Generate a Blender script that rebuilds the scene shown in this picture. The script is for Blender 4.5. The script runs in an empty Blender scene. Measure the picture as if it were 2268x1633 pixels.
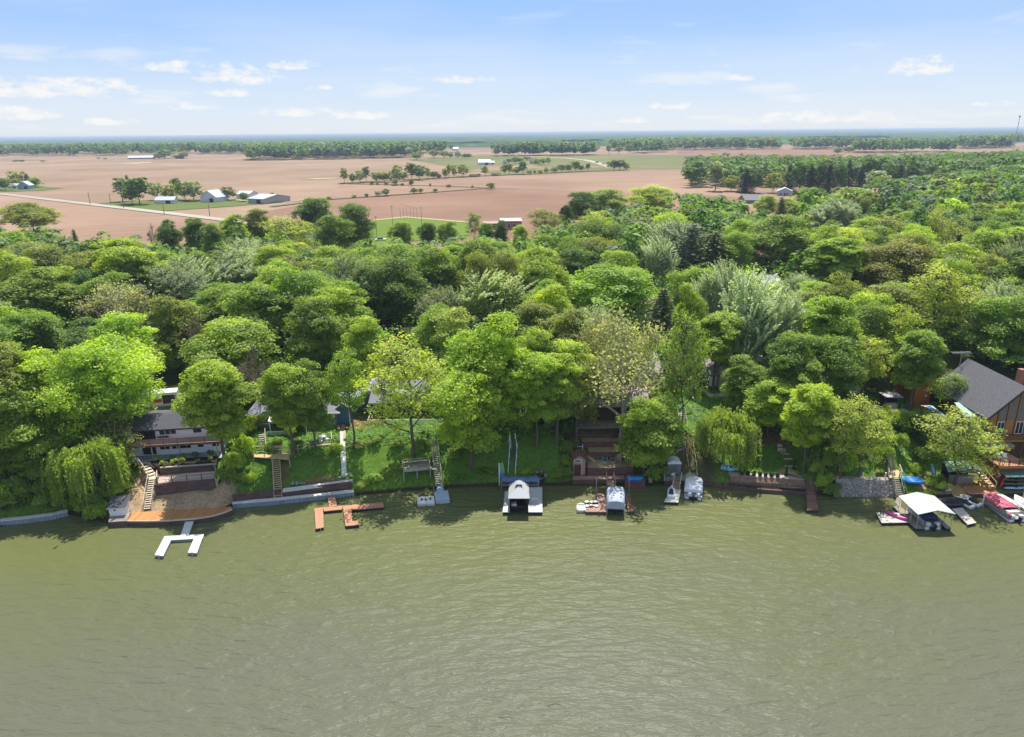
import bpy, math, random
import numpy as np
from mathutils import Vector, Matrix
from mathutils import noise as mnoise

# ------------------------------------------------------------------ camera, sky, sun, exposure
SC = bpy.context.scene
COL = SC.collection
R = math.radians
CAM_H, PITCH, ROLL, FPX = 50.0, 18.2, 0.55, 718.0
camd = bpy.data.cameras.new('camera'); cam = bpy.data.objects.new('camera', camd); COL.objects.link(cam)
camd.sensor_width = 36.0; camd.lens = 36.0*FPX/1024.0
camd.clip_start = 0.5; camd.clip_end = 60000
cam.matrix_world = Matrix.Translation((0, 0, CAM_H)) @ Matrix.Rotation(R(90-PITCH), 4, 'X') @ Matrix.Rotation(R(-ROLL), 4, 'Z')
SC.camera = cam

SUN_EL, SUN_AZ = 65.0, 8.0          # degrees; azimuth measured from +Y towards +X
world = bpy.data.worlds.new('World'); SC.world = world; world.use_nodes = True
wn, wl = world.node_tree.nodes, world.node_tree.links
wn.clear()
def wnode(t, **kw):
    n = wn.new(t)
    for k, v in kw.items(): setattr(n, k, v)
    return n
wout = wnode('ShaderNodeOutputWorld'); wbg = wnode('ShaderNodeBackground'); wbg.inputs['Strength'].default_value = 0.084
sky = wnode('ShaderNodeTexSky', sky_type='NISHITA', sun_disc=False, sun_elevation=R(SUN_EL), sun_rotation=R(SUN_AZ))
sky.altitude = 250; sky.air_density = 1.0; sky.dust_density = 0.3; sky.ozone_density = 2.2
CLOUDS = [(-28.8, 2.86, 3.6, 0.94), (-32.4, 2.71, 2.5, 0.94), (-32.9, 1.32, 2.7, 0.72), (-23.1, 4.31, 2.2, 0.54), (-19.4, 3.8, 3.4, 0.94), (-20.1, 2.74, 1.6, 0.43), (-15.8, 4.58, 2.1, 0.54), (-23.0, 1.84, 1.9, 0.47), (-15.8, 1.49, 2.9, 0.54), (-10.9, 1.22, 2.5, 0.5), (-3.3, 3.63, 2.7, 0.47), (28.0, 3.71, 2.0, 1.01), (22.4, 0.68, 5.0, 0.65), (16.1, 3.47, 1.6, 0.36), (12.2, 1.66, 1.9, 0.4), (-14.1, 3.17, 1.1, 0.32), (-28.0, 0.85, 1.8, 0.36), (32.4, 1.39, 1.4, 0.29), (9.2, 0.73, 1.4, 0.36)]
tc = wnode('ShaderNodeTexCoord')
sep = wnode('ShaderNodeSeparateXYZ'); wl.new(tc.outputs['Generated'], sep.inputs[0])
# the same sky all round: the Nishita sky blended with a hazier summer gradient (whitish low, blue above; zenith out of view raised for fill light)
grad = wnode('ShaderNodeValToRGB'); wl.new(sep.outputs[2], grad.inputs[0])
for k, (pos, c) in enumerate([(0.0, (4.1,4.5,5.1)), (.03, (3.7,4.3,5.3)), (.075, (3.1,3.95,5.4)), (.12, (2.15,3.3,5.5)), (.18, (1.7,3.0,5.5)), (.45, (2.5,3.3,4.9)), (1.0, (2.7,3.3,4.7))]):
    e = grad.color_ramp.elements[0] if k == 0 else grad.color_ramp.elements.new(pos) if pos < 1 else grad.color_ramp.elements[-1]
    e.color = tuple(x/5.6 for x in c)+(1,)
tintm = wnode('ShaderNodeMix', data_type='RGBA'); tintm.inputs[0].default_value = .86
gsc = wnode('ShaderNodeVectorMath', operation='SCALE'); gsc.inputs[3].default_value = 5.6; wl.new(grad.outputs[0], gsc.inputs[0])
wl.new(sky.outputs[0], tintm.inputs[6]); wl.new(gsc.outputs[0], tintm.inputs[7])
# clouds: noise over the cloud layer, seen in perspective (direction divided by its height)
def wmath(op, a=None, b=None, c=None, clamp=False):
    m = wnode('ShaderNodeMath', operation=op, use_clamp=clamp)
    for i, x in enumerate((a, b, c)):
        if x is None: continue
        if isinstance(x, (int, float)): m.inputs[i].default_value = x
        else: wl.new(x, m.inputs[i])
    return m.outputs[0]
zc = wmath('MAXIMUM', sep.outputs[2], 0.0)
az = wmath('ARCTAN2', sep.outputs[0], sep.outputs[1])
comb = wnode('ShaderNodeCombineXYZ')
wl.new(wmath('MULTIPLY', az, 6.5), comb.inputs[0])
wl.new(wmath('MULTIPLY', wmath('POWER', zc, 0.8), 27.0), comb.inputs[1])
nz = wnode('ShaderNodeTexNoise'); nz.inputs['Scale'].default_value = 1.0; nz.inputs['Detail'].default_value = 7; nz.inputs['Roughness'].default_value = 0.55
nz.inputs['Distortion'].default_value = 0.25
off = wnode('ShaderNodeVectorMath', operation='ADD'); off.inputs[1].default_value = (3.4, 11.7, 0.0)
wl.new(comb.outputs[0], off.inputs[0]); wl.new(off.outputs[0], nz.inputs['Vector'])
cov = wmath('MULTIPLY', wmath('SUBTRACT', nz.outputs[0], 0.56, clamp=True), 9.0, clamp=True)
# thin veils
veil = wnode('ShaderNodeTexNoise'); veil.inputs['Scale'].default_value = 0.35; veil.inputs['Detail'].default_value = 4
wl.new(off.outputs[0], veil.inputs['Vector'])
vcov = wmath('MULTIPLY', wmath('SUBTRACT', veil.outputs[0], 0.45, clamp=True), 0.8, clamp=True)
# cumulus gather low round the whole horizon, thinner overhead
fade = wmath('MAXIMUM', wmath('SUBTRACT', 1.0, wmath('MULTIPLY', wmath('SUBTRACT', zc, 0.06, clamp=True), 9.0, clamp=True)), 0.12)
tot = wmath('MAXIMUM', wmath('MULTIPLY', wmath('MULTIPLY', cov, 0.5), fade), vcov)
# the larger heaps: direction (azimuth, height) of each, in degrees, with its half width and half height
puff = wnode('ShaderNodeTexNoise'); puff.inputs['Scale'].default_value = 1.0; puff.inputs['Detail'].default_value = 6; puff.inputs['Roughness'].default_value = 0.62
cp = wnode('ShaderNodeCombineXYZ'); wl.new(wmath('MULTIPLY', az, 38.0), cp.inputs[0]); wl.new(wmath('MULTIPLY', zc, 75.0), cp.inputs[1]); wl.new(cp.outputs[0], puff.inputs['Vector'])
field = None
for (a0, e0, wa, we) in CLOUDS:
    dx = wmath('DIVIDE', wmath('SUBTRACT', az, R(a0)), R(wa)); dz = wmath('DIVIDE', wmath('SUBTRACT', zc, R(e0)), R(we)); dz = wmath('MAXIMUM', dz, wmath('MULTIPLY', dz, -2.0))
    g = wmath('SUBTRACT', 1.0, wmath('ADD', wmath('MULTIPLY', dx, dx), wmath('MULTIPLY', dz, dz))); field = g if field is None else wmath('MAXIMUM', field, g)
heap = wmath('MULTIPLY', wmath('ADD', wmath('MULTIPLY', field, 0.55), wmath('MULTIPLY', wmath('SUBTRACT', puff.outputs[0], 0.5), 3.4)), 1.5, clamp=True)
heap = wmath('MULTIPLY', heap, wmath('MULTIPLY', wmath('ADD', field, 0.5, clamp=True), 1.3, clamp=True))
tot = wmath('MAXIMUM', tot, wmath('MULTIPLY', heap, 0.92))
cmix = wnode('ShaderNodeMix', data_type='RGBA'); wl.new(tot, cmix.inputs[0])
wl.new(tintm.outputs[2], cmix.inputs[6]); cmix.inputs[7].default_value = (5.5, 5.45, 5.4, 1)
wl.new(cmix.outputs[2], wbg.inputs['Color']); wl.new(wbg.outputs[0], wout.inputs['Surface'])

sund = bpy.data.lights.new('sun', 'SUN'); sun = bpy.data.objects.new('sun', sund); COL.objects.link(sun)
sund.energy = 3.5; sund.angle = R(0.5); sund.color = (1.0, 0.95, 0.86)
sdir = Vector((math.sin(R(SUN_AZ))*math.cos(R(SUN_EL)), math.cos(R(SUN_AZ))*math.cos(R(SUN_EL)), math.sin(R(SUN_EL))))
sun.rotation_euler = sdir.to_track_quat('Z', 'Y').to_euler(); sun.location = (0, 150, 200)

SC.view_settings.view_transform = 'Standard'; SC.view_settings.look = 'None'
SC.view_settings.exposure = 1.05; SC.view_settings.gamma = 1.0; SC.view_settings.use_curve_mapping = False
SC.render.engine = 'CYCLES'
SC.cycles.use_denoising = True
SC.cycles.max_bounces = 9; SC.cycles.diffuse_bounces = 7; SC.cycles.transparent_max_bounces = 4; SC.cycles.volume_bounces = 0
SC.cycles.caustics_reflective = False; SC.cycles.caustics_refractive = False

# ------------------------------------------------------------------ measuring helpers
PS = 1024/2268.0
def ray(u, v):
    x, y = u*PS-512.0, 368.5-v*PS
    c, s = math.cos(R(ROLL)), math.sin(R(ROLL))
    X, Y = x*c+y*s, -x*s+y*c
    p = R(PITCH)
    return (X/FPX, math.cos(p)+Y/FPX*math.sin(p), -math.sin(p)+Y/FPX*math.cos(p))
def at(u, v, z=0.0):
    d = ray(u, v); t = (z-CAM_H)/d[2]
    return Vector((d[0]*t, d[1]*t, z))
def proj(x, y, z):
    p = R(PITCH); dz = z-CAM_H; fz = y*math.cos(p)-dz*math.sin(p); up = y*math.sin(p)+dz*math.cos(p)
    X, Y = FPX*x/fz, FPX*up/fz; c, s = math.cos(R(ROLL)), math.sin(R(ROLL))
    return ((X*c-Y*s+512)/PS, (368.5-(X*s+Y*c))/PS)
def on_ground(u, v, h=0.0):
    d = ray(u, v); t = 60.0
    while t < 30000:
        x, y, z = d[0]*t, d[1]*t, CAM_H+d[2]*t
        if z <= ground(x, y)+h: return Vector((x, y, z-h))
        t += max(0.15, t*0.002)
    return Vector((d[0]*t, d[1]*t, 7.0))

# ------------------------------------------------------------------ materials
MATS = {}
def mat(name, col, rough=0.8, spec=0.3, metal=0.0, var=0.18, vscale=1.5, bump=0.0, bscale=8.0, stretch=None, alpha=None):
    if name in MATS: return MATS[name]
    m = bpy.data.materials.new(name); m.use_nodes = True; MATS[name] = m
    n, l = m.node_tree.nodes, m.node_tree.links
    b = n['Principled BSDF']; b.inputs['Roughness'].default_value = rough
    b.inputs['Specular IOR Level'].default_value = spec; b.inputs['Metallic'].default_value = metal
    t = n.new('ShaderNodeTexCoord'); mp = n.new('ShaderNodeMapping'); l.new(t.outputs['Object'], mp.inputs[0])
    if stretch: mp.inputs['Scale'].default_value = stretch
    nz = n.new('ShaderNodeTexNoise'); nz.inputs['Scale'].default_value = vscale; nz.inputs['Detail'].default_value = 6; nz.inputs['Roughness'].default_value = 0.65
    l.new(mp.outputs[0], nz.inputs['Vector'])
    ramp = n.new('ShaderNodeValToRGB'); l.new(nz.outputs[0], ramp.inputs[0])
    c = np.array(col[:3])
    ramp.color_ramp.elements[0].position = 0.3; ramp.color_ramp.elements[1].position = 0.7
    ramp.color_ramp.elements[0].color = (*np.clip(c*(1-var), 0, 1), 1); ramp.color_ramp.elements[1].color = (*np.clip(c*(1+var), 0, 1), 1)
    l.new(ramp.outputs[0], b.inputs['Base Color'])
    if bump > 0:
        nb = n.new('ShaderNodeTexNoise'); nb.inputs['Scale'].default_value = bscale; nb.inputs['Detail'].default_value = 4
        l.new(mp.outputs[0], nb.inputs['Vector'])
        bp = n.new('ShaderNodeBump'); bp.inputs['Strength'].default_value = bump; bp.inputs['Distance'].default_value = 0.05
        l.new(nb.outputs[0], bp.inputs['Height']); l.new(bp.outputs[0], b.inputs['Normal'])
    return m
def striped(name, col, period=0.15, axis=0, gap=0.55, rough=0.75, var=0.25, spec=0.3, metal=0.0, gapw=0.12):
    """boards / ribs: each board its own shade, with a recessed dark joint (fine relief only)"""
    if name in MATS: return MATS[name]
    m = bpy.data.materials.new(name); m.use_nodes = True; MATS[name] = m
    n, l = m.node_tree.nodes, m.node_tree.links
    b = n['Principled BSDF']; b.inputs['Roughness'].default_value = rough; b.inputs['Specular IOR Level'].default_value = spec; b.inputs['Metallic'].default_value = metal
    t = n.new('ShaderNodeTexCoord'); sp = n.new('ShaderNodeSeparateXYZ'); l.new(t.outputs['Object'], sp.inputs[0])
    def mth(op, a, bb=None):
        q = n.new('ShaderNodeMath'); q.operation = op
        for i, x in enumerate((a, bb)):
            if x is None: continue
            if isinstance(x, (int, float)): q.inputs[i].default_value = x
            else: l.new(x, q.inputs[i])
        return q.outputs[0]
    q = mth('DIVIDE', sp.outputs[axis], period)
    fl = mth('FLOOR', q); fr = mth('FRACT', q)
    wn_ = n.new('ShaderNodeTexWhiteNoise'); wn_.noise_dimensions = '1D'; l.new(fl, wn_.inputs['W'])
    nz = n.new('ShaderNodeTexNoise'); nz.inputs['Scale'].default_value = 1.3; nz.inputs['Detail'].default_value = 5; l.new(t.outputs['Object'], nz.inputs['Vector'])
    sh = mth('ADD', mth('MULTIPLY', wn_.outputs['Value'], 0.5), mth('MULTIPLY', nz.outputs[0], 0.5))
    ramp = n.new('ShaderNodeValToRGB'); l.new(sh, ramp.inputs[0]); c = np.array(col[:3])
    ramp.color_ramp.elements[0].position = 0.15; ramp.color_ramp.elements[1].position = 0.85
    ramp.color_ramp.elements[0].color = (*np.clip(c*(1-var), 0, 1), 1); ramp.color_ramp.elements[1].color = (*np.clip(c*(1+var), 0, 1), 1)
    mx = n.new('ShaderNodeMix'); mx.data_type = 'RGBA'
    g = mth('LESS_THAN', fr, gapw); l.new(mth('MULTIPLY', g, gap), mx.inputs[0]); l.new(ramp.outputs[0], mx.inputs[6]); mx.inputs[7].default_value = (*(c*0.25), 1)
    l.new(mx.outputs[2], b.inputs['Base Color'])
    bp = n.new('ShaderNodeBump'); bp.inputs['Strength'].default_value = 0.4; bp.inputs['Distance'].default_value = 0.02
    l.new(mth('SUBTRACT', 1.0, g), bp.inputs['Height']); l.new(bp.outputs[0], b.inputs['Normal'])
    return m

# ------------------------------------------------------------------ mesh helpers
class MB:
    """collects shapes, builds ONE mesh object; several material slots allowed"""
    def __init__(s): s.v = []; s.f = []; s.m = []; s.mi = 0
    def slot(s, i): s.mi = i; return s
    def add(s, vs, fs):
        o = len(s.v); s.v += [tuple(p) for p in vs]
        for f in fs: s.f.append(tuple(o+i for i in f)); s.m.append(s.mi)
        return s
    def box(s, x0, x1, y0, y1, z0, z1):
        return s.add([(x0,y0,z0),(x1,y0,z0),(x1,y1,z0),(x0,y1,z0),(x0,y0,z1),(x1,y0,z1),(x1,y1,z1),(x0,y1,z1)],
                     [(0,3,2,1),(4,5,6,7),(0,1,5,4),(1,2,6,5),(2,3,7,6),(3,0,4,7)])
    def cbox(s, c, size, rz=0.0, rx=0.0):
        m = Matrix.Translation(c) @ Matrix.Rotation(rz, 4, 'Z') @ Matrix.Rotation(rx, 4, 'X')
        a, b, d = size[0]/2, size[1]/2, size[2]/2
        vs = [m @ Vector(p) for p in ((-a,-b,-d),(a,-b,-d),(a,b,-d),(-a,b,-d),(-a,-b,d),(a,-b,d),(a,b,d),(-a,b,d))]
        return s.add(vs, [(0,3,2,1),(4,5,6,7),(0,1,5,4),(1,2,6,5),(2,3,7,6),(3,0,4,7)])
    def beam(s, p, q, w, h=None, up=(0,0,1)):
        h = h or w; p, q = Vector(p), Vector(q); d = (q-p)
        if d.length < 1e-6: return s
        d.normalize(); u = Vector(up)
        if abs(d.dot(u)) > 0.98: u = Vector((0,1,0))
        a = d.cross(u).normalized()*(w/2); b = a.cross(d).normalized()*(h/2)
        vs = [p-a-b, p+a-b, p+a+b, p-a+b, q-a-b, q+a-b, q+a+b, q-a+b]
        return s.add(vs, [(0,1,2,3),(7,6,5,4),(0,4,5,1),(1,5,6,2),(2,6,7,3),(3,7,4,0)])
    def tube(s, p, q, r0, r1=None, n=8, caps=True):
        r1 = r0 if r1 is None else r1; p, q = Vector(p), Vector(q); d = q-p
        if d.length < 1e-6: return s
        d.normalize(); a = d.orthogonal().normalized(); b = d.cross(a)
        vs = []
        for c, r in ((p, r0), (q, r1)):
            for i in range(n):
                t = 2*math.pi*i/n; vs.append(c+a*(r*math.cos(t))+b*(r*math.sin(t)))
        fs = [(i, (i+1) % n, n+(i+1) % n, n+i) for i in range(n)]
        if caps: fs += [tuple(range(n-1, -1, -1)), tuple(range(n, 2*n))]
        return s.add(vs, fs)
    def path(s, pts, rs, n=8):
        rs = rs if isinstance(rs, (list, tuple)) else [rs]*len(pts)
        for i in range(len(pts)-1): s.tube(pts[i], pts[i+1], rs[i], rs[i+1], n)
        return s
    def prism(s, poly, z0, z1):
        """upright prism; z0,z1 number or list per corner"""
        n = len(poly); a = z0 if isinstance(z0, (list, tuple)) else [z0]*n; b = z1 if isinstance(z1, (list, tuple)) else [z1]*n
        vs = [(p[0], p[1], a[i]) for i, p in enumerate(poly)]+[(p[0], p[1], b[i]) for i, p in enumerate(poly)]
        area = sum(poly[i][0]*poly[(i+1) % n][1]-poly[(i+1) % n][0]*poly[i][1] for i in range(n))
        fs = [tuple(range(n-1, -1, -1)), tuple(range(n, 2*n))]+[(i, (i+1) % n, n+(i+1) % n, n+i) for i in range(n)]
        if area < 0: fs = [f[::-1] for f in fs]
        return s.add(vs, fs)
    def slab(s, vs, t):
        """thick sheet: polygon in space thickened by t downwards along its normal"""
        vs = [Vector(p) for p in vs]; n = (vs[1]-vs[0]).cross(vs[-1]-vs[0]).normalized()
        if n.z < 0: vs = vs[::-1]; n = -n
        k = len(vs); lo = [p-n*t for p in vs]
        return s.add(lo+vs, [tuple(range(k-1, -1, -1)), tuple(range(k, 2*k))]+[(i, (i+1) % k, k+(i+1) % k, k+i) for i in range(k)])
    def ell(s, c, r, nu=12, nv=7, noise=0.0, seed=0, zmin=-1.0):
        rnd = random.Random(seed); vs = []; fs = []
        for j in range(nv+1):
            ph = -math.pi/2+math.pi*j/nv
            for i in range(nu):
                th = 2*math.pi*i/nu; k = 1+(rnd.random()-.5)*2*noise
                vs.append((c[0]+r[0]*k*math.cos(ph)*math.cos(th), c[1]+r[1]*k*math.cos(ph)*math.sin(th), c[2]+r[2]*k*max(zmin, math.sin(ph))))
        for j in range(nv):
            for i in range(nu): fs.append((j*nu+i, j*nu+(i+1) % nu, (j+1)*nu+(i+1) % nu, (j+1)*nu+i))
        return s.add(vs, fs)
    def loft(s, rings, closed=True, caps=True):
        n = len(rings[0]); vs = [p for r in rings for p in r]; fs = []
        for j in range(len(rings)-1):
            for i in range(n if closed else n-1):
                fs.append((j*n+i, j*n+(i+1) % n, (j+1)*n+(i+1) % n, (j+1)*n+i))
        if caps and closed: fs += [tuple(range(n-1, -1, -1)), tuple(range((len(rings)-1)*n, len(rings)*n))]
        return s.add(vs, fs)
    def build(s, name, m, parent=None, smooth=False, loc=None, rz=0.0):
        me = bpy.data.meshes.new(name); me.from_pydata(s.v, [], s.f)
        for x in (m if isinstance(m, (list, tuple)) else [m]): me.materials.append(x)
        if any(s.m): me.polygons.foreach_set('material_index', s.m)
        if smooth: me.polygons.foreach_set('use_smooth', [True]*len(s.f))
        me.update()
        o = bpy.data.objects.new(name, me); COL.objects.link(o)
        if parent: o.parent = parent
        if loc is not None: o.location = loc
        if rz: o.rotation_euler = (0, 0, rz)
        return o
def tag(o, label=None, cat=None, group=None, kind=None):
    if label: o['label'] = label
    if cat: o['category'] = cat
    if group: o['group'] = group
    if kind: o['kind'] = kind
    return o
def thing(name, label, cat, loc=(0,0,0), rz=0.0, group=None):
    o = bpy.data.objects.new(name, None); o.empty_display_size = 0.3; COL.objects.link(o)
    o.location = loc; o.rotation_euler = (0, 0, rz)
    return tag(o, label, cat, group)
def struct(o): o['kind'] = 'structure'; return o
def copy_tree(o, parent=None):
    c = o.copy(); COL.objects.link(c)
    if parent: c.parent = parent
    for ch in list(o.children): copy_tree(ch, c)
    return c
def raw_mesh(name, v, f_quads, m, tint=None, smooth=False):
    """fast numpy mesh of quads (or triangles); tint: one value per face"""
    me = bpy.data.meshes.new(name); k = f_quads.shape[1]; nf = len(f_quads)
    me.vertices.add(len(v)); me.vertices.foreach_set('co', np.asarray(v, np.float32).ravel())
    me.loops.add(nf*k); me.loops.foreach_set('vertex_index', np.asarray(f_quads, np.int32).ravel())
    me.polygons.add(nf); me.polygons.foreach_set('loop_start', np.arange(nf, dtype=np.int32)*k)
    if tint is not None:
        a = me.attributes.new('tint', 'FLOAT', 'FACE'); a.data.foreach_set('value', np.asarray(tint, np.float32))
    me.materials.append(m); me.update(calc_edges=True)
    if smooth: me.polygons.foreach_set('use_smooth', np.ones(nf, bool))
    return me
# ------------------------------------------------------------------ the land: shore line and bank profile
_shore = [(0,1166),(70,1153),(150,1137),(205,1150),(240,1159),(330,1160),(400,1157),(470,1148),(515,1122),(783,1099),(800,1096),(900,1087),(1000,1080),(1100,1076),(1250,1075),(1440,1074),(1540,1074),(1700,1086),(1785,1091),(1830,1096),(1990,1099),(2090,1102),(2180,1100),(2268,1100)]
_sx = []; _sy = []
for _u, _v in _shore:
    _p = at(_u, _v, 0.0); _sx.append(_p.x); _sy.append(_p.y)
_sx = [-30000, -400, -110]+_sx+[100, 400, 30000]; _sy = [60, 60, 80]+_sy+[89, 70, 70]
def shore(x): return np.interp(x, _sx, _sy)
DS = [-6, -1.0, -0.35, 0.0, 0.5, 1.0, 1.5, 2, 3, 4, 5, 6, 7, 8, 9, 10, 12, 15, 20, 30, 60]
def _prof(pts): return [np.interp(d, [p[0] for p in pts], [p[1] for p in pts]) for d in DS]
P_NAT = [(-6,-1.5),(-1,-.6),(-.35,-.12),(0,.06),(.5,.45),(4,3.1),(8,5.9),(15,6.5),(30,7),(60,7)]
P_ONE = [(-6,-1.5),(-1,-.8),(-.35,-.6),(0,.5),(2,.62),(4.3,1.8),(6,2.0),(7.2,2.3),(8,3.2),(9.7,4.2),(12,4.3),(20,4.6),(30,7),(60,7)]
P_TWO = [(-6,-1.5),(-1,-.8),(-.35,-.6),(0,.5),(1.3,.6),(1.6,1.6),(3,2.05),(7,4.3),(9,5.3),(12,6.0),(20,6.6),(30,7),(60,7)]
P_TER = [(-6,-1.5),(-1,-.8),(-.35,-.6),(0,.5),(2,.8),(4,1.6),(6,2.9),(9,4.6),(14,6.0),(30,7),(60,7)]
P_LOW = [(-6,-1.5),(-1,-.6),(-.35,-.2),(0,.15),(1.2,1.1),(2.5,1.6),(6,2.3),(9,4.2),(14,6.2),(30,7),(60,7)]
P_LOG = [(-6,-1.5),(-1,-.6),(-.35,-.2),(0,.1),(.6,.5),(2,.8),(5,1.4),(8,3.2),(12,5.2),(16,6.2),(30,7),(60,7)]
_zones = [(-1000,P_NAT),(0,P_NAT),(140,P_NAT),(200,P_NAT),(272,P_ONE),(488,P_ONE),(530,P_TWO),(775,P_TWO),(795,P_NAT),(1240,P_NAT),(1268,P_TER),(1440,P_TER),(1480,P_NAT),(1545,P_NAT),(1600,P_LOW),(1790,P_LOW),(1835,P_NAT),(1985,P_NAT),(2060,P_LOG),(2268,P_LOG),(3200,P_LOG)]
_zx = [at(u, 1090, 0.0).x for u, _ in _zones]; _zp = np.array([_prof(p) for _, p in _zones])
def ground(x, y):
    x = min(max(x, _zx[0]+.01), _zx[-1]-.01)
    i = int(np.searchsorted(_zx, x))-1; t = (x-_zx[i])/(_zx[i+1]-_zx[i])
    d = y-float(shore(x)); z = np.interp(d, DS, _zp[i]*(1-t)+_zp[i+1]*t)
    if 0.6 < d < 60: z += 0.10*math.sin(x*1.1+y*0.7)*math.sin(x*0.37-y*0.9)*min(1, d/3)*(1-max(0, d-40)/20 if d > 40 else 1)
    return float(z)
# soil / mulch / lawn patches on the bank: (centre x, y, half size x, y, colour) in metres
GRASS = (0.095, 0.180, 0.026); DUFF = (0.048, 0.066, 0.02); SAND = (0.37, 0.265, 0.17); DIRT = (0.20, 0.125, 0.075); LAWN = (0.075, 0.15, 0.02)
def _pt(u, v, z): p = at(u, v, z); return (p.x, p.y)
_patch = []
def patch(u, v, z, hx, hy, c, k=1.0): x, y = _pt(u, v, z); _patch.append((x, y, hx, hy, c, k))
patch(325,1090,1.5,2.2,7,SAND); patch(430,1118,1.3,6.5,3.2,SAND); patch(345,1050,3.4,2.4,3,SAND); patch(300,1120,1.2,2.0,2,SAND); patch(492,1100,1.5,1.6,3,SAND)
patch(575,1090,2.0,2.0,1.6,DIRT); patch(640,1088,2.0,2.2,1.4,DIRT); patch(720,1068,2.1,3.6,1.8,DIRT); patch(622,1060,2.4,.9,3,DIRT,.7)
patch(815,935,6,3.6,2.4,DIRT); patch(800,900,6.4,2,3,DIRT,.6)
patch(1195,1045,2,1.0,1.0,(0.03,0.024,0.018)); 
patch(1330,990,3,5.5,9,DIRT,.8)
patch(1690,1072,1.2,10,1.6,(0.20,0.14,0.10)); patch(1700,985,3.6,4.5,3.0,(0.13,0.075,0.05)); patch(1745,1050,1.8,1.8,2.6,SAND,.8); patch(1650,1060,1.6,4,1.2,DIRT,.6)
patch(1780,1082,1.4,3.5,1.6,DIRT,.8); patch(1545,1000,4,3,5,(0.10,0.075,0.045),.8); patch(1960,1075,1,1.2,1.5,DIRT,.7)
patch(2095,1080,.6,4.0,2.2,SAND); patch(2070,1060,1.5,2.5,2,DIRT,.6); patch(2230,1050,1.5,5,4,DIRT,.7)
patch(1690,1020,2.2,5.5,2.6,LAWN); patch(1080,880,6.5,10,6,LAWN,.8); patch(930,860,7,12,8,(0.16,0.22,0.05),.8); patch(900,815,7,18,6,(0.17,0.22,0.05),.8)
patch(30,1020,5,6,2,(0.4,0.33,0.27)); patch(90,985,6,3,1,(0.4,0.36,0.32))
def ground_color(x, y, d):
    n = mnoise.noise((x*.13, y*.13, 1.7))*.5+mnoise.noise((x*.5, y*.5, 4.2))*.35
    if d < 26: c = np.array(GRASS)*(1+n*.5)+np.array((.02,.0,.0))*max(0, n)
    else: c = np.array(DUFF)*(1+n*.6)
    w26 = min(1, max(0, (d-18)/12)); c = c*(1-w26)+np.array(DUFF)*(1+n*.5)*w26
    for px, py, hx, hy, pc, k in _patch:
        q = math.hypot((x-px)/hx, (y-py)/hy)+n*.35
        if q < 1.15:
            w = k*min(1, max(0, (1.15-q)/.3)); c = c*(1-w)+np.array(pc)*(1+n*.25)*w
    if d < 0.35: c = np.array((.045,.04,.022))
    return c
def build_ground():
    xs = list(np.arange(-84, 90, 0.55)); s = 0.8; x = 90
    left = []; 
    while x < 26000: xs.append(x); s *= 1.28; x += s
    s = .8; x = -84.8
    while x > -26000: left.append(x); s *= 1.28; x -= s
    xs = np.array(left[::-1]+xs)
    ds = [-6, -1, -.35, 0, .25, .5, .9, 1.3]; d = 1.8
    while d < 32: ds.append(d); d += .5
    s = .7
    while d < 30000: ds.append(d); s *= 1.25; d += s
    nx, nd = len(xs), len(ds); V = np.zeros((nd, nx, 3)); C = np.ones((nd, nx, 4)); sy = shore(xs)
    for j, dd in enumerate(ds):
        for i, xx in enumerate(xs):
            yy = sy[i]+dd if dd < 200 else (sy[i]*(1-min(1, (dd-200)/800))+90*min(1, (dd-200)/800))+dd
            V[j, i] = (xx, yy, ground(xx, yy) if dd < 61 else 7.0); 
            if -100 < xx < 110 and dd < 90: C[j, i, :3] = ground_color(xx, yy, dd)
            else: C[j, i, :3] = DUFF if dd > 20 else GRASS
    idx = np.arange(nd*nx).reshape(nd, nx)
    f = np.stack([idx[:-1, :-1], idx[:-1, 1:], idx[1:, 1:], idx[1:, :-1]], -1).reshape(-1, 4)
    m = bpy.data.materials.new('ground'); m.use_nodes = True; n, l = m.node_tree.nodes, m.node_tree.links
    b = n['Principled BSDF']; b.inputs['Roughness'].default_value = .95; b.inputs['Specular IOR Level'].default_value = .1
    a = n.new('ShaderNodeAttribute'); a.attribute_name = 'earth'
    t = n.new('ShaderNodeTexCoord'); nz = n.new('ShaderNodeTexNoise'); nz.inputs['Scale'].default_value = 2.2; nz.inputs['Detail'].default_value = 8; nz.inputs['Roughness'].default_value = .75
    l.new(t.outputs['Object'], nz.inputs['Vector'])
    rp = n.new('ShaderNodeValToRGB'); l.new(nz.outputs[0], rp.inputs[0])
    rp.color_ramp.elements[0].position = .3; rp.color_ramp.elements[0].color = (.45,.47,.42,1); rp.color_ramp.elements[1].position = .72; rp.color_ramp.elements[1].color = (1.5,1.45,1.35,1)
    mx = n.new('ShaderNodeMix'); mx.data_type = 'RGBA'; mx.blend_type = 'MULTIPLY'; mx.inputs[0].default_value = 1
    l.new(a.outputs['Color'], mx.inputs[6]); l.new(rp.outputs[0], mx.inputs[7]); l.new(mx.outputs[2], b.inputs['Base Color'])
    bp = n.new('ShaderNodeBump'); bp.inputs['Strength'].default_value = .6; bp.inputs['Distance'].default_value = .15; l.new(nz.outputs[0], bp.inputs['Height']); l.new(bp.outputs[0], b.inputs['Normal'])
    me = raw_mesh('ground', V.reshape(-1, 3), f, m, smooth=True)
    ca = me.color_attributes.new('earth', 'FLOAT_COLOR', 'POINT'); ca.data.foreach_set('color', C.reshape(-1, 4).astype(np.float32).ravel())
    o = bpy.data.objects.new('ground', me); COL.objects.link(o); struct(o)
build_ground()

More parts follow.
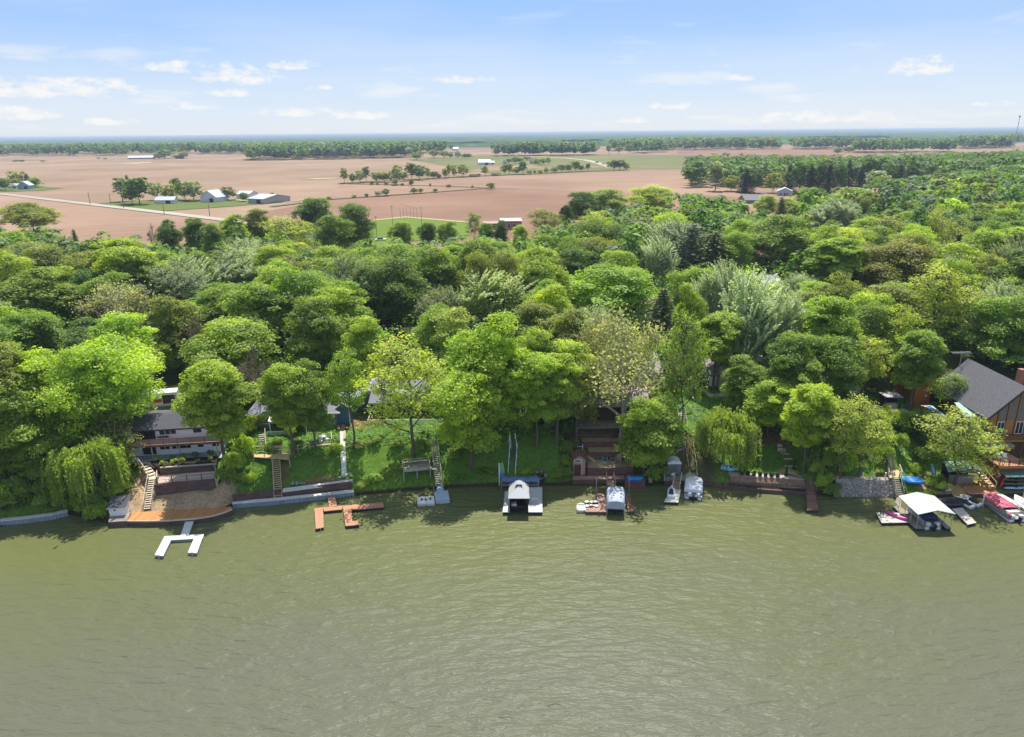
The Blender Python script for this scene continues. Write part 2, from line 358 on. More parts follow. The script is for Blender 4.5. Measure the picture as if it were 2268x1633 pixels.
# ------------------------------------------------------------------ water: murky olive lake with wind ripples
def build_water():
    m = bpy.data.materials.new('lake_water'); m.use_nodes = True; n, l = m.node_tree.nodes, m.node_tree.links
    b = n['Principled BSDF']; b.inputs['Roughness'].default_value = .36; b.inputs['IOR'].default_value = 1.33; b.inputs['Specular IOR Level'].default_value = .2
    g = n.new('ShaderNodeNewGeometry')
    def noise(scale, det, stretch, rot, rough=.55, dist=0.0):
        mp = n.new('ShaderNodeMapping'); mp.inputs['Scale'].default_value = stretch; mp.inputs['Rotation'].default_value = (0, 0, rot)
        l.new(g.outputs['Position'], mp.inputs[0]); q = n.new('ShaderNodeTexNoise'); q.inputs['Scale'].default_value = scale; q.inputs['Detail'].default_value = det
        q.inputs['Roughness'].default_value = rough; q.inputs['Distortion'].default_value = dist; l.new(mp.outputs[0], q.inputs['Vector']); return q.outputs[0]
    def mth(op, a, c=None, clamp=False):
        q = n.new('ShaderNodeMath'); q.operation = op; q.use_clamp = clamp
        for i, x in enumerate((a, c)):
            if x is None: continue
            if isinstance(x, (int, float)): q.inputs[i].default_value = x
            else: l.new(x, q.inputs[i])
        return q.outputs[0]
    # ripples: short crests lying mostly across the view, running slightly down to the right
    r1 = noise(.85, 3, (0.42, 1.25, 1), R(-24), .5, .3)
    r2 = noise(3.4, 3, (0.5, 1.2, 1), R(14), .55)
    r3 = noise(0.32, 2, (0.5, 1.1, 1), R(-32), .5)
    amp = mth('ADD', mth('MULTIPLY', noise(.035, 3, (1, 1, 1), 0), 1.3), .15)
    hgt = mth('MULTIPLY', mth('ADD', mth('ADD', mth('MULTIPLY', r1, 1.0), mth('MULTIPLY', r2, .2)), mth('MULTIPLY', r3, .5)), amp)
    bp = n.new('ShaderNodeBump'); bp.inputs['Strength'].default_value = 1.0; bp.inputs['Distance'].default_value = .5; l.new(hgt, bp.inputs['Height']); l.new(bp.outputs[0], b.inputs['Normal'])
    # greener towards the shore, sky reflection painted grey into open water, noise patches
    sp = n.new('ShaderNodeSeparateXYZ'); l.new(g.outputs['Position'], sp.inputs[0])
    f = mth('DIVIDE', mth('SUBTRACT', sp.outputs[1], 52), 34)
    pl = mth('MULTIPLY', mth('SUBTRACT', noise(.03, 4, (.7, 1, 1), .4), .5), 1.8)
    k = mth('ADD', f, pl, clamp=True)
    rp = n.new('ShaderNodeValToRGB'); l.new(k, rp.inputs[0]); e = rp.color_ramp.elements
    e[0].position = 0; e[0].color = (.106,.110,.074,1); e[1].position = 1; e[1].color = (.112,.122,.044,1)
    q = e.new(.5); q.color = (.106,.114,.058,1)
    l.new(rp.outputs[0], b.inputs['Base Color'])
    V = np.array([(-9000,-600,0),(9000,-600,0),(9000,130,0),(-9000,130,0)], float)
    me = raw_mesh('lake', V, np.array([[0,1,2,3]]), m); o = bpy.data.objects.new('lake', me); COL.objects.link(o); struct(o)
build_water()

# ------------------------------------------------------------------ farmland beyond the woods (sheets over the plain)
def soil_mat(name, a, c, rot, row=0.22):
    m = bpy.data.materials.new(name); m.use_nodes = True; n, l = m.node_tree.nodes, m.node_tree.links
    b = n['Principled BSDF']; b.inputs['Roughness'].default_value = .95; b.inputs['Specular IOR Level'].default_value = .05
    g = n.new('ShaderNodeNewGeometry'); mp = n.new('ShaderNodeMapping'); mp.inputs['Rotation'].default_value = (0, 0, rot); l.new(g.outputs['Position'], mp.inputs[0])
    n1 = n.new('ShaderNodeTexNoise'); n1.inputs['Scale'].default_value = .006; n1.inputs['Detail'].default_value = 8; n1.inputs['Roughness'].default_value = .6; l.new(mp.outputs[0], n1.inputs['Vector'])
    mp2 = n.new('ShaderNodeMapping'); mp2.inputs['Scale'].default_value = (.012, .35, 1); l.new(mp.outputs[0], mp2.inputs[0])
    n2 = n.new('ShaderNodeTexNoise'); n2.inputs['Scale'].default_value = 1; n2.inputs['Detail'].default_value = 6; n2.inputs['Roughness'].default_value = .7; l.new(mp2.outputs[0], n2.inputs['Vector'])
    ad = n.new('ShaderNodeMath'); ad.operation = 'ADD'; l.new(n1.outputs[0], ad.inputs[0])
    ml = n.new('ShaderNodeMath'); ml.operation = 'MULTIPLY'; ml.inputs[1].default_value = .6; l.new(n2.outputs[0], ml.inputs[0]); l.new(ml.outputs[0], ad.inputs[1])
    rp = n.new('ShaderNodeValToRGB'); l.new(ad.outputs[0], rp.inputs[0]); e = rp.color_ramp.elements
    e[0].position = .62; e[0].color = (*a, 1); e[1].position = .98; e[1].color = (*c, 1)
    l.new(rp.outputs[0], b.inputs['Base Color']); return m
SOIL_A = soil_mat('field_soil_tan', (0.197,0.133,0.088), (0.315,0.224,0.153), R(8))
SOIL_B = soil_mat('field_soil_red', (0.178,0.106,0.072), (0.280,0.176,0.123), R(-14))
SOIL_C = soil_mat('field_soil_pink', (0.202,0.130,0.088), (0.321,0.217,0.153), R(-10))
GREEN_F = soil_mat('meadow_grass', (.12,.13,.05), (.18,.175,.08), R(4))
LAWN_F = soil_mat('mown_lawn', (.085,.12,.03), (.12,.15,.045), R(30))
SPORT_F = soil_mat('sports_turf', (.105,.165,.026), (.135,.19,.034), R(20))
STRAW_F = soil_mat('dry_stubble', (.36,.29,.17), (.45,.37,.23), R(2))
ROADM = soil_mat('pale_road', (.31,.28,.22), (.38,.345,.28), R(30))
HEDGE_F = soil_mat('rough_verge', (.10,.09,.04), (.17,.15,.07), R(0))
def sheet(name, uv, lvl, m, kind='structure'):
    p = [at(u, v, 7.0) for u, v in uv]; z = 7.0+lvl*.06
    me = bpy.data.meshes.new(name); me.from_pydata([(q.x, q.y, z) for q in p], [], [tuple(range(len(p)))]); me.materials.append(m)
    if me.polygons[0].normal.z < 0: me.flip_normals()
    o = bpy.data.objects.new(name, me); COL.objects.link(o); o['kind'] = kind; return o
def strip(name, uv, w, lvl, m):
    p = [at(u, v, 7.0) for u, v in uv]; z = 7.0+lvl*.06; L = []; Rr = []
    for i, q in enumerate(p):
        a = p[max(0, i-1)]; c = p[min(len(p)-1, i+1)]; d = (c-a); d.z = 0; d.normalize(); nrm = Vector((-d.y, d.x, 0))*w/2
        L.append((q.x+nrm.x, q.y+nrm.y, z)); Rr.append((q.x-nrm.x, q.y-nrm.y, z))
    k = len(p); me = bpy.data.meshes.new(name); me.from_pydata(L+Rr, [], [(i, i+1, k+i+1, k+i) for i in range(k-1)]); me.materials.append(m)
    if me.polygons[0].normal.z < 0: me.flip_normals()
    o = bpy.data.objects.new(name, me); COL.objects.link(o); o['kind'] = 'structure'; return o
_m = bpy.data.meshes.new('farmland'); _m.from_pydata([(-2600,255,7.06),(2600,255,7.06),(3600,2300,7.06),(-3600,2300,7.06)], [], [(0,1,2,3)]); _m.materials.append(SOIL_A)
_o = bpy.data.objects.new('farmland_ground', _m); COL.objects.link(_o); struct(_o)
sheet('field_terrain', [(540,478),(725,443),(1095,417),(1480,430),(1650,440),(1700,520),(1300,560),(600,560),(420,560)], 2, SOIL_B)
sheet('field_terrain', [(755,406),(1060,392),(1390,377),(1640,385),(1640,438),(1480,431),(1095,416.5),(725,442)], 3, SOIL_C)
sheet('field_terrain', [(-300,432),(0,432),(250,462),(495,489),(700,516),(560,560),(-400,600)], 2, SOIL_C)
sheet('meadow_ground', [(900,352),(1040,345),(1340,342),(1545,344),(1700,352),(1640,374),(1390,375),(1100,388),(1030,375)], 4, GREEN_F)
sheet('meadow_ground', [(1512,356),(1900,346),(2268,338),(2268,346),(1900,362),(1512,367)], 6, GREEN_F)
sheet('field_terrain', [(1085,368),(1180,366),(1210,372),(1030,382)], 5, SOIL_A)
sheet('field_terrain', [(1230,368),(1300,366),(1340,371),(1180,376)], 5, SOIL_A)
sheet('lawn_ground', [(217,451),(268,446),(330,444),(483,441),(560,441),(627,449),(470,461),(367,468),(283,461)], 5, LAWN_F)
sheet('lawn_ground', [(-80,426),(-80,405),(60,408),(110,415),(140,417),(90,423),(0,426)], 5, LAWN_F)
sheet('sports_lawn', [(826,490),(898,483),(1040,495),(1040,522),(824,545),(700,545),(790,505)], 5, SPORT_F)
sheet('field_terrain', [(831,487.5),(898,480.5),(1046,493),(1044,495),(898,483),(826,490)], 6, STRAW_F)
sheet('field_terrain', [(250,363),(330,359),(345,360),(300,363.5)], 6, STRAW_F)
sheet('field_terrain', [(670,396),(740,394.5),(752,396),(700,398)], 6, STRAW_F)
strip('farm_road', [(-400,385),(-120,415),(0,430),(120,444),(250,459),(380,474),(495,488),(640,507)], 7.5, 7, ROADM)
strip('highway_road', [(1120,343),(1184,347),(1250,350.5),(1298,355),(1330,363),(1356,372)], 13, 7, ROADM)
strip('lane_path', [(495,440),(560,448),(640,447.5),(700,441)], 3, 7, ROADM)
strip('hedge_verge_ground', [(600,459),(725,443),(900,431),(1095,416.5)], 5, 8, HEDGE_F)
strip('hedge_verge_ground', [(748,407),(900,411),(1000,413.5),(1095,418)], 5, 8, HEDGE_F)
strip('hedge_verge_ground', [(755,406.5),(1000,393),(1390,377)], 9, 8, HEDGE_F)
strip('hedge_verge_ground', [(-60,358),(0,357),(110,355)], 12, 8, HEDGE_F)
sheet('field_terrain', [(1500,331),(1990,330),(1990,340),(1500,352)], 3, SOIL_B)

for _q in ([(1755,331),(1945,329),(1945,322),(1755,323)], [(2080,330),(2310,325),(2310,319),(2080,322)], [(870,331),(1090,330),(1090,327),(870,328)], [(1230,329),(1340,328),(1340,325),(1230,326)]): sheet('field_terrain', _q, 9, SOIL_A)
# ------------------------------------------------------------------ trees: crowns of leaf-sized faces on limbs
def leaf_mat(name, attr=None, trans=.6):
    m = bpy.data.materials.new(name); m.use_nodes = True; n, l = m.node_tree.nodes, m.node_tree.links; n.clear()
    out = n.new('ShaderNodeOutputMaterial')
    if attr:
        src = n.new('ShaderNodeAttribute'); src.attribute_name = attr; col = src.outputs['Color']
    else:
        src = n.new('ShaderNodeObjectInfo'); col = src.outputs['Color']
    ti = n.new('ShaderNodeAttribute'); ti.attribute_name = 'tint'
    hs = n.new('ShaderNodeHueSaturation'); l.new(col, hs.inputs['Color'])
    mr = n.new('ShaderNodeMapRange'); mr.inputs[1].default_value = 0; mr.inputs[2].default_value = 1; mr.inputs[3].default_value = 1.3; mr.inputs[4].default_value = 3.0
    l.new(ti.outputs['Fac'], mr.inputs[0]); l.new(mr.outputs[0], hs.inputs['Value'])
    mh = n.new('ShaderNodeMapRange'); mh.inputs[1].default_value = 0; mh.inputs[2].default_value = 1; mh.inputs[3].default_value = .518; mh.inputs[4].default_value = .487
    l.new(ti.outputs['Fac'], mh.inputs[0]); l.new(mh.outputs[0], hs.inputs['Hue'])
    d = n.new('ShaderNodeBsdfDiffuse'); t = n.new('ShaderNodeBsdfTranslucent'); gl = n.new('ShaderNodeBsdfGlossy'); gl.inputs['Roughness'].default_value = .55
    l.new(hs.outputs[0], d.inputs[0])
    tm = n.new('ShaderNodeMix'); tm.data_type = 'RGBA'; tm.blend_type = 'MULTIPLY'; tm.inputs[0].default_value = 1; tm.inputs[7].default_value = (1.35, 1.3, .7, 1)
    l.new(hs.outputs[0], tm.inputs[6]); l.new(tm.outputs[2], t.inputs[0])
    m1 = n.new('ShaderNodeMixShader'); m1.inputs[0].default_value = trans; l.new(d.outputs[0], m1.inputs[1]); l.new(t.outputs[0], m1.inputs[2])
    m2 = n.new('ShaderNodeMixShader'); m2.inputs[0].default_value = .035; l.new(m1.outputs[0], m2.inputs[1]); l.new(gl.outputs[0], m2.inputs[2])
    l.new(m2.outputs[0], out.inputs[0]); return m
LEAF = leaf_mat('leaves'); LEAF_STUFF = leaf_mat('wood_leaves', 'shade_of_green'); NEEDLE = leaf_mat('needles', None, .12)
BARK = mat('bark', (.13,.105,.08), .9, .1, var=.35, vscale=6, bump=.5, bscale=14)
BARK_PALE = mat('pale_bark', (.36,.31,.24), .9, .1, var=.35, vscale=3)
TWIG = mat('bare_twigs', (.25,.19,.14), .9, .1, var=.25)

def rnd_dirs(rng, n):
    v = rng.normal(size=(n, 3)); return v/np.linalg.norm(v, axis=1, keepdims=True)
def quads(c, nrm, size, rng, aspect=.75, along=None):
    """one leaf quad per centre; along: preferred long axis"""
    n = len(c); t = rnd_dirs(rng, n) if along is None else along+rnd_dirs(rng, n)*.35
    a = t-nrm*np.sum(t*nrm, 1, keepdims=True); a /= np.maximum(np.linalg.norm(a, axis=1, keepdims=True), 1e-6); b = np.cross(nrm, a)
    s = np.asarray(size).reshape(-1, 1)*.5; a = a*s; b = b*s*aspect
    V = np.stack([c-a-b*.6, c+a*.15-b, c+a+b*.5, c-a*.2+b], 1).reshape(-1, 3)
    return V, np.arange(4*n).reshape(n, 4)
def tube_path(pts, rs, n=6):
    """verts, quads of a tapered bent tube"""
    pts = [np.asarray(p, float) for p in pts]; V = []; Fq = []
    for i, p in enumerate(pts):
        d = pts[min(i+1, len(pts)-1)]-pts[max(i-1, 0)]; d = d/max(np.linalg.norm(d), 1e-6)
        u = np.array((1., 0, 0)) if abs(d[2]) > .7 else np.array((0, 0, 1.)); a = np.cross(d, u); a /= np.linalg.norm(a); b = np.cross(d, a)
        for k in range(n):
            t = 2*math.pi*k/n; V.append(p+rs[i]*(a*math.cos(t)+b*math.sin(t)))
    for i in range(len(pts)-1):
        for k in range(n): Fq.append((i*n+k, i*n+(k+1) % n, (i+1)*n+(k+1) % n, (i+1)*n+k))
    return np.array(V), np.array(Fq)
class Limbs:
    def __init__(s): s.V = []; s.F = []; s.o = 0
    def add(s, pts, rs, n=6):
        v, f = tube_path(pts, rs, n); s.V.append(v); s.F.append(f+s.o); s.o += len(v)
    def curve(s, p, q, r0, r1, rng, sag=.15, n=5, seg=4):
        p, q = np.asarray(p, float), np.asarray(q, float); L = np.linalg.norm(q-p); pts = []
        w = rng.normal(size=3)*L*.06
        for i in range(seg+1):
            t = i/seg; x = p*(1-t)+q*t+np.array((0, 0, -1))*L*sag*(4*t*(1-t))*.5+w*math.sin(math.pi*t); pts.append(x)
        s.add(pts, [r0*(1-i/seg)+r1*(i/seg) for i in range(seg+1)], n)
    def mesh(s, name, m): return raw_mesh(name, np.concatenate(s.V), np.concatenate(s.F), m, smooth=True)

def broadleaf(seed, H, Rr, base, nl=10, ncl=30, nlf=62, leaf=.34, flat=.55, lobe=(.34,.5), strand=0.0, thin=1.0, bark=None, branchy=.35, tr=.22, topple=0.0, spread=.62):
    """crown mesh and limb mesh of one broad-leaved tree in metres; H height, Rr crown radius, base clear stem height"""
    rng = np.random.default_rng(seed); cz = (base+H)/2; hz = (H-base)/2; lobes = []
    for k in range(nl):
        ph = 2.39996*k+rng.uniform(-.4, .4); zz = -0.85+1.75*(k+.5)/nl; rr = math.sqrt(max(0.02, 1-abs(zz)**(1.7 if zz > 0 else 4.0)))*(1 if zz > -.3 else .9)
        c = np.array((math.cos(ph)*rr*Rr*spread*rng.uniform(.6, 1.3), math.sin(ph)*rr*Rr*spread*rng.uniform(.6, 1.3), cz+zz*hz*.8+rng.uniform(-.13, .13)*hz))
        lobes.append((c, Rr*rng.uniform(lobe[0]*.75, lobe[1]*1.05)))
    lobes.append((np.array((rng.normal()*.1*Rr, rng.normal()*.1*Rr, H-hz*.30)), Rr*.36)); lobes.append((np.array((0, 0, cz)), Rr*.5))
    P = []; N = []; T = []
    for k, (c, r) in enumerate(lobes):
        d = rnd_dirs(rng, int(ncl*(r/(Rr*.42))**2*thin)+1); d[:, 2] = np.where(d[:, 2] < -.35, -d[:, 2]*.8, d[:, 2]); pts = c+d*r*np.array((1, 1, .85))*rng.uniform(.8, 1.06, (len(d), 1))
        keep = np.ones(len(d), bool)
        for j, (c2, r2) in enumerate(lobes):
            if j != k: keep &= np.linalg.norm((pts-c2)/np.array((1, 1, .85)), axis=1) > r2*.86
        keep &= pts[:, 2] > base*.75
        P.append(pts[keep]); N.append(d[keep]); T.append(np.full(keep.sum(), rng.uniform(.3, .7)))
    P = np.concatenate(P); N = np.concatenate(N); T = np.concatenate(T)+rng.normal(size=len(P))*.13
    nc = len(P); rc = Rr*.105*rng.uniform(.6, 1.45, nc)
    # a cluster of leaves round every twig end
    m = np.repeat(np.arange(nc), nlf); g = rng.normal(size=(len(m), 3)); g /= np.maximum(1, np.linalg.norm(g, axis=1, keepdims=True)/1.6)
    off = g*rc[m][:, None]*np.array((1, 1, flat))
    if strand > 0:
        ax = N+np.array((0, 0, .9)); ax /= np.linalg.norm(ax, axis=1, keepdims=True)
        off = off*.42+ax[m]*(g[:, :1]*rc[m][:, None]*strand)
    C = P[m]+off
    nn = N[m]*.55+np.array((0, 0, .55))+rnd_dirs(rng, len(m))*.55; nn /= np.linalg.norm(nn, axis=1, keepdims=True)
    tv = np.clip(T[m]+rng.normal(size=len(m))*.09, 0, 1); sz = leaf*rng.uniform(.6, 1.35, len(m))
    # loose leaves inside so that the crown is not hollow
    ni = int(len(m)*.12*thin); di = rnd_dirs(rng, ni)*rng.uniform(.2, .8, (ni, 1))**.5; Ci = np.array((0, 0, cz))+di*np.array((Rr*.8, Rr*.8, hz*.85))
    C = np.concatenate([C, Ci]); nn = np.concatenate([nn, rnd_dirs(rng, ni)]); tv = np.concatenate([tv, rng.uniform(.2, .6, ni)]); sz = np.concatenate([sz, np.full(ni, leaf*1.5)])
    V, F = quads(C, nn, sz, rng, along=None)
    crown = raw_mesh('crown', V, F, LEAF, tv)
    Lb = Limbs(); top = np.array((rng.normal()*.05*Rr, rng.normal()*.05*Rr, cz+hz*.35)); fork = base+.25*hz
    Lb.curve((0, 0, -.4), (top[0]*.5, top[1]*.5, fork), tr*H/16*1.15, tr*H/16*.8, rng, 0, 8, 4)
    Lb.curve((top[0]*.5, top[1]*.5, fork), top, tr*H/16*.8, tr*.3, rng, 0, 6, 4)
    for c, r in lobes[:nl+1]:
        z0 = max(base*.8, min(c[2]-r*1.1, cz+hz*.2)); t = min(1, max(0, z0/top[2])); s0 = np.array((top[0]*t, top[1]*t, z0))
        Lb.curve(s0, c, tr*.55*r/(Rr*.4), tr*.25, rng, .12, 5, 4)
        near = np.where(np.linalg.norm(P-c, axis=1) < r*1.3)[0]; rng.shuffle(near)
        for i in near[:int(len(near)*branchy)]: Lb.curve(c, P[i]+N[i]*rc[i]*.3, tr*.2, .025, rng, .05, 3, 2)
    return crown, Lb.mesh('trunk', bark or BARK)

def bare_tree(seed, H, Rr, base, bark, leaf_n=0, leaf=.3, twig_m=None):
    """branching tree with few or no leaves; crown = twigs"""
    rng = np.random.default_rng(seed); Lb = Limbs(); ends = []
    def grow(p, d, L, r, lev):
        q = p+d*L; Lb.curve(p, q, r, r*.6, rng, -.06 if lev else 0, 6 if lev < 2 else 4, 3); 
        if lev >= 3: ends.append((q, d)); return
        for k in range(4 if lev else 6):
            e = d*.75+rnd_dirs(rng, 1)[0]*.75+np.array((0, 0, .22)); e *= np.array((Rr/4.2, Rr/4.2, 1)); e /= np.linalg.norm(e)
            s = p+d*L*rng.uniform(.45, 1.0); grow(s, e, L*rng.uniform(.55, .78), r*.5, lev+1)
    grow(np.array((0, 0, -.3)), np.array((0, 0, 1.)), H*.36, .26*H/16, 0)
    E = np.array([e[0] for e in ends]); D = np.array([e[1] for e in ends])
    nt = 12; m = np.repeat(np.arange(len(E)), nt); dd = D[m]*.8+rnd_dirs(rng, len(m))*.8+np.array((0, 0, .2)); dd /= np.linalg.norm(dd, axis=1, keepdims=True)
    L = H*.07*rng.uniform(.5, 1.2, (len(m), 1)); st = E[m]-D[m]*rng.uniform(0, 1.2, (len(m), 1)); side = np.cross(dd, rnd_dirs(rng, len(m))); side /= np.linalg.norm(side, axis=1, keepdims=True)
    V = np.stack([st-side*.03, st+side*.03, st+dd*L+side*.012, st+dd*L-side*.012], 1).reshape(-1, 3); F = np.arange(len(V)).reshape(-1, 4)
    if leaf_n:
        m2 = np.repeat(np.arange(len(E)), leaf_n); C = E[m2]+rng.normal(size=(len(m2), 3))*H*.04; nn = rnd_dirs(rng, len(m2))*.7+np.array((0, 0, .6)); nn /= np.linalg.norm(nn, axis=1, keepdims=True)
        V2, F2 = quads(C, nn, leaf*rng.uniform(.6, 1.3, len(m2)), rng); t2 = np.clip(.5+rng.normal(size=len(m2))*.22, 0, 1)
        crown = raw_mesh('crown', V2, F2, LEAF, t2)
        Vt = np.concatenate(Lb.V+[V]); Ft = np.concatenate(Lb.F+[F+Lb.o]); return crown, raw_mesh('trunk', Vt, Ft, bark)
    return raw_mesh('crown', V, F, twig_m or TWIG), Lb.mesh('trunk', bark)

def willow(seed, H, Rr):
    rng = np.random.default_rng(seed); Lb = Limbs(); C = []; T = []; A = []
    Lb.curve((0, 0, -.3), (.2, 0, H*.45), .32, .22, rng, 0, 8, 3)
    for k in range(16):
        a = 2.4*k+rng.uniform(-.3, .3); rr = Rr*rng.uniform(.3, .85); q = np.array((math.cos(a)*rr, math.sin(a)*rr, H*rng.uniform(.68, .95)*(1-.25*(rr/Rr)**2)))
        Lb.curve((.2, 0, H*.42), q, .13, .04, rng, -.2, 5, 4)
        for j in range(42):
            s = q+rng.normal(size=3)*np.array((1, 1, .35))*Rr*.17; L = rng.uniform(.25, .65)*H*(1-.2*rr/Rr); n = int(L*11); t = np.linspace(0, 1, n)[:, None]; out = np.array((math.cos(a), math.sin(a), 0))
            pts = s+out*(t**.5)*Rr*.16-np.array((0, 0, 1.))*(t**1.5)*L+rng.normal(size=(n, 3))*.09; C.append(pts); T.append(np.full(n, rng.uniform(.25, .75))); A.append(np.tile(np.array((out[0]*.3, out[1]*.3, -1.)), (n, 1)))
    C = np.concatenate(C); T = np.concatenate(T); A = np.concatenate(A); k = C[:, 2] > .25; C, T, A = C[k], T[k], A[k]
    nn = rnd_dirs(rng, len(C))+np.array((0, 0, .35)); nn /= np.linalg.norm(nn, axis=1, keepdims=True)
    V, F = quads(C, nn, .36*rng.uniform(.6, 1.3, len(C)), rng, .42, A)
    return raw_mesh('crown', V, F, LEAF, np.clip(T+rng.normal(size=len(C))*.12, 0, 1)), Lb.mesh('trunk', BARK)

def conifer(seed, H, Rr, base=.8, dense=1.0, pine=False):
    rng = np.random.default_rng(seed); Lb = Limbs(); C = []; N = []; A = []; T = []
    Lb.add([(0, 0, -.3), (0, 0, H*.5), (0, 0, H)], [.22*H/15, .13*H/15, .02], 7)
    nw = int(H*1.5); 
    for w in range(nw):
        t = w/nw; z = base+(H-base)*t; r = Rr*((1-t)**(.75 if not pine else .5))*rng.uniform(.82, 1.1)+.15
        if pine: r *= rng.uniform(.6, 1.1)
        nb = 9 if not pine else 6
        for b in range(nb):
            a = 2*math.pi*(b+rng.uniform(-.25, .25))/nb+w*.7; L = r*rng.uniform(.8, 1.1); n = max(3, int(L*16*dense)); tt = rng.uniform(.12, 1, n)[:, None]
            d = np.array((math.cos(a), math.sin(a), 0)); droop = (.28 if not pine else -.05)
            pts = np.array((0, 0, z))+d*L*tt-np.array((0, 0, 1))*droop*L*tt**1.4+rng.normal(size=(n, 3))*np.array((.18, .18, .1))*(1.35-tt)*(1.6 if pine else 1)
            C.append(pts); A.append(np.tile(d, (n, 1))); N.append(np.tile(np.array((d[0]*.4, d[1]*.4, .85)), (n, 1))); T.append(np.full(n, rng.uniform(.3, .7)))
            if b % 2 == 0: Lb.add([(0, 0, z), tuple(np.array((0, 0, z))+d*L*.8-np.array((0, 0, droop*L*.7)))], [.05, .015], 4)
    C, N, A, T = map(np.concatenate, (C, N, A, T)); N = N+rnd_dirs(rng, len(C))*.6; N /= np.linalg.norm(N, axis=1, keepdims=True)
    V, F = quads(C, N, .46*rng.uniform(.6, 1.4, len(C)), rng, .4, A)
    return raw_mesh('crown', V, F, NEEDLE, np.clip(T+rng.normal(size=len(C))*.15, 0, 1)), Lb.mesh('trunk', BARK)

def bush(seed, H, Rr, n=1500, leaf=.3):
    rng = np.random.default_rng(seed); nb = 9; ctr = np.stack([rng.normal(size=nb)*Rr*.42, rng.normal(size=nb)*Rr*.42, rng.uniform(.3, .7, nb)*H], 1); m = rng.integers(0, nb, n); d = rnd_dirs(rng, n); d[:, 2] = np.abs(d[:, 2])*.9-.15
    C = ctr[m]+d*np.array((Rr*.45, Rr*.45, H*.42))*rng.uniform(.6, 1.05, (n, 1)); C[:, 2] = np.maximum(C[:, 2], .05); nn = d*.6+np.array((0, 0, .5))+rnd_dirs(rng, n)*.7; nn /= np.linalg.norm(nn, axis=1, keepdims=True)
    V, F = quads(C, nn, leaf*rng.uniform(.6, 1.3, n), rng); t = np.clip(rng.uniform(.3, .7, nb)[m]+rng.normal(size=n)*.13, 0, 1)
    Lb = Limbs()
    for k in range(nb): Lb.curve((0, 0, -.15), ctr[k], .05, .015, rng, 0, 4, 2)
    return raw_mesh('foliage', V, F, LEAF, t), Lb.mesh('stem', BARK)

PROTO = {
 'maple':   [broadleaf(11, 18, 6.0, 1.4, nl=15, ncl=34, nlf=62), broadleaf(12, 18, 6.0, 1.2, nl=17, ncl=34, nlf=62, lobe=(.28,.46))],
 'round':   [broadleaf(21, 15, 6.2, .8, nl=14, ncl=38, nlf=62, lobe=(.34,.46), leaf=.33), broadleaf(22, 15, 6.2, 1.0, nl=19, ncl=36, nlf=62, lobe=(.26,.40), leaf=.33)],
 'tall':    [broadleaf(31, 20, 4.6, 4.5, nl=17, ncl=34, nlf=62, lobe=(.36,.56), leaf=.33), broadleaf(32, 20, 4.8, 5.5, nl=15, ncl=34, nlf=62, lobe=(.34,.6), leaf=.33)],
 'wide':    [broadleaf(41, 17, 7.8, 1.2, nl=18, ncl=36, nlf=62, lobe=(.25,.40), leaf=.36), broadleaf(42, 17, 7.8, 1.4, nl=14, ncl=38, nlf=62, lobe=(.28,.44), leaf=.36)],
 'silver':  [broadleaf(51, 17, 7.0, 3.0, nl=18, ncl=40, nlf=62, lobe=(.24,.40), leaf=.32, strand=1.5), broadleaf(52, 18, 6.4, 3.4, nl=16, ncl=40, nlf=62, lobe=(.28,.46), leaf=.32, strand=1.7)],
 'airy':    [broadleaf(61, 15, 6.2, 3.8, nl=15, ncl=24, nlf=30, lobe=(.28,.46), leaf=.32, thin=.8, branchy=.9), broadleaf(62, 17, 5.0, 5.0, nl=14, ncl=22, nlf=30, lobe=(.3,.5), leaf=.32, thin=.75, branchy=.9)],
 'sycamore':[bare_tree(71, 16, 6.2, 4, BARK_PALE, 40, .32), bare_tree(72, 17, 6.8, 4, BARK_PALE, 72, .32)],
 'bare':    [bare_tree(81, 13, 4.4, 3, TWIG)],
 'willow':  [willow(91, 8.5, 4.6), willow(92, 9, 5)],
 'spruce':  [conifer(101, 16, 3.6, dense=1.2), conifer(102, 16, 4.0, dense=1.2)],
 'pine':    [conifer(111, 17, 4.2, 3.0, 1.1, True)],
 'bush':    [bush(121, 2.4, 2.0), bush(122, 2.0, 2.4, 1700)],
 'far':     [broadleaf(131, 14, 6, 2.2, nl=10, ncl=14, nlf=11, leaf=.95), broadleaf(132, 16, 5.4, 2.6, nl=10, ncl=14, nlf=11, leaf=.95), broadleaf(133, 12, 6.2, 1.8, nl=12, ncl=12, nlf=11, leaf=.95, lobe=(.26,.42))],
}
def _ext(k):
    zs, rs = [], []
    for crown, trunk in PROTO[k]:
        v = np.empty(len(crown.vertices)*3, np.float32); crown.vertices.foreach_get('co', v); v = v.reshape(-1, 3); zs.append(np.percentile(v[:, 2], 99.5)); rs.append(np.percentile(np.hypot(v[:, 0], v[:, 1]), 95))
    return float(np.mean(zs)), float(np.mean(rs))
_E = {k: _ext(k) for k in PROTO}; HGT = {k: e[0] for k, e in _E.items()}; RAD = {k: e[1] for k, e in _E.items()}
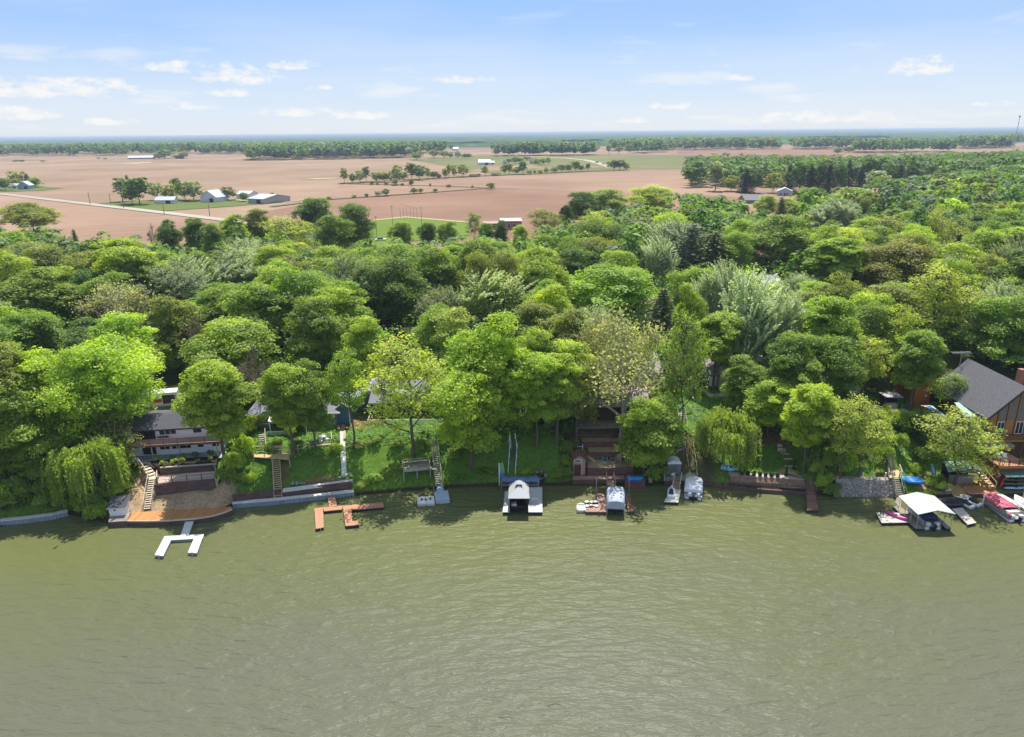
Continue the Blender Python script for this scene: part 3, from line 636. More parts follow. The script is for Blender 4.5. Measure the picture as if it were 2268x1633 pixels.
# leaf colours (true albedo)
GC = dict(bright=(0.149,0.255,0.015), fresh=(0.121,0.215,0.017), mid=(0.086,0.165,0.015), deep=(0.052,0.115,0.013), dark=(0.037,0.080,0.013), olive=(.118,.158,.02), lime=(.185,.255,.026),
          silver=(.165,.215,.125), grey=(.10,.155,.075), tan=(.19,.20,.085), gold=(.205,.25,.042), spruce=(0.025,0.048,0.018), pine=(0.052,0.078,0.020), willow=(.105,.19,.028), blue=(0.115,0.145,0.059))
HAND = []      # nearer scattered trees must not hide these: (u, top v, half width, distance, height in view)
TREES = []      # (x, y, radius) of everything planted, for spacing
trng = random.Random(5)
def plant(kind, x, y, h, r, color, label, group=None, cat=None, name=None, z=None, lean=0.0, var=None):
    pr = PROTO[kind]; crown, trunk = pr[trng.randrange(len(pr)) if var is None else var]
    c = GC[color] if isinstance(color, str) else color
    k = 1+trng.uniform(-.08, .08); c = (min(c[0]*k*(1.3+trng.uniform(-.1, .1)), max(c[0]*k, c[1]*k*.84)), c[1]*k, c[2]*k)
    z = ground(x, y) if z is None else z
    nm = name or {'spruce': 'spruce_tree', 'pine': 'pine_tree', 'willow': 'willow_tree', 'bush': 'shrub', 'bare': 'bare_tree'}.get(kind, 'broadleaf_tree')
    ct = cat or {'spruce': 'conifer', 'pine': 'conifer', 'bush': 'shrub', 'bare': 'bare tree'}.get(kind, 'tree')
    o = thing(nm, label, ct, (x, y, z), trng.uniform(0, 6.283), group); q = trng.uniform(.88, 1.13); o.scale = (r/RAD[kind]*q, r/RAD[kind]/q, h/HGT[kind])
    if lean: o.rotation_euler = (lean, 0, o.rotation_euler[2])
    for nme, me in ((('foliage' if kind == 'bush' else 'crown'), crown), (('stem' if kind == 'bush' else 'trunk'), trunk)):
        p = bpy.data.objects.new(nme, me); COL.objects.link(p); p.parent = o; p.color = (*c, 1)
    TREES.append((x, y, r)); return o
def tree_top(kind, u, vtop, width, h, color, label, **kw):
    h = h*.86 if h > 14 else h
    p = on_ground(u, vtop, h); dep = p.y*math.cos(R(PITCH))+(CAM_H-p.z-h*.6)*math.sin(R(PITCH)); r = width/2*dep/(FPX/PS); HAND.append((u, proj(p.x, p.y, p.z+h)[1], width/2, p.y, min(110, h*.62*FPX/PS/dep)))
    return plant(kind, p.x, p.y, h, r, color, label, **kw)
def tree_base(kind, u, vbase, width, h, color, label, **kw):
    p = on_ground(u, vbase); dep = p.y*math.cos(R(PITCH))+(CAM_H-p.z-h*.6)*math.sin(R(PITCH)); r = width/2*dep/(FPX/PS); HAND.append((u, proj(p.x, p.y, p.z+h)[1], width/2, p.y, min(110, h*.62*FPX/PS/dep)))
    return plant(kind, p.x, p.y, h, r, color, label, **kw)
# ------------------------------------------------------------------ named trees, nearest first (pixel measures of the photograph turned into metres on the land)
LAND = []      # (phrase, x, y) landmarks that other labels refer to
def lm(phrase, o): LAND.append((phrase, o.location.x, o.location.y)); return o
# --- along the bank
tree_base('tall', 497, 1042, 150, 16.3, 'fresh', 'leafy bright green tree at the right end of the brown terrace walls')
tree_base('tall', 652, 1012, 112, 14.5, 'fresh', 'bright green tree with pale trunk just right of the yellow wooden stairs')
tree_base('maple', 698, 992, 100, 13.5, 'mid', 'green tree in front of the blue house patio with the wooden rail')
tree_base('airy', 783, 990, 105, 15, 'fresh', 'slender open tree right of the straight concrete strip', var=1)
lm('the yellow-green tree above the grey bench platform', tree_base('airy', 918, 1012, 186, 19, 'lime', 'large airy yellow-green tree above the grey bench platform', var=0))
tree_base('maple', 1048, 1040, 165, 17, 'bright', 'big bright green maple left of the blue stairs')
lm('the tallest bright green maple', tree_base('maple', 1100, 985, 165, 20, 'bright', 'tallest bright green maple behind the top of the blue stairs'))
tree_base('tall', 1187, 995, 120, 15, 'bright', 'green tree on a thin pale trunk in the grass between blue stairs and pink shed')
tree_base('tall', 1232, 985, 110, 14.5, 'fresh', 'green tree on twin thin trunks left of the pink shed')
tree_base('airy', 1277, 1000, 105, 13.5, 'olive', 'brownish green sparse tree standing behind the pink shed')
lm('the large tan sycamore', tree_base('sycamore', 1372, 985, 275, 18.5, 'tan', 'large tan sycamore with pale crooked limbs above the brown terraces', var=1))
tree_base('maple', 1425, 1055, 135, 12, 'fresh', 'low dense green tree covering the right end of the brown terraces')
tree_base('round', 1440, 1020, 120, 10, 'mid', 'dense green thicket tree left of the long weathered walkway')
tree_base('airy', 1503, 960, 95, 20, 'mid', 'tall narrow dark-trunked tree at the head of the weathered walkway')
tree_base('tall', 1580, 862, 120, 13.5, 'fresh', 'light green tree in front of the beige house, right of the weathered walkway')
lm('the weeping willow on the lawn', tree_base('willow', 1602, 1030, 122, 8.6, 'willow', 'weeping willow on the lawn behind the light blue pedal boat'))
tree_base('maple', 1700, 965, 110, 9, 'bright', 'small bright green tree in front of the beige house')
lm('the upright bright tree by the plank pier', tree_base('tall', 1780, 1050, 118, 14, 'bright', 'upright bright green tree beside the pinkish garden steps'))
tree_base('airy', 1855, 1078, 110, 12.5, 'gold', 'yellow-green airy tree on the left of the stone-faced wall', var=1)
lm('the yellow-green tree over the stone wall', tree_base('airy', 1893, 1062, 125, 13, 'gold', 'wide yellow-green tree overhanging the stone-faced wall', var=0))
lm('the golden tree by the green-roofed boat bar', tree_base('airy', 2103, 1078, 150, 12.5, 'gold', 'golden tree with thick trunk in front of the green-roofed waterside bar', var=0))
tree_base('airy', 2092, 915, 78, 7, 'mid', 'small feathery tree beside the blue swimming pool')
tree_base('tall', 2014, 918, 112, 14, 'mid', 'dense green maple with bare trunk beside the white patio')
tree_base('airy', 1905, 905, 118, 12, 'lime', 'thin light green tree left of the white patio', var=1)
tree_base('willow', 218, 1112, 150, 9.5, 'willow', 'weeping willow overhanging the water left of the white pump shed')
tree_base('airy', 262, 1065, 110, 10, 'olive', 'yellowish drooping tree left of the brown terrace stairs')
tree_base('maple', 60, 1050, 150, 14, 'fresh', 'green tree above the left corrugated seawall')
tree_base('maple', 20, 1075, 110, 9, 'mid', 'low green tree at the left edge above the corrugated seawall')
tree_base('round', 120, 1085, 120, 8, 'mid', 'rounded green tree on the bank right of the left seawall')
tree_base('tall', 50, 1010, 130, 16, 'olive', 'yellow-green tree beside the pale drive at the left edge')
tree_base('maple', 1640, 915, 95, 9.5, 'mid', 'dense green tree below the beige house chimney')
tree_base('maple', 1760, 935, 110, 11, 'mid', 'shaded green tree between the beige house and the upright bright tree')
tree_base('airy', 1300, 945, 110, 12, 'olive', 'sparse olive tree in front of the shaded house deck', var=0)
tree_base('maple', 1185, 930, 120, 15, 'fresh', 'green tree behind the pair of thin-trunked trees')
lm('the giant bright tree left of the white house', tree_top('wide', 222, 752, 215, 19, 'bright', 'giant bright green spreading tree left of the white house'))
tree_top('wide', 165, 778, 170, 18, 'bright', 'broad bright tree, left neighbour of the giant spreading tree')
tree_top('wide', 335, 742, 100, 9, 'fresh', 'bright tree behind and right of the giant spreading tree')
tree_top('maple', 262, 697, 140, 17, 'bright', 'light green tree topping the clump left of the moving truck')
tree_top('maple', 62, 780, 150, 17, 'bright', 'light green tree at the left edge beside the giant spreading tree')
# --- second row
tree_top('bare', 563, 772, 105, 12, (.2,.16,.12), 'leafless brown tree behind the left end of the blue-grey house')
tree_top('bare', 430, 695, 75, 12, (.2,.14,.12), 'leafless reddish brown tree right of the olive tree')
lm('the round tree behind the white house', tree_top('round', 507, 712, 190, 15, 'fresh', 'rounded deep green tree behind the white house'))
tree_top('maple', 365, 658, 125, 17, 'olive', 'olive green tree left of the reddish leafless tree')
lm('the tan sycamore at the left', tree_top('sycamore', 215, 608, 190, 18, 'tan', 'tan sparse sycamore in the left of the wood', var=0))
tree_top('maple', 70, 602, 165, 18, 'mid', 'dark green full tree left of the tan sycamore')
tree_top('round', 60, 690, 150, 16, 'mid', 'shaded green tree below the tan sycamore at the left edge')
tree_top('silver', 372, 592, 140, 16, 'grey', 'grey-green tree right of the tan left sycamore')
lm('the pale silver tree at the left', tree_top('silver', 515, 553, 135, 17, 'silver', 'pale silver tree in the left half of the wood'))
tree_top('maple', 560, 630, 150, 19, 'mid', 'tall dark green tree, left half of the dense pair behind the blue house')
tree_top('wide', 640, 600, 165, 21, 'mid', 'tallest dark green tree of the dense pair behind the blue house')
tree_top('maple', 735, 640, 140, 18, 'fresh', 'green tree right of the dense dark pair')
tree_top('maple', 690, 660, 120, 18, 'mid', 'shaded tree tucked under the dense dark pair')
tree_top('maple', 800, 705, 90, 13, 'fresh', 'small green tree at the edge of the dark gap in the wood')
lm('the tall trunk in the dark gap', tree_top('wide', 860, 573, 150, 20, 'deep', 'dark green tree with long bare trunk in the dark gap'))
tree_top('round', 968, 548, 135, 19, 'mid', 'dark green full tree right of the long bare trunk')
lm('the streaky silver-green tree', tree_top('silver', 1100, 603, 195, 16, (.185,.255,.105), 'broad streaky silver-green tree in the middle of the wood'))
tree_top('airy', 1000, 687, 120, 12, 'gold', 'sparse yellow budding tree below the streaky silver-green tree', var=1)
tree_top('maple', 1175, 672, 120, 13, 'olive', 'olive tree below right of the streaky silver-green tree')
tree_top('maple', 1255, 690, 110, 13, 'olive', 'second olive tree left of the tan crown with the white house beyond')
tree_top('sycamore', 1338, 705, 105, 13, 'tan', 'small tan budding tree left of the large tan sycamore')
tree_top('airy', 1400, 722, 110, 12, 'fresh', 'green-topped tree just behind the large tan sycamore', var=0)
tree_top('maple', 1262, 758, 130, 15, 'bright', 'bright green tree left of the large tan sycamore')
lm('the glossy round tree', tree_top('round', 1288, 553, 108, 15, 'deep', 'glossy deep green round tree in the middle of the wood'))
tree_top('wide', 1345, 593, 215, 16, 'fresh', 'wide light green tree left of the white house with brown roof')
tree_top('spruce', 1470, 640, 95, 15, 'pine', 'dark spruce right of the white house with brown roof')
lm('the tall silver pair', tree_top('silver', 1487, 487, 110, 19, (.185,.235,.165), 'taller grey silver tree of the tall silver pair'))
tree_top('silver', 1452, 528, 100, 18, (.175,.235,.15), 'shorter bluish silver tree of the tall silver pair')
tree_top('pine', 1535, 497, 75, 19, (.07,.10,.055), 'tall grey-green pine right of the tall silver pair')
tree_top('pine', 1585, 512, 85, 17, 'pine', 'dark brownish pine right of the grey-green pine')
lm('the big dark tree hiding a grey house', tree_top('wide', 1735, 480, 165, 20, 'mid', 'big dark green tree hiding a small grey house'))
tree_top('silver', 1852, 443, 110, 19, (.16,.205,.135), 'broad grey silver tree in the right of the wood')
tree_top('maple', 1925, 428, 75, 19, 'olive', 'yellow-green tree right of the broad grey silver tree')
tree_top('spruce', 1732, 438, 42, 14, 'pine', 'small dark pointed conifer beside the golden trees')
tree_top('maple', 1700, 433, 60, 12, 'gold', 'golden yellow tree left of the small pointed conifer')
tree_top('maple', 1752, 440, 55, 12, 'gold', 'golden yellow tree right of the small pointed conifer')
tree_top('tall', 1860, 527, 125, 20, 'fresh', 'tall green tree with forked trunk right of the big dark tree')
tree_top('wide', 1985, 537, 190, 19, (.135,.14,.028), 'olive-brown broad tree in the right of the wood')
lm('the pale bare-topped sycamore', tree_top('sycamore', 2109, 470, 95, 20, 'gold', 'pale bare-topped sycamore rising above the right of the wood', var=1))
lm('the long-trunked tree behind the log house', tree_top('airy', 2095, 582, 150, 21, 'lime', 'yellow-green tree on a very long pale trunk behind the log house', var=0))
lm('the white-silver tree', tree_base('silver', 1648, 850, 175, 19.5, (.24,.285,.19), 'large white-silver tree above the beige house'))
tree_top('silver', 1597, 583, 100, 19, (.19,.24,.15), 'silver tree just left of the large white-silver tree')
tree_base('silver', 1722, 855, 105, 17, (.22,.265,.17), 'right shoulder tree of the large white-silver tree')
tree_base('airy', 1972, 872, 105, 15, 'lime', 'light yellow-green open tree left of the dense maple by the patio', var=1)
tree_base('maple', 1915, 862, 110, 15, 'mid', 'mid green tree left of the open yellow-green tree')
tree_base('tall', 1812, 882, 125, 17.5, 'fresh', 'tall green tree right of the large white-silver tree')
tree_top('maple', 1765, 740, 120, 16, 'mid', 'shaded green tree behind the upright bright tree')
tree_top('round', 1850, 745, 130, 15, 'mid', 'shaded green tree behind the dark garage roof')
tree_top('round', 2250, 655, 165, 16, 'mid', 'dark tree with bright rim at the right edge above the log house')
tree_top('maple', 1530, 633, 72, 19, 'fresh', 'slim light green tree right of the dark spruce')
# --- against the fields
lm('the olive tree at the left field edge', tree_top('wide', 62, 450, 125, 16, 'olive', 'olive rounded tree standing against the left field'))
tree_top('spruce', 162, 510, 32, 12, 'spruce', 'small dark conifer at the left field edge')
tree_top('bare', 337, 496, 34, 15, (.3,.24,.17), 'thin bare tree against the left field')
for i, (u, v, w, c) in enumerate([(370,489,52,'deep'),(427,484,58,'deep'),(466,495,48,'mid'),(512,476,62,'fresh'),(567,463,66,'olive')]):
    o = tree_top('maple', u, v, w, 17, c, ['dark tree first from the left in the row below the farm road','dark tree second from the left in the row below the farm road','third tree in the row below the farm road','fourth tree in the row below the farm road, lighter green','rightmost lighter tree in the row below the farm road'][i])
tree_top('airy', 640, 477, 135, 17, 'lime', 'yellow-green wide tree left of the dark pair by the sports lawn', var=0)
lm('the dark pair by the sports lawn', tree_top('round', 695, 438, 82, 21, 'deep', 'taller dark tree of the pair left of the sports lawn'))
tree_top('wide', 778, 450, 105, 22, 'deep', 'wide dark tree at the left edge of the sports lawn')
tree_top('maple', 735, 478, 80, 19, 'mid', 'mid green tree between the dark pair by the sports lawn')
tree_top('round', 889, 491, 52, 12, 'mid', 'rounded tree in front of the sports lawn, leftmost of three')
tree_top('round', 947, 493, 42, 10, 'deep', 'dark rounded bush-like tree in front of the sports lawn, middle of three')
tree_top('round', 990, 493, 52, 11, 'mid', 'rounded tree in front of the sports lawn, rightmost of three')
tree_top('airy', 1050, 473, 44, 15, 'mid', 'small gappy tree left of the brick school', var=1)
tree_top('round', 1076, 494, 42, 10, 'mid', 'green tree hiding the low wing of the brick school')
tree_top('maple', 1152, 499, 44, 11, 'fresh', 'light tree at the right end of the brick school')
tree_top('round', 1108, 490, 32, 11, 'dark', 'dark tree in front of the brick school')
tree_top('airy', 1210, 460, 85, 15, 'olive', 'yellow-olive tree right of the brick school', var=0)
tree_top('tall', 1253, 456, 30, 15, 'dark', 'narrow dark tree right of the yellow-olive tree')
tree_top('round', 1288, 425, 66, 19, 'deep', 'dark rounded tree on the field skyline right of the school')
tree_top('wide', 1338, 420, 105, 19, 'mid', 'green tree next right on the field skyline from the dark rounded tree')
lm('the golden-olive tree on the field skyline', tree_top('wide', 1440, 412, 115, 19, 'gold', 'golden-olive wide tree on the field skyline'))

# ------------------------------------------------------------------ places to keep open: (x, y, radius)
OPEN = []
def keep_open(u, v, r, z=6.8): p = at(u, v, z); OPEN.append((p.x, p.y, r))
for a in [(380,960,11),(370,900,12),(470,890,9),(430,905,9),(650,930,10),(600,900,8),(700,900,8),(810,880,9),(880,910,8),(1330,890,11),(1420,715,8),(1640,840,11),(1600,850,8),(1900,870,9),(1990,905,9),(2060,870,10),(2180,880,15),(2230,900,15),(2060,915,9),(1700,640,5),(1700,590,5),(1790,660,4),(1540,690,7),(1112,503,14),(845,528,7),(1245,890,7)]: keep_open(*a)
# windows in the foliage through which things behind stay in view: u0,u1,v0,v1 and the distance of what is seen
CLEAR = [(1385,1445,680,728,150),(1690,1722,610,640,190),(1525,1560,650,700,165),(1070,1165,485,512,400),(826,905,490,528,380),(300,410,870,930,112),(470,520,885,960,116),(1050,1060,730,750,140),(1660,1740,420,445,600),(1790,1808,485,500,290),(1670,1705,545,570,230),(880,912,650,735,170),(0,500,440,492,430),(830,1040,482,500,380)]
def sky_top(u):
    return np.interp(u, [-400,0,110,130,300,350,560,640,690,825,838,900,1000,1040,1150,1200,1250,1330,1480,1500,1522,1530,1662,1700,1900,2050,2150,2268,2600],
                        [505,505,505,520,524,500,482,487,470,480,530,514,511,503,508,482,458,426,418,440,446,342,340,341,342,338,334,330,326])
PHR = dict(fresh='light green', mid='mid green', deep='deep green', olive='olive green', bright='bright green', silver='silver-green', lime='yellow-green', grey='grey-green', spruce='dark', gold='golden green')
SHP = dict(maple='round-topped tree', round='dense tree', tall='narrow tree', wide='spreading tree', silver='feathery tree', airy='thin-leaved tree', spruce='conifer', pine='pine', far='small-looking tree')
def scatter():
    rng = random.Random(77); pts = []; cell = {}
    def ok(x, y, s):
        ci, cj = int(x//12), int(y//12)
        for a in range(-2, 3):
            for b in range(-2, 3):
                for (px, py, pr) in cell.get((ci+a, cj+b), ()):
                    if (px-x)**2+(py-y)**2 < ((pr+s)*.68)**2: return False
        return True
    for (x, y, r) in TREES: cell.setdefault((int(x//12), int(y//12)), []).append((x, y, r*.82))
    for k in range(150000):
        y = 108*math.exp(rng.random()**.8*2.45) if rng.random() < .75 else 108+rng.random()*220; x = (rng.random()*2-1)*(y*.80+14)
        if y-float(shore(x)) < 24: continue
        r = rng.uniform(4.6, 8.6)
        if y > 330: r *= 1.35
        h = rng.uniform(12, 19)*(.72+.28*r/6.4)
        u, v = proj(x, y, 7+h); 
        if u < -130 or u > 2420: continue
        ub, vb = proj(x, y, 7)
        if v < sky_top(u)+rng.uniform(2, 12): continue
        if y < 575 and u > 1480 and v < np.interp(u, [1480,1640,1668,1850,1930,2000,2100,2268,2420], [420,444,416,418,410,394,380,370,364])+rng.uniform(0, 8): continue
        if 560 < y < 585 and 1640 < u < 2010: continue
        if 1440 < ub < 1668 and vb < 446 and vb > 414: continue
        if ub < 1668 and y > 340 and vb < 455 and not ub > 1200: continue
        if any((x-ox)**2+(y-oy)**2 < (orr+r*.55)**2 for ox, oy, orr in OPEN): continue
        dep = y*.95+13; w = r*FPX/PS/dep
        if any(u+w > a and u-w < b and v < d and vb > c and y < dist for a, b, c, d, dist in CLEAR): continue
        if any(y < hy and abs(u-hu) < .75*(hw+w) and v < hv+hh for hu, hv, hw, hy, hh in HAND): continue
        if not ok(x, y, r): continue
        pts.append((x, y, r, h, u, v)); cell.setdefault((int(x//12), int(y//12)), []).append((x, y, r))
    # the copse edge beyond the gap field
    return pts
PTS = scatter()
PTS.sort(key=lambda p: -p[2]/p[1])
N_OWN = 190
crng = random.Random(9); used = {}
ORD = ['nearest', 'second', 'third', 'fourth', 'fifth', 'sixth', 'seventh', 'eighth', 'ninth', 'tenth', 'eleventh', 'twelfth']
for (x, y, r, h, u, v) in sorted(PTS[:N_OWN], key=lambda p: p[1]):
    q = crng.random(); dark = u > 1480 and 350 < v < 425
    kind = 'silver' if q < .09 else 'airy' if q < .15 else 'wide' if q < .36 else 'round' if q < .56 else 'tall' if q < .62 else 'maple'
    if y > 270: kind = 'far'
    col = crng.choice(['silver', 'grey']) if kind == 'silver' else crng.choice(['lime', 'olive']) if kind == 'airy' else crng.choices(['fresh', 'mid', 'deep', 'olive', 'bright'], [.32, .34, .10, .15, .09])[0]
    if u < 1400 and kind not in ('airy', 'silver') and y > 170: col = crng.choice(['fresh', 'mid', 'mid', 'fresh', 'olive'])
    if kind == 'airy': h *= 1.05
    phrase, lx, ly = min(LAND, key=lambda L: math.hypot(L[1]-x, (L[2]-y)*.6))
    dx, dy = x-lx, y-ly; rel = ('right of ' if dx > 0 else 'left of ') if abs(dx) > abs(dy)*.8 else ('behind ' if dy > 0 else 'in front of ')
    key = (PHR[col], SHP[kind], rel, phrase); n = used.get(key, 0); used[key] = n+1
    lab = f'{PHR[col]} {SHP[kind]} {rel}{phrase}' if n == 0 else f'{ORD[min(n, 11)]} {PHR[col]} {SHP[kind]} {rel}{phrase}'
    plant(kind, x, y, h, r, col, lab, 'trees of the wood behind the lake houses')

# ------------------------------------------------------------------ the rest of the wood, the far woods: joined masses
def mass(name, items, label, nq, leaf, seed, cols):
    """one mesh of many loose crowns; items (x, y, z, r, h)"""
    rng = np.random.default_rng(seed); Vs = []; Ts = []; Cs = []; PB = []
    for k in range(3):      # three light crowns, turned and stretched for each tree
        nl = 9; L = rng.normal(size=(nl, 3))*np.array((.40, .40, .17)); L[:, 2] += .62; m = rng.integers(0, nl, nq); d = rnd_dirs(rng, nq); d[:, 2] = np.where(d[:, 2] < -.3, -d[:, 2], d[:, 2])
        c = L[m]+d*np.array((.42, .42, .24))*rng.uniform(.8, 1.05, (nq, 1)); c[:, 2] = np.clip(c[:, 2], .06, None); nn = d*.7+np.array((0, 0, .55))+rnd_dirs(rng, nq)*.3; nn /= np.linalg.norm(nn, axis=1, keepdims=True)
        PB.append((c, nn, np.clip(rng.uniform(.25, .75, nl)[m]+rng.normal(size=nq)*.1, 0, 1)))
    for (x, y, z, r, h) in items:
        c, nn, tv = PB[rng.integers(0, 3)]; a = rng.uniform(0, 6.28); ca, sa = math.cos(a), math.sin(a); Rm = np.array(((ca, -sa, 0), (sa, ca, 0), (0, 0, 1)))
        V, _ = quads((c@Rm.T)*np.array((r, r, h))+np.array((x, y, z)), nn@Rm.T, leaf*r/5*rng.uniform(.7, 1.3, nq), rng, .85); Vs.append(V)
        cc = np.array(cols[rng.integers(0, len(cols))])*rng.uniform(.8, 1.2); Cs.append(np.tile(np.append(cc, 1), (nq, 1))); Ts.append(tv)
    V = np.concatenate(Vs); F = np.arange(len(V)).reshape(-1, 4); me = raw_mesh(name, V, F, LEAF_STUFF, np.concatenate(Ts))
    a = me.attributes.new('shade_of_green', 'FLOAT_COLOR', 'FACE'); a.data.foreach_set('color', np.concatenate(Cs).astype(np.float32).ravel())
    o = bpy.data.objects.new(name, me); COL.objects.link(o); tag(o, label, None, None, 'stuff'); return o
G3 = [GC['fresh'], GC['mid'], GC['mid'], GC['deep'], GC['olive'], GC['grey']]
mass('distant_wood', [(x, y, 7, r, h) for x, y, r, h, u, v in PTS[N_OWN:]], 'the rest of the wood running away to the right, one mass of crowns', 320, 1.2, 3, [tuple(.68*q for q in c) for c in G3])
urng = random.Random(41); US = []
for k in range(2600):
    y = urng.uniform(106, 330); x = (urng.random()*2-1)*(y*.8+10); d = y-float(shore(x)); r = urng.uniform(2.4, 4.4); h = r*urng.uniform(1.3, 1.9)
    u, v = proj(x, y, 7+h)
    if d < 17 or v < sky_top(u)+14 or any((x-ox)**2+(y-oy)**2 < (orr*.9+r*.5)**2 for ox, oy, orr in OPEN): continue
    if any(u > a and u < b and v < dd+4 and v > c-20 and y < dist for a, b, c, dd, dist in CLEAR): continue
    US.append((x, y, 6.7, r, h))
mass('understorey', US, 'young growth and undergrowth filling the gaps of the wood', 150, .62, 8, [GC['fresh'], GC['mid'], GC['mid'], GC['olive']])
# far woods seen as bands
frng = random.Random(21); far = []
def band(pts_uv, n, rlo=6, rhi=10):
    P = [at(u, v, 7) for u, v in pts_uv]; x0, x1 = min(p.x for p in P), max(p.x for p in P); y0, y1 = min(p.y for p in P), max(p.y for p in P); k = 0; tries = 0
    while k < n and tries < n*60:
        tries += 1; x, y = frng.uniform(x0, x1), frng.uniform(y0, y1); c = False; j = len(P)-1
        for i in range(len(P)):
            if (P[i].y > y) != (P[j].y > y) and x < (P[j].x-P[i].x)*(y-P[i].y)/(P[j].y-P[i].y)+P[i].x: c = not c
            j = i
        if c: far.append((x, y, 7, frng.uniform(rlo, rhi)*1.15, frng.uniform(15, 25))); k += 1
band([(-150,346),(280,345.5),(280,337),(-150,337)], 620)
band([(280,342),(620,342),(620,336),(280,336)], 300)
band([(550,356),(760,353),(930,349),(900,343),(700,342),(550,349)], 480)
band([(620,346),(950,341),(1010,336),(620,338)], 380)
band([(1097,346.5),(1315,344),(1315,341.5),(1097,343.5)], 150, 5, 8)
band([(1345,335),(1500,333),(1728,331),(1725,322),(1400,325)], 700)
band([(1400,341),(1475,338),(1475,335),(1400,337)], 40, 5, 8)
band([(1755,332),(1900,330),(1900,325),(1755,326)], 120)
band([(1890,340),(2110,338),(2110,334),(1890,335)], 170, 5, 8)
band([(2120,331),(2235,328),(2235,322),(2120,324)], 150)
band([(2235,318),(2400,316),(2400,311),(2235,312)], 120)
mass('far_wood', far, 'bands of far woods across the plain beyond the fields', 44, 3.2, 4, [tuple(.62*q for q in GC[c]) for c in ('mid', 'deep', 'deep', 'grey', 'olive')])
def canopy():
    us = np.linspace(-260, 2530, 560); ys = 2550*np.exp(np.linspace(0, 1, 64)**1.25*2.35); V = np.zeros((len(ys), len(us), 3)); keep = np.ones((len(ys), len(us)), bool)
    for j, y in enumerate(ys):
        for i, u in enumerate(us):
            x = (u-1134)*PS/FPX*y*1.0; n = mnoise.noise((x*.0021, y*.0011, .5))*4+mnoise.noise((x*.011, y*.004, 3.5))*4+mnoise.noise((x*.05, y*.013, 9.1))*3.2
            rise = 22*max(0, min(1, (y-9000)/15000)); V[j, i] = (x, y, (7 if j == 0 else 17+n+rise))
    hol = lambda u, y: (1760 < u < 1935 and 2550 < y < 3700) or (2090 < u < 2300 and 2550 < y < 3300) or (880 < u < 1080 and 2550 < y < 2900) or (1240 < u < 1330 and 2550 < y < 2900)
    idx = np.arange(V.shape[0]*V.shape[1]).reshape(V.shape[:2]); F = []
    for j in range(len(ys)-1):
        for i in range(len(us)-1):
            if not hol(us[i], ys[j]): F.append((idx[j, i], idx[j, i+1], idx[j+1, i+1], idx[j+1, i]))
    m = mat('far_canopy', (.052,.098,.030), .95, .05, var=.55, vscale=.012)
    n = m.node_tree.nodes
    for q in n:
        if q.type == 'MAPPING': q.inputs['Scale'].default_value = (1, .45, 1)
    me = raw_mesh('horizon_wood', V.reshape(-1, 3), np.array(F), m); o = bpy.data.objects.new('horizon_wood', me); COL.objects.link(o); tag(o, 'unbroken blue-green woods reaching the horizon', None, None, 'stuff')
canopy()
# ------------------------------------------------------------------ building kit for the shore
WHITE = mat('white_paint', (.80,.80,.79), .6, .3, var=.06, vscale=.8)
SIDING = striped('white_siding', (.83,.83,.83), .16, 2, .35, .6, .04)
VINYL = mat('white_vinyl', (.80,.80,.80), .5, .3, var=.05)
ROOF_DARK = mat('dark_shingles', (.075,.075,.090), .9, .2, var=.3, vscale=5, bump=.5, bscale=9)
ROOF_GREY = mat('grey_shingles', (.20,.205,.225), .9, .2, var=.25, vscale=5, bump=.5, bscale=9)
ROOF_BROWN = mat('brown_shingles', (.20,.13,.11), .9, .2, var=.25, vscale=5, bump=.5, bscale=9)
ROOF_SLATE = mat('charcoal_shingles', (.115,.115,.125), .9, .2, var=.25, vscale=4, bump=.5, bscale=9)
GLASS = mat('dark_window_glass', (.02,.024,.03), .08, .6, var=.3)
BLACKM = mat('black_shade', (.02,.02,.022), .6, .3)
FRAME_D = mat('dark_frame', (.05,.045,.045), .6, .3)
DECK_OR = striped('orange_stained_boards', (.43,.20,.07), .30, 0, .35, .75, .22)
DECK_RED = striped('redwood_boards', (.44,.215,.125), .28, 1, .3, .75, .15)
DECK_BR = striped('brown_boards', (.22,.12,.09), .28, 1, .4, .8, .3)
DECK_PINK = striped('faded_brown_boards', (.36,.22,.175), .28, 1, .35, .8, .18)
DECK_GREY = striped('weathered_boards', (.27,.24,.19), .26, 1, .45, .9, .25)
DECK_TAN = striped('new_lumber', (.52,.38,.20), .22, 1, .35, .8, .15)
LUMBER = mat('tan_lumber', (.50,.38,.22), .8, .2, var=.18, vscale=3)
LUMBER_W = mat('weathered_lumber', (.40,.36,.29), .9, .15, var=.25, vscale=3)
LUMBER_P = mat('pale_lumber', (.60,.50,.38), .8, .2, var=.15, vscale=3)
TIE = mat('old_railway_ties', (.135,.085,.075), .95, .1, var=.55, vscale=2.2, bump=.8, bscale=7, stretch=(.25,1,2.5))
TIE_R = mat('reddish_retaining_boards', (.17,.085,.065), .9, .1, var=.4, vscale=2, bump=.5, bscale=7, stretch=(.25,1,2.5))
STEEL = mat('galvanised_sheet', (.33,.38,.43), .5, .5, .3, var=.22, vscale=1.2)
CONC = mat('concrete', (.47,.46,.43), .9, .2, var=.14, vscale=1.5, bump=.2)
CONC_L = mat('pale_concrete', (.58,.57,.54), .9, .2, var=.1, vscale=1.2)
PAVER = mat('pinkish_pavers', (.42,.33,.28), .9, .2, var=.15, vscale=5)
DOCK_W = striped('white_dock_panels', (.56,.56,.54), .6, 1, .25, .6, .07)
BLUEG = mat('blue_grey_board', (.38,.45,.58), .7, .3, var=.1)
BLUE_WALL = striped('blue_grey_siding', (.13,.185,.26), .18, 2, .3, .7, .06)
BLUE_DARK = striped('navy_siding', (.055,.075,.115), .2, 2, .3, .7, .08)
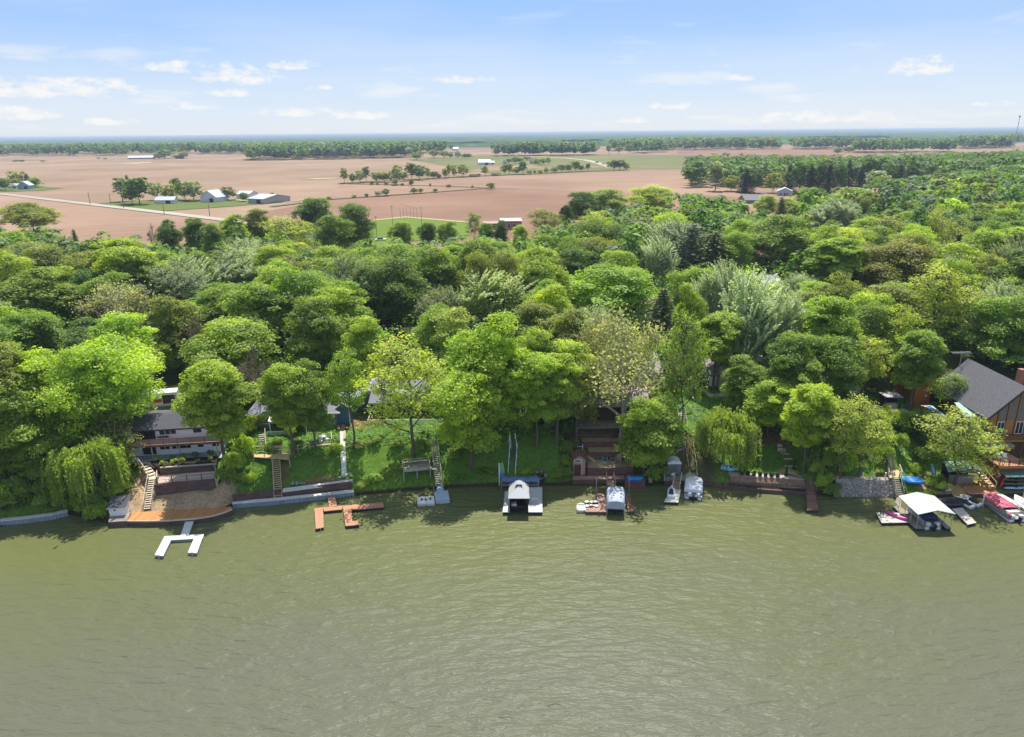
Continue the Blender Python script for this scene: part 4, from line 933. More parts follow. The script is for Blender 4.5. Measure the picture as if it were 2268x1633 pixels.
BLUE_MID = striped('blue_siding', (.085,.16,.28), .2, 2, .3, .7, .06)
TARP_GB = mat('grey_blue_canvas', (.36,.40,.47), .7, .3, var=.16, vscale=1.6, bump=.4, bscale=3)
TARP_B = mat('blue_tarp', (.13,.21,.38), .6, .4, var=.3, vscale=1.5, bump=.4, bscale=4)
TARP_W = mat('white_boat_cover', (.66,.67,.70), .6, .3, var=.1, vscale=1.5, bump=.3, bscale=3)
METAL_R = striped('ribbed_metal_roof', (.52,.53,.54), .3, 0, .2, .45, .05, .5, .25)
ALU = mat('aluminium', (.55,.56,.58), .4, .5, .7, var=.1)
CHAR = mat('black_plastic', (.025,.025,.028), .5, .4)
BLUE_P = mat('blue_plastic', (.03,.20,.55), .4, .5, var=.15)
SKY_P = mat('light_blue_plastic', (.30,.55,.78), .4, .5, var=.12)
TEAL_P = mat('turquoise_plastic', (.05,.40,.55), .5, .4)
NAVY = mat('navy_canvas', (.022,.035,.11), .7, .3, var=.2)
MAGENTA = mat('magenta_plastic', (.56,.03,.26), .4, .5, var=.1)
ROSE = mat('rose_canvas', (.48,.09,.15), .6, .4, var=.22, vscale=1.5)
RED_P = mat('red_plastic', (.50,.05,.03), .5, .4)
GREEN_R = mat('green_metal_roof', (.075,.20,.155), .5, .4, .1, var=.15, vscale=2)
GREEN_PALE = mat('pale_green_metal_roof', (.30,.46,.42), .5, .4, .1, var=.1)
ORANGE = striped('orange_log_siding', (.48,.15,.025), .24, 2, .35, .6, .12)
LOGW = striped('honey_log_siding', (.42,.20,.055), .24, 2, .35, .6, .12)
DKWOOD = striped('dark_brown_logs', (.12,.05,.03), .24, 2, .35, .7, .15)
BRICK = striped('red_brick', (.36,.15,.10), .3, 2, .25, .9, .12)
BEIGE = striped('beige_siding', (.46,.40,.27), .2, 2, .2, .7, .05)
TAUPE = striped('taupe_siding', (.23,.20,.18), .2, 2, .25, .7, .06)
PINKW = mat('dusty_pink_board', (.42,.26,.21), .8, .2, var=.12)
STONE = mat('field_stones', (.30,.26,.235), .9, .2, var=.55, vscale=3.5, bump=1.0, bscale=4)
MULCH = mat('dark_mulch', (.035,.025,.02), .95, .1, var=.5, vscale=8, bump=.8)
GRAVEL = mat('pale_gravel', (.40,.37,.34), .95, .1, var=.3, vscale=9, bump=.5)
RUBBER = mat('tyre_rubber', (.02,.02,.02), .8, .2)
POOLW = mat('pool_water', (.06,.22,.50), .05, .5, var=.25, vscale=.8)
FISH = mat('galvanised_shed', (.34,.36,.37), .45, .5, .4, var=.1)
def P1(x, y): return x*.29385, 775.2+y*.29385
def P2(x, y): return 479.9+x*.3029, 701.4+y*.3029
def P3(x, y): return 959.8+x*.2803, 738.3+y*.2803
def P4(x, y): return 1439.7+x*.2939, 701.4+y*.2939
def P5(x, y): return 1825+x*.2804, 738.3+y*.2804
def PA(x, y): return 221.5+x*.13566, 849+y*.13566
def PB(x, y): return 479.9+x*.1673, 849+y*.1673
def PC(x, y): return 1240.3+x*.17178, 886+y*.17178
def PD(x, y): return 1919.6+x*.15365, 775.2+y*.15365
def PE(x, y): return 1919.6+x*.15365, 959.8+y*.15365
def W(uv, z): return at(uv[0], uv[1], z)
def wb(mb, name, m, root, smooth=False, under=None):
    """build a mesh given in world metres as a part of root (sub-part of under)"""
    inv = (Matrix.Translation(root.location) @ root.rotation_euler.to_matrix().to_4x4()).inverted()
    mb.v = [tuple(inv @ Vector(p)) for p in mb.v]
    return mb.build(name, m, under or root, smooth)
def rails(root, pts, h, m, post=.09, gap=1.6, balus=0, name='handrail', mid=True, rail=.07, mpost=None):
    """railing along a 3-D line: posts each a part, one rail part"""
    pts = [Vector(p) for p in pts]; rb = MB(); 
    for a, b in zip(pts, pts[1:]):
        rb.beam(a+Vector((0,0,h)), b+Vector((0,0,h)), rail, .05)
        if mid: rb.beam(a+Vector((0,0,h*.5)), b+Vector((0,0,h*.5)), .035, .05)
        L = (b-a).length; n = max(1, round(L/gap))
        for i in range(n+1):
            if i == n and b is not pts[-1] and (b-pts[-1]).length > .01: continue
            p = a.lerp(b, i/n); wb(MB().beam(p-Vector((0,0,.15)), p+Vector((0,0,h)), post), 'post', mpost or m, root)
        if balus:
            k = int(L/balus)
            for i in range(1, k): p = a.lerp(b, i/k); rb.beam(p+Vector((0,0,.08)), p+Vector((0,0,h)), .035)
    wb(rb, name, m, root)
def stairs(name, label, foot, head, width, m_tread, m_rail, rail_h=.9, group=None, treads=None, railing=(True, True), m_str=None, cat='stairs', post=.09, root=None, mid=False, solid=False):
    foot, head = Vector(foot), Vector(head); d = head-foot; hd = Vector((d.x, d.y, 0)); L = hd.length; hd.normalize(); side = Vector((-hd.y, hd.x, 0))
    t = root or thing(name, label, cat, (foot.x, foot.y, foot.z), 0, group); n = treads or max(4, round(d.z/.19))
    for s in (-1, 1):
        o = side*(s*(width/2-.03)); wb(MB().beam(foot+o-Vector((0,0,.12)), head+o-Vector((0,0,.12)), .06, .26), 'stringer', m_str or m_tread, t)
    me = None; ang = math.atan2(hd.y, hd.x); run = L/n
    for i in range(n):
        p = foot+hd*((i+.5)*run)+Vector((0, 0, (i+1)*d.z/n-.03))
        if me is None:
            ob = MB().box(-run*(.5 if solid else .42), run*(.5 if solid else .42), -width/2+.06, width/2-.06, -.025, .025).build('tread', m_tread, t); me = ob.data
        else: ob = bpy.data.objects.new('tread', me); COL.objects.link(ob); ob.parent = t
        ob.location = p-t.location; ob.rotation_euler = (0, 0, ang)
    if solid: wb(MB().slab([foot+side*width*.45-Vector((0,0,.3)), head+side*width*.45-Vector((0,0,.3)), head-side*width*.45-Vector((0,0,.3)), foot-side*width*.45-Vector((0,0,.3))], .05), 'soffit', m_tread, t)
    for s, on in zip((-1, 1), railing):
        if on: rails(t, [foot+side*(s*width/2), head+side*(s*width/2)], rail_h, m_rail, post=post, gap=1.7, mid=mid)
    return t
def slab_part(root, name, uvz, th, m):
    return wb(MB().slab([W(p, z) for p, z in uvz], th), name, m, root)
def dock(name, label, pieces, z, m, th=.4, side=None, posts=(), group=None, cat='dock', skirt=None):
    """floating dock; pieces = list of pixel polygons on level z; each piece a section of its own"""
    c = [W(p, z) for p in pieces[0]]; o = sum(c, Vector())/len(c); t = thing(name, label, cat, (o.x, o.y, 0), 0, group)
    for k, pc in enumerate(pieces):
        q = [W(p, z) for p in pc]; zz = z+.003*k
        wb(MB().prism([(p.x, p.y) for p in q], zz-.09, zz), 'dock_section', m, t)
        cx = sum((p.x for p in q))/len(q); cy = sum((p.y for p in q))/len(q)
        wb(MB().prism([(cx+(p.x-cx)*.97, cy+(p.y-cy)*.97) for p in q], -.18-.002*k, zz-.092), 'float', side or CHAR, t)
    for p, zt in posts: a = W(p, z); wb(MB().tube((a.x, a.y, -.5), (a.x, a.y, zt), .05), 'mooring_post', ALU, t)
    return t
def windows(root, wall_p, ux, specs, fr=WHITE, under=None, depth=.06):
    """windows on a wall: wall_p lower-left point (local), ux unit vector along the wall, outward normal = ux rotated -90; specs (x, z, w, h, panes)"""
    ux = Vector(ux).normalized(); nrm = Vector((ux.y, -ux.x, 0))
    for x, z, w, h, n in specs:
        f = MB(); g = MB(); o = Vector(wall_p)+ux*x+Vector((0, 0, z)); b = .07
        def rect(mb, a0, a1, z0, z1, d0, d1):
            vs = [o+ux*a+nrm*d+Vector((0, 0, zz)) for d in (d0, d1) for a, zz in ((a0, z0), (a1, z0), (a1, z1), (a0, z1))]
            mb.add(vs, [(3,2,1,0), (4,5,6,7), (0,1,5,4), (1,2,6,5), (2,3,7,6), (3,0,4,7)])
        rect(f, -b, w+b, -b, 0, -.02, depth); rect(f, -b, w+b, h, h+b, -.02, depth); rect(f, -b, 0, 0, h, -.02, depth); rect(f, w, w+b, 0, h, -.02, depth)
        for i in range(1, n): rect(f, w*i/n-.03, w*i/n+.03, 0, h, -.02, depth-.012)
        rect(g, 0, w, 0, h, -.02, .02)
        fo = f.build('window', fr, under or root); g.build('pane', GLASS, fo)
def gable_roof(root, x0, x1, y0, y1, ze, zr, over=.45, m=ROOF_GREY, axis='x', th=.16, name='roof', ridge=None):
    """two roof slopes as one roof; axis = direction of the ridge"""
    b = MB(); sl = (zr-ze)/(((y1-y0) if axis == 'x' else (x1-x0))/2)
    if axis == 'x':
        ym = (y0+y1)/2 if ridge is None else ridge; s0 = (zr-ze)/(ym-y0); s1 = (zr-ze)/(y1-ym)
        b.slab([(x0-over, y0-over, ze-over*s0), (x1+over, y0-over, ze-over*s0), (x1+over, ym, zr), (x0-over, ym, zr)], th)
        b.slab([(x0-over, ym, zr+.002), (x1+over, ym, zr+.002), (x1+over, y1+over, ze-over*s1), (x0-over, y1+over, ze-over*s1)], th)
    else:
        xm = (x0+x1)/2 if ridge is None else ridge; s0 = (zr-ze)/(xm-x0); s1 = (zr-ze)/(x1-xm)
        b.slab([(x0-over, y0-over, ze-over*s0), (xm, y0-over, zr), (xm, y1+over, zr), (x0-over, y1+over, ze-over*s0)], th)
        b.slab([(xm, y0-over, zr+.002), (x1+over, y0-over, ze-over*s1), (x1+over, y1+over, ze-over*s1), (xm, y1+over, zr+.002)], th)
    return b.build(name, m, root)
def gable_walls(root, x0, x1, y0, y1, z0, ze, zr, m, axis='x', name='wall', ridge=None):
    b = MB()
    if axis == 'x':
        ym = (y0+y1)/2 if ridge is None else ridge
        b.add([(x0,y0,z0),(x1,y0,z0),(x1,y1,z0),(x0,y1,z0),(x0,y0,ze),(x1,y0,ze),(x1,y1,ze),(x0,y1,ze),(x0,ym,zr-.05),(x1,ym,zr-.05)], [(0,1,5,4),(2,3,7,6),(1,2,6,9,5),(3,0,4,8,7),(3,2,1,0)])
    else:
        xm = (x0+x1)/2 if ridge is None else ridge
        b.add([(x0,y0,z0),(x1,y0,z0),(x1,y1,z0),(x0,y1,z0),(x0,y0,ze),(x1,y0,ze),(x1,y1,ze),(x0,y1,ze),(xm,y0,zr-.05),(xm,y1,zr-.05)], [(0,1,5,8,4),(2,3,7,9,6),(1,2,6,5),(3,0,4,7),(3,2,1,0)])
    return b.build(name, m, root)
def tie_wall(name, label, a, b, z0, z1, th, m=None, cat='retaining wall', course=.22, seed=0, group=None, back=None):
    """retaining wall of stacked timbers from a to b (x,y): each course broken into timbers of its own length, proud or back"""
    a, b = Vector((a[0], a[1], 0)), Vector((b[0], b[1], 0)); d = b-a; L = d.length; rz = math.atan2(d.y, d.x); rnd = random.Random(seed+int(L*10))
    t = thing(name, label, cat, (a.x, a.y, z0), rz, group); n = max(1, round((z1-z0)/course)); h = (z1-z0)/n
    for i in range(n):
        x = 0.0
        while x < L-.05:
            l = min(L-x, rnd.uniform(2.0, 3.2)); 
            if L-x-l < .8: l = L-x
            o = rnd.uniform(-.035, .035); MB().box(x+.012, x+l-.012, o, th+o, i*h+.008, (i+1)*h-.008).build('timber', m or TIE, t); x += l
    MB().box(.02, L-.02, .06, th+.04, -.3, (z1-z0)-.03).build('backing', m or TIE, t)
    return t
def sheet_pile(name, label, pts, z0, z1, rib=.45, m=None):
    """corrugated steel seawall along a line of (x,y), with a flat cap"""
    P = [Vector((p[0], p[1], 0)) for p in pts]; o = P[0]; t = thing(name, label, 'seawall', (o.x, o.y, 0)); line = []
    for a, b in zip(P, P[1:]):
        L = (b-a).length; n = max(1, int(L/(rib/4))); d = (b-a)/L; nr = Vector((d.y, -d.x, 0))
        for i in range(n): q = a+d*(L*i/n); line.append(q+nr*(.0 if (len(line) % 4) < 2 else .11))
    line.append(P[-1]); k = len(line); mb = MB(); vs = [(p.x, p.y, z0) for p in line]+[(p.x, p.y, z1) for p in line]
    mb.add(vs, [(i, i+1, k+i+1, k+i) for i in range(k-1)]); wb(mb, 'sheet_piling', m or STEEL, t)
    cp = MB()
    for a, b in zip(P, P[1:]):
        d = (b-a).normalized(); nr = Vector((d.y, -d.x, 0)); e = [a+nr*.16, b+nr*.16, b-nr*.62, a-nr*.62]; cp.slab([(p.x, p.y, z1+.06) for p in e], .1)
    wb(cp, 'cap', CONC_L, t); return t
def boat_hull(mb, L, Wd, H, bow=.5, z0=0, n=9, flat=.7):
    """hull from stern (y=0) to bow (y=L) in local metres"""
    rings = []
    for i in range(n):
        t = i/(n-1); w = Wd/2*(1-max(0, (t-bow)/(1-bow))**2.2*.93); sh = H*(1+.22*max(0, t-.5)**2*4); k = max(0, (t-.6)/.4)**2*.55*H
        y = L*t; rings.append([(-w, y, z0+sh), (-w*.98, y, z0+sh*.55), (-w*flat, y, z0+k), (0, y, z0+k*.8-.03), (w*flat, y, z0+k), (w*.98, y, z0+sh*.55), (w, y, z0+sh)])
    return mb.loft(rings, closed=True, caps=True)
def outboard(root, x, y, z, m=None, s=1.0):
    mb = MB(); mb.ell((x, y-.22*s, z+.55*s), (.19*s, .26*s, .3*s), 10, 6); mb.box(x-.07*s, x+.07*s, y-.3*s, y-.12*s, z-.5*s, z+.35*s); mb.box(x-.1*s, x+.1*s, y-.12*s, y+.02*s, z+.0*s, z+.35*s)
    return mb.build('outboard_motor', m or CHAR, root)
# ------------------------------------------------------------------ first property: white house, terraces, curved boardwalk
sheet_pile('steel_seawall', 'grey corrugated steel seawall at the left edge beside the willow', [(W((u, v), .72).x, W((u, v), .72).y) for u, v in ((-110,1175),(0,1154),(58,1148),(118,1140),(150,1132))], -.8, .72)
def boardwalk():
    z = .85; bk = [(294,1133.7),(332,1133),(411,1128),(511,1122),(514,1124)]; fr = [(514,1127),(497,1134),(470,1142),(435,1147.5),(373,1152),(323,1153.5),(282,1153)]
    q = [W(p, z) for p in bk+fr]; o = q[0]; t = thing('boardwalk', 'curved orange-stained boardwalk with white edge along the water', 'boardwalk', (o.x, o.y, 0))
    wb(MB().prism([(p.x, p.y) for p in q], z-.1, z), 'deck', DECK_OR, t)
    f = [W(p, z) for p in fr]; b = MB(); c = MB()
    for a, d in zip(f, f[1:]):
        b.beam(a+Vector((0,-.04,-.07)), d+Vector((0,-.04,-.07)), .09, .2); c.beam(a+Vector((0,.12,-.62)), d+Vector((0,.12,-.62)), .12, .85)
    wb(b, 'edge_board', LUMBER_P, t); wb(c, 'skirt', TIE, t)
    for a in f[::1]: wb(MB().tube(a+Vector((0,.02,-1.2)), a+Vector((0,.02,-.15)), .1), 'post', TIE, t)
    t2 = thing('landing_pad', 'weathered grey board landing under the white pump shed', 'landing', (W((268,1146), z).x, W((268,1146), z).y, 0))
    pq = [W(p, z+.01) for p in ((243,1139),(290,1133.7),(281,1153.5),(240,1156))]; wb(MB().prism([(p.x, p.y) for p in pq], z-.1, z+.01), 'deck', DECK_GREY, t2); wb(MB().prism([(p.x, p.y+.05) for p in pq], -.5, z-.102), 'skirt', TIE, t2)
boardwalk()
def pump_shed():
    p = W((243.5, 1143.2), .86); t = thing('pump_shed', 'small white pump shed with slanting black roof at the end of the boardwalk', 'shed', (p.x, p.y, .86), R(6)); w, d = 2.1, 1.7
    b = MB(); b.add([(0,0,0),(w,0,0),(w,d,0),(0,d,0),(0,0,1.35),(w,0,1.35),(w,d,1.95),(0,d,1.95)], [(0,1,5,4),(1,2,6,5),(2,3,7,6),(3,0,4,7),(3,2,1,0)]); b.build('wall', SIDING, t)
    MB().slab([(-.18,-.25,1.31),(w+.18,-.25,1.31),(w+.18,d+.18,2.05),(-.18,d+.18,2.05)], .07).build('roof', ROOF_DARK, t)
    MB().slab([(-.2,-.27,1.25),(w+.2,-.27,1.25),(w+.2,-.2,1.28),(-.2,-.2,1.28)], .1).build('fascia', WHITE, t)
    MB().cbox((.75,-.03,.86), (.2,.05,.2)).build('vent', BLACKM, t); MB().box(w, w+.03, .5, 1.2, 0, 1.4).build('door', WHITE, t)
pump_shed()
dock('floating_dock', 'white U-shaped floating dock reached by a gangway from the boardwalk',
     [[P1(1240,1403),P1(1537,1387),P1(1528,1418),P1(1228,1436)], [P1(1239,1404.5),P1(1288,1434),P1(1230,1552),P1(1165,1546)], [P1(1461,1421),P1(1536,1388.5),P1(1484,1530),P1(1415,1527)], [P1(1402,1276),P1(1466,1272),P1(1421,1395),P1(1361,1398)]], .42, DOCK_W, side=mat('dock_float_grey', (.25,.25,.24)), posts=[(P1(1200,1556), .75), (P1(1449,1534), .75), (P1(1238,1402), .7)])
# stairs: lower flight and upper flight to the house patio
rootst = stairs('wooden_stairs', 'pale wooden stairs with handrails from the boardwalk to the house patio', W(P1(1113,1205), .85), W(P1(1150,968), 3.6), 1.0, LUMBER_P, LUMBER_P, m_str=LUMBER_W)
_a, _b = W(P1(1150,950), 3.6), W(P1(1075,848), 4.62)
stairs('wooden_stairs', None, _a, _b, 1.1, LUMBER_P, LUMBER_P, m_str=LUMBER_W, root=rootst, railing=(False, True))
_p = W(P1(1150,955), 3.6); wb(MB().cbox((_p.x, _p.y+.1, 3.54), (1.4, 1.3, .1)), 'landing', LUMBER_P, rootst)
tie_wall('timber_wall', 'lower retaining wall of dark stacked timbers under the railed patio', (W(P1(1172,1095), 1.9).x, W(P1(1172,1095), 1.9).y), (W(P1(1630,1048), 1.9).x, W(P1(1630,1048), 1.9).y), 1.85, 3.55, .35, seed=3)
tie_wall('timber_wall', 'upper retaining wall of dark stacked timbers between patio and planted bed', (W(P1(1210,942), 3.6).x, W(P1(1210,942), 3.6).y), (W(P1(1632,908), 3.6).x, W(P1(1632,908), 3.6).y), 3.5, 4.68, .35, seed=5)
def terrace():
    A, B = W(P1(1176,1010), 3.58), W(P1(1632,970), 3.58); C, D = W(P1(1634,905), 3.58), W(P1(1206,940), 3.58)
    t = thing('terrace', 'pinkish gravel patio with wire railing between two dark timber walls', 'patio', tuple(A)); n = Vector((0, .25, 0))
    wb(MB().prism([(p.x, p.y) for p in (A+n, B+n, C, D)], 1.9, 3.58), 'paving', PAVER, t)
    rails(t, [A+Vector((.1,.25,0)), B+Vector((-.1,.25,0))], .95, LUMBER_P, gap=1.75, mpost=TIE_R, post=.11)
    rails(t, [B+Vector((-.1,.3,0)), C+Vector((-.1,-.2,0))], .95, LUMBER_P, gap=1.3); rails(t, [A+Vector((.1,.3,0)), D+Vector((-.1,-.5,0))], .95, LUMBER_P, gap=1.5)
    bd = thing('flower_bed', 'dark mulched planting bed in front of the white house', 'planting bed', (A.x, A.y+4, 4.4))
    q = [W(P1(1206,888), 4.64), W(P1(1632,858), 4.64), W(P1(1640,800), 4.7), W(P1(1390,815), 4.7), W(P1(1110,838), 4.7)]; wb(MB().prism([(p.x, p.y) for p in q], 3.6, [p.z for p in q]), 'mulch', MULCH, bd)
    wb(MB().beam(W(P1(1208,886), 4.76), W(P1(1632,858), 4.76), .3, .12), 'edging', LUMBER_W, bd)
    names = ['golden', 'grey-green', 'dark green', 'light green']
    for i, (x, y, c, s) in enumerate([(1015,1325,'lime',.45),(1080,1345,'grey',.5),(1180,1325,'gold',.5),(1360,1308,'lime',.5),(1255,1282,'gold',.4),(955,1272,'fresh',.5),(1190,1240,'mid',.5),(1350,1232,'mid',.5),(1570,1215,'deep',.6),(1600,1290,'mid',.4),(1800,1200,'deep',.6),(1790,1265,'gold',.4)]):
        p = W(PA(x, y), 4.68); plant('bush', p.x, p.y, s*1.6, s, c, f'{PHR[c]} little shrub in the mulched bed, {["first","second","third","fourth","fifth","sixth","seventh","eighth","ninth","tenth","eleventh","twelfth"][sorted([1015,1080,1180,1360,1255,955,1190,1350,1570,1600,1800,1790]).index(x)]} from the left', 'shrubs in the mulched bed', z=4.66)
    rk = random.Random(3); t3 = thing('boulder_edge', 'row of rough stones beside the upper stairs of the white house', 'stones', tuple(W(P1(1150,870), 4.6)))
    for i in range(9):
        p = W((P1(1105+i*13, 845+i*7)), 4.66-i*.09); wb(MB().ell((p.x, p.y, p.z), (.3, .26, .24), 8, 5, .18, i), 'stone', STONE, t3)
terrace()
def white_house():
    p = W(PA(505, 1195), 4.6); t = thing('lake_house', 'white two-storey house with dark roof above the timber terraces', 'house', (p.x, p.y, 4.6), R(7)); Wd, D, H1, H2 = 13.2, 6.0, 2.35, 4.45
    gable_walls(t, 0, Wd, 0, D, 0, H2, H2+.85, SIDING); gable_roof(t, 0, Wd, 0, D, H2, H2+.85, .55, ROOF_DARK)
    MB().box(-.6, Wd+.6, -.64, -.56, H2-.33, H2-.12).build('gutter', FRAME_D, t); MB().tube((8.2, 1.6, H2+.4), (8.2, 1.6, H2+1.25), .1).build('vent_pipe', CHAR, t)
    b = MB().box(.75, 4.0, -.05, .05, H1+.12, H1+1.95); po = b.build('patio_doors', FRAME_D, t)
    for i in range(4): MB().box(.82+i*.8, .82+i*.8+.72, -.08, -.052, H1+.2, H1+1.88).build('pane', GLASS, po)
    windows(t, (0, -.0, 0), (1, 0, 0), [(4.7, H1+1.0, .55, .7, 1), (5.5, H1+1.0, .55, .7, 1), (6.3, H1+1.0, .55, .7, 1), (1.9, .25, 1.75, 1.75, 2), (4.4, .95, .5, .9, 1), (5.15, .95, .5, .9, 1), (6.1, .95, .5, .8, 1), (6.85, .95, 1.15, .8, 1), (8.2, .95, .45, .8, 1), (9.8, 1.0, .7, .7, 1), (11.9, 1.0, .8, .8, 1), (9.5, H1+1.0, 1.0, .9, 2)], FRAME_D)
    MB().box(-2.2, Wd+.3, -1.75, -.06, H1-.12, H1).build('upper_deck', DECK_PINK, t); MB().box(-2.25, Wd+.35, -1.83, -1.76, H1-.3, H1+.03).build('deck_fascia', TIE_R, t); MB().box(-2.2, -.06, -.04, D*.8, H1-.12, H1-.003).build('side_deck', DECK_PINK, t)
    rb = MB(); rb.box(-2.2, Wd+.3, -1.74, -1.69, H1+.88, H1+.95)
    rb.build('deck_rail', TIE_R, t); 
    for i in range(9): MB().box(-2.2+i*1.93, -2.12+i*1.93, -1.75, -1.67, H1, H1+.95).build('rail_post', TIE_R, t)
    for i in range(8): MB().box(-2.1+i*1.93, -.3+i*1.93, -1.715, -1.70, H1+.06, H1+.86).build('rail_panel', mat('bronze_mesh_panel', (.30,.20,.18), .8, .2, var=.08), t)
    for x in (-2.0, 3.7, 7.6, 12.9): MB().box(x-.07, x+.07, -1.6, -1.46, 0, H1-.13).build('post', LUMBER_W, t)
    MB().box(.12, .62, -.3, -.06, H1+.003, H2-.2).build('column', WHITE, t)
    MB().box(-.6, Wd+.6, -2.4, -.06, -.1, .02).build('patio_slab', mat('grey_blue_slab', (.33,.35,.38), .9, .2), t)
    bn = thing('bench', 'thin black metal bench on the upper deck of the white house', 'bench', tuple(Matrix.Translation(t.location) @ Matrix.Rotation(R(7), 4, 'Z') @ Vector((4.4, -.75, H1))), R(7))
    MB().box(0, 1.6, -.2, .2, .42, .46).build('seat', CHAR, bn); MB().box(0, 1.6, .2, .24, .6, .85).build('backrest', CHAR, bn)
    for x in (.05, 1.5): MB().box(x, x+.05, -.2, .22, 0, .42).build('leg', CHAR, bn)
white_house()
def truck():
    p = on_ground(*PA(1150, 440)); z = p.z; t = thing('moving_truck', 'white moving truck with orange stripe and dark side picture, parked behind the white house', 'truck', (p.x, p.y, z), R(13))
    WP = mat('truck_white', (.80,.80,.80), .35, .5, var=.03); OR = mat('truck_orange', (.62,.10,.03), .4, .4)
    MB().box(-4.1, 1.35, 0, 2.3, .85, 3.1).build('cargo_box', WP, t); MB().box(-4.12, 1.37, -.02, 2.32, 3.1, 3.16).build('roof', mat('truck_roof', (.62,.63,.66), .5, .4), t)
    MB().box(-4.0, -1.05, -.02, -.001, 1.55, 2.15).build('stripe', OR, t); MB().box(-4.0, 1.2, -.018, -.001, .98, 1.06).build('trim_line', OR, t)
    gm = mat('side_picture', (.055,.045,.05), .5, .3, var=.9, vscale=1.6); MB().box(-.95, 1.0, -.024, -.001, 1.25, 2.75).build('side_picture', gm, t); MB().box(1.08, 1.25, -.02, -.001, 2.0, 2.6).build('rear_mark', OR, t)
    MB().box(-4.0, 1.3, .1, 2.2, .5, .84).build('chassis', CHAR, t); MB().box(-2.6, -.75, -.01, .08, .42, .84).build('side_skirt', WP, t); MB().box(.7, 1.4, -.01, .08, .5, .84).build('rear_skirt', WP, t)
    c = MB(); pr = [(-6.35,.5),(-4.25,.5),(-4.25,2.35),(-5.05,2.3),(-5.65,1.45),(-6.3,1.2)]; c.add([(x, .1, z_) for x, z_ in pr]+[(x, 2.2, z_) for x, z_ in pr], [(0,1,2,3,4,5), (11,10,9,8,7,6)]+[(i, i+6, (i+1) % 6+6, (i+1) % 6) for i in range(6)]); c.build('cab', WP, t)
    MB().add([(-5.5,.085,1.5),(-4.45,.085,1.5),(-4.45,.085,2.15),(-4.98,.085,2.15)], [(0,1,2,3)]).build('side_window', GLASS, t); MB().slab([(-5.66,.2,1.5),(-5.66,2.1,1.5),(-5.1,2.1,2.26),(-5.1,.2,2.26)], .02).build('windscreen', GLASS, t)
    MB().cbox((-6.38, 1.15, .6), (.12, 2.1, .25)).build('bumper', CHAR, t); MB().cbox((-5.35, -.02, 1.7), (.12, .2, .35)).build('mirror', CHAR, t)
    for x in (0, -5.3):
        for y in (.16, 2.1):
            w = MB().tube((x, y-.14, .44), (x, y+.14, .44), .44, n=18).build('wheel', RUBBER, t); MB().tube((x, y-.16, .44), (x, y+.16, .44), .22, n=12).build('rim', ALU, w)
truck()
q_ = [W((u, v), 6.9) for u, v in ((300,905),(420,890),(480,893),(520,905),(500,918),(420,920),(330,922))]
_b = MB().prism([(p.x, p.y) for p in q_], [ground(p.x, p.y)-.4 for p in q_], [ground(p.x, p.y)+.05 for p in q_]).build('driveway', mat('asphalt_drive', (.12,.12,.125), .9, .2, var=.2), None); struct(_b)
# ------------------------------------------------------------------ second property: blue-grey house, yellow stairs, F-shaped dock
sheet_pile('steel_seawall', 'blue-grey corrugated steel seawall below the yellow wooden stairs', [(W((u, v), .78).x, W((u, v), .78).y) for u, v in ((514,1115),(600,1108),(700,1097.5),(784,1088.5))], -.8, .74)
_l, _r = W(PB(210,1572), .85), W(PB(1795,1385), .85)
tie_wall('timber_wall', 'long low dark timber wall behind the steel seawall', (_l.x, _l.y+.15), (_r.x, _r.y), .78, 1.85, .3, seed=9)
_a, _b = W(PB(870,1412), 1.9), W(PB(1790,1290), 1.9); t_ = thing('gravel_strip', 'pale gravel strip on top of the long dark timber wall', 'gravel strip', tuple(_a))
wb(MB().prism([(_a.x, _a.y), (_b.x, _b.y), (_b.x, _b.y+.55), (_a.x, _a.y+.5)], 1.5, 1.9), 'gravel', CONC_L, t_)
stB = stairs('wooden_stairs', 'steep yellow wooden stairs rising from the steel seawall to a small platform', W(PB(815,1502), .86), W(PB(786,962), 4.5), 1.05, LUMBER, LUMBER, rail_h=.75, m_str=LUMBER)
def platform():
    z = 4.5; q = [W(p, z) for p in (PB(492,975), PB(960,1000), PB(965,925), PB(640,905), PB(485,915))]; c = sum(q, Vector())/5
    t = thing('landing_platform', 'small wooden platform with bench at the head of the yellow stairs', 'platform', tuple(c)); wb(MB().prism([(p.x, p.y) for p in q], z-.15, z), 'deck', DECK_TAN, t)
    for p in q[:2]+[q[4], (q[0]+q[1])/2]: wb(MB().beam((p.x, p.y+.05, z-2.2), (p.x, p.y+.05, z-.15), .12), 'post', LUMBER_W, t)
    rails(t, [q[4], q[3], q[2]], .9, LUMBER, gap=1.5); e = W(PB(1180,880), 4.75); rails(t, [q[2]+Vector((.1,0,0)), e, W(PB(1232,860), 4.9)], .9, LUMBER, gap=1.4); rails(t, [q[0], q[0]+Vector((1.6,0,0))], .9, LUMBER, gap=1.5)
    b = W(PB(805,905), z); bn = thing('bench', 'tan wooden bench on the platform above the yellow stairs', 'bench', (b.x, b.y, z)); MB().box(-.7, .7, -.2, .2, .4, .46).build('seat', LUMBER, bn); MB().box(-.7, .7, .2, .26, .5, .95).build('backrest', LUMBER, bn)
    for x in (-.6, .55): MB().box(x, x+.06, -.18, .2, 0, .4).build('leg', LUMBER, bn)
platform()
stairs('wooden_stairs', 'upper wooden stairs from the platform to the blue-grey house', W(PB(610,915), 4.5), W(PB(600,670), 6.2), 1.0, LUMBER_W, LUMBER_P, m_str=LUMBER_W, railing=(True, False))
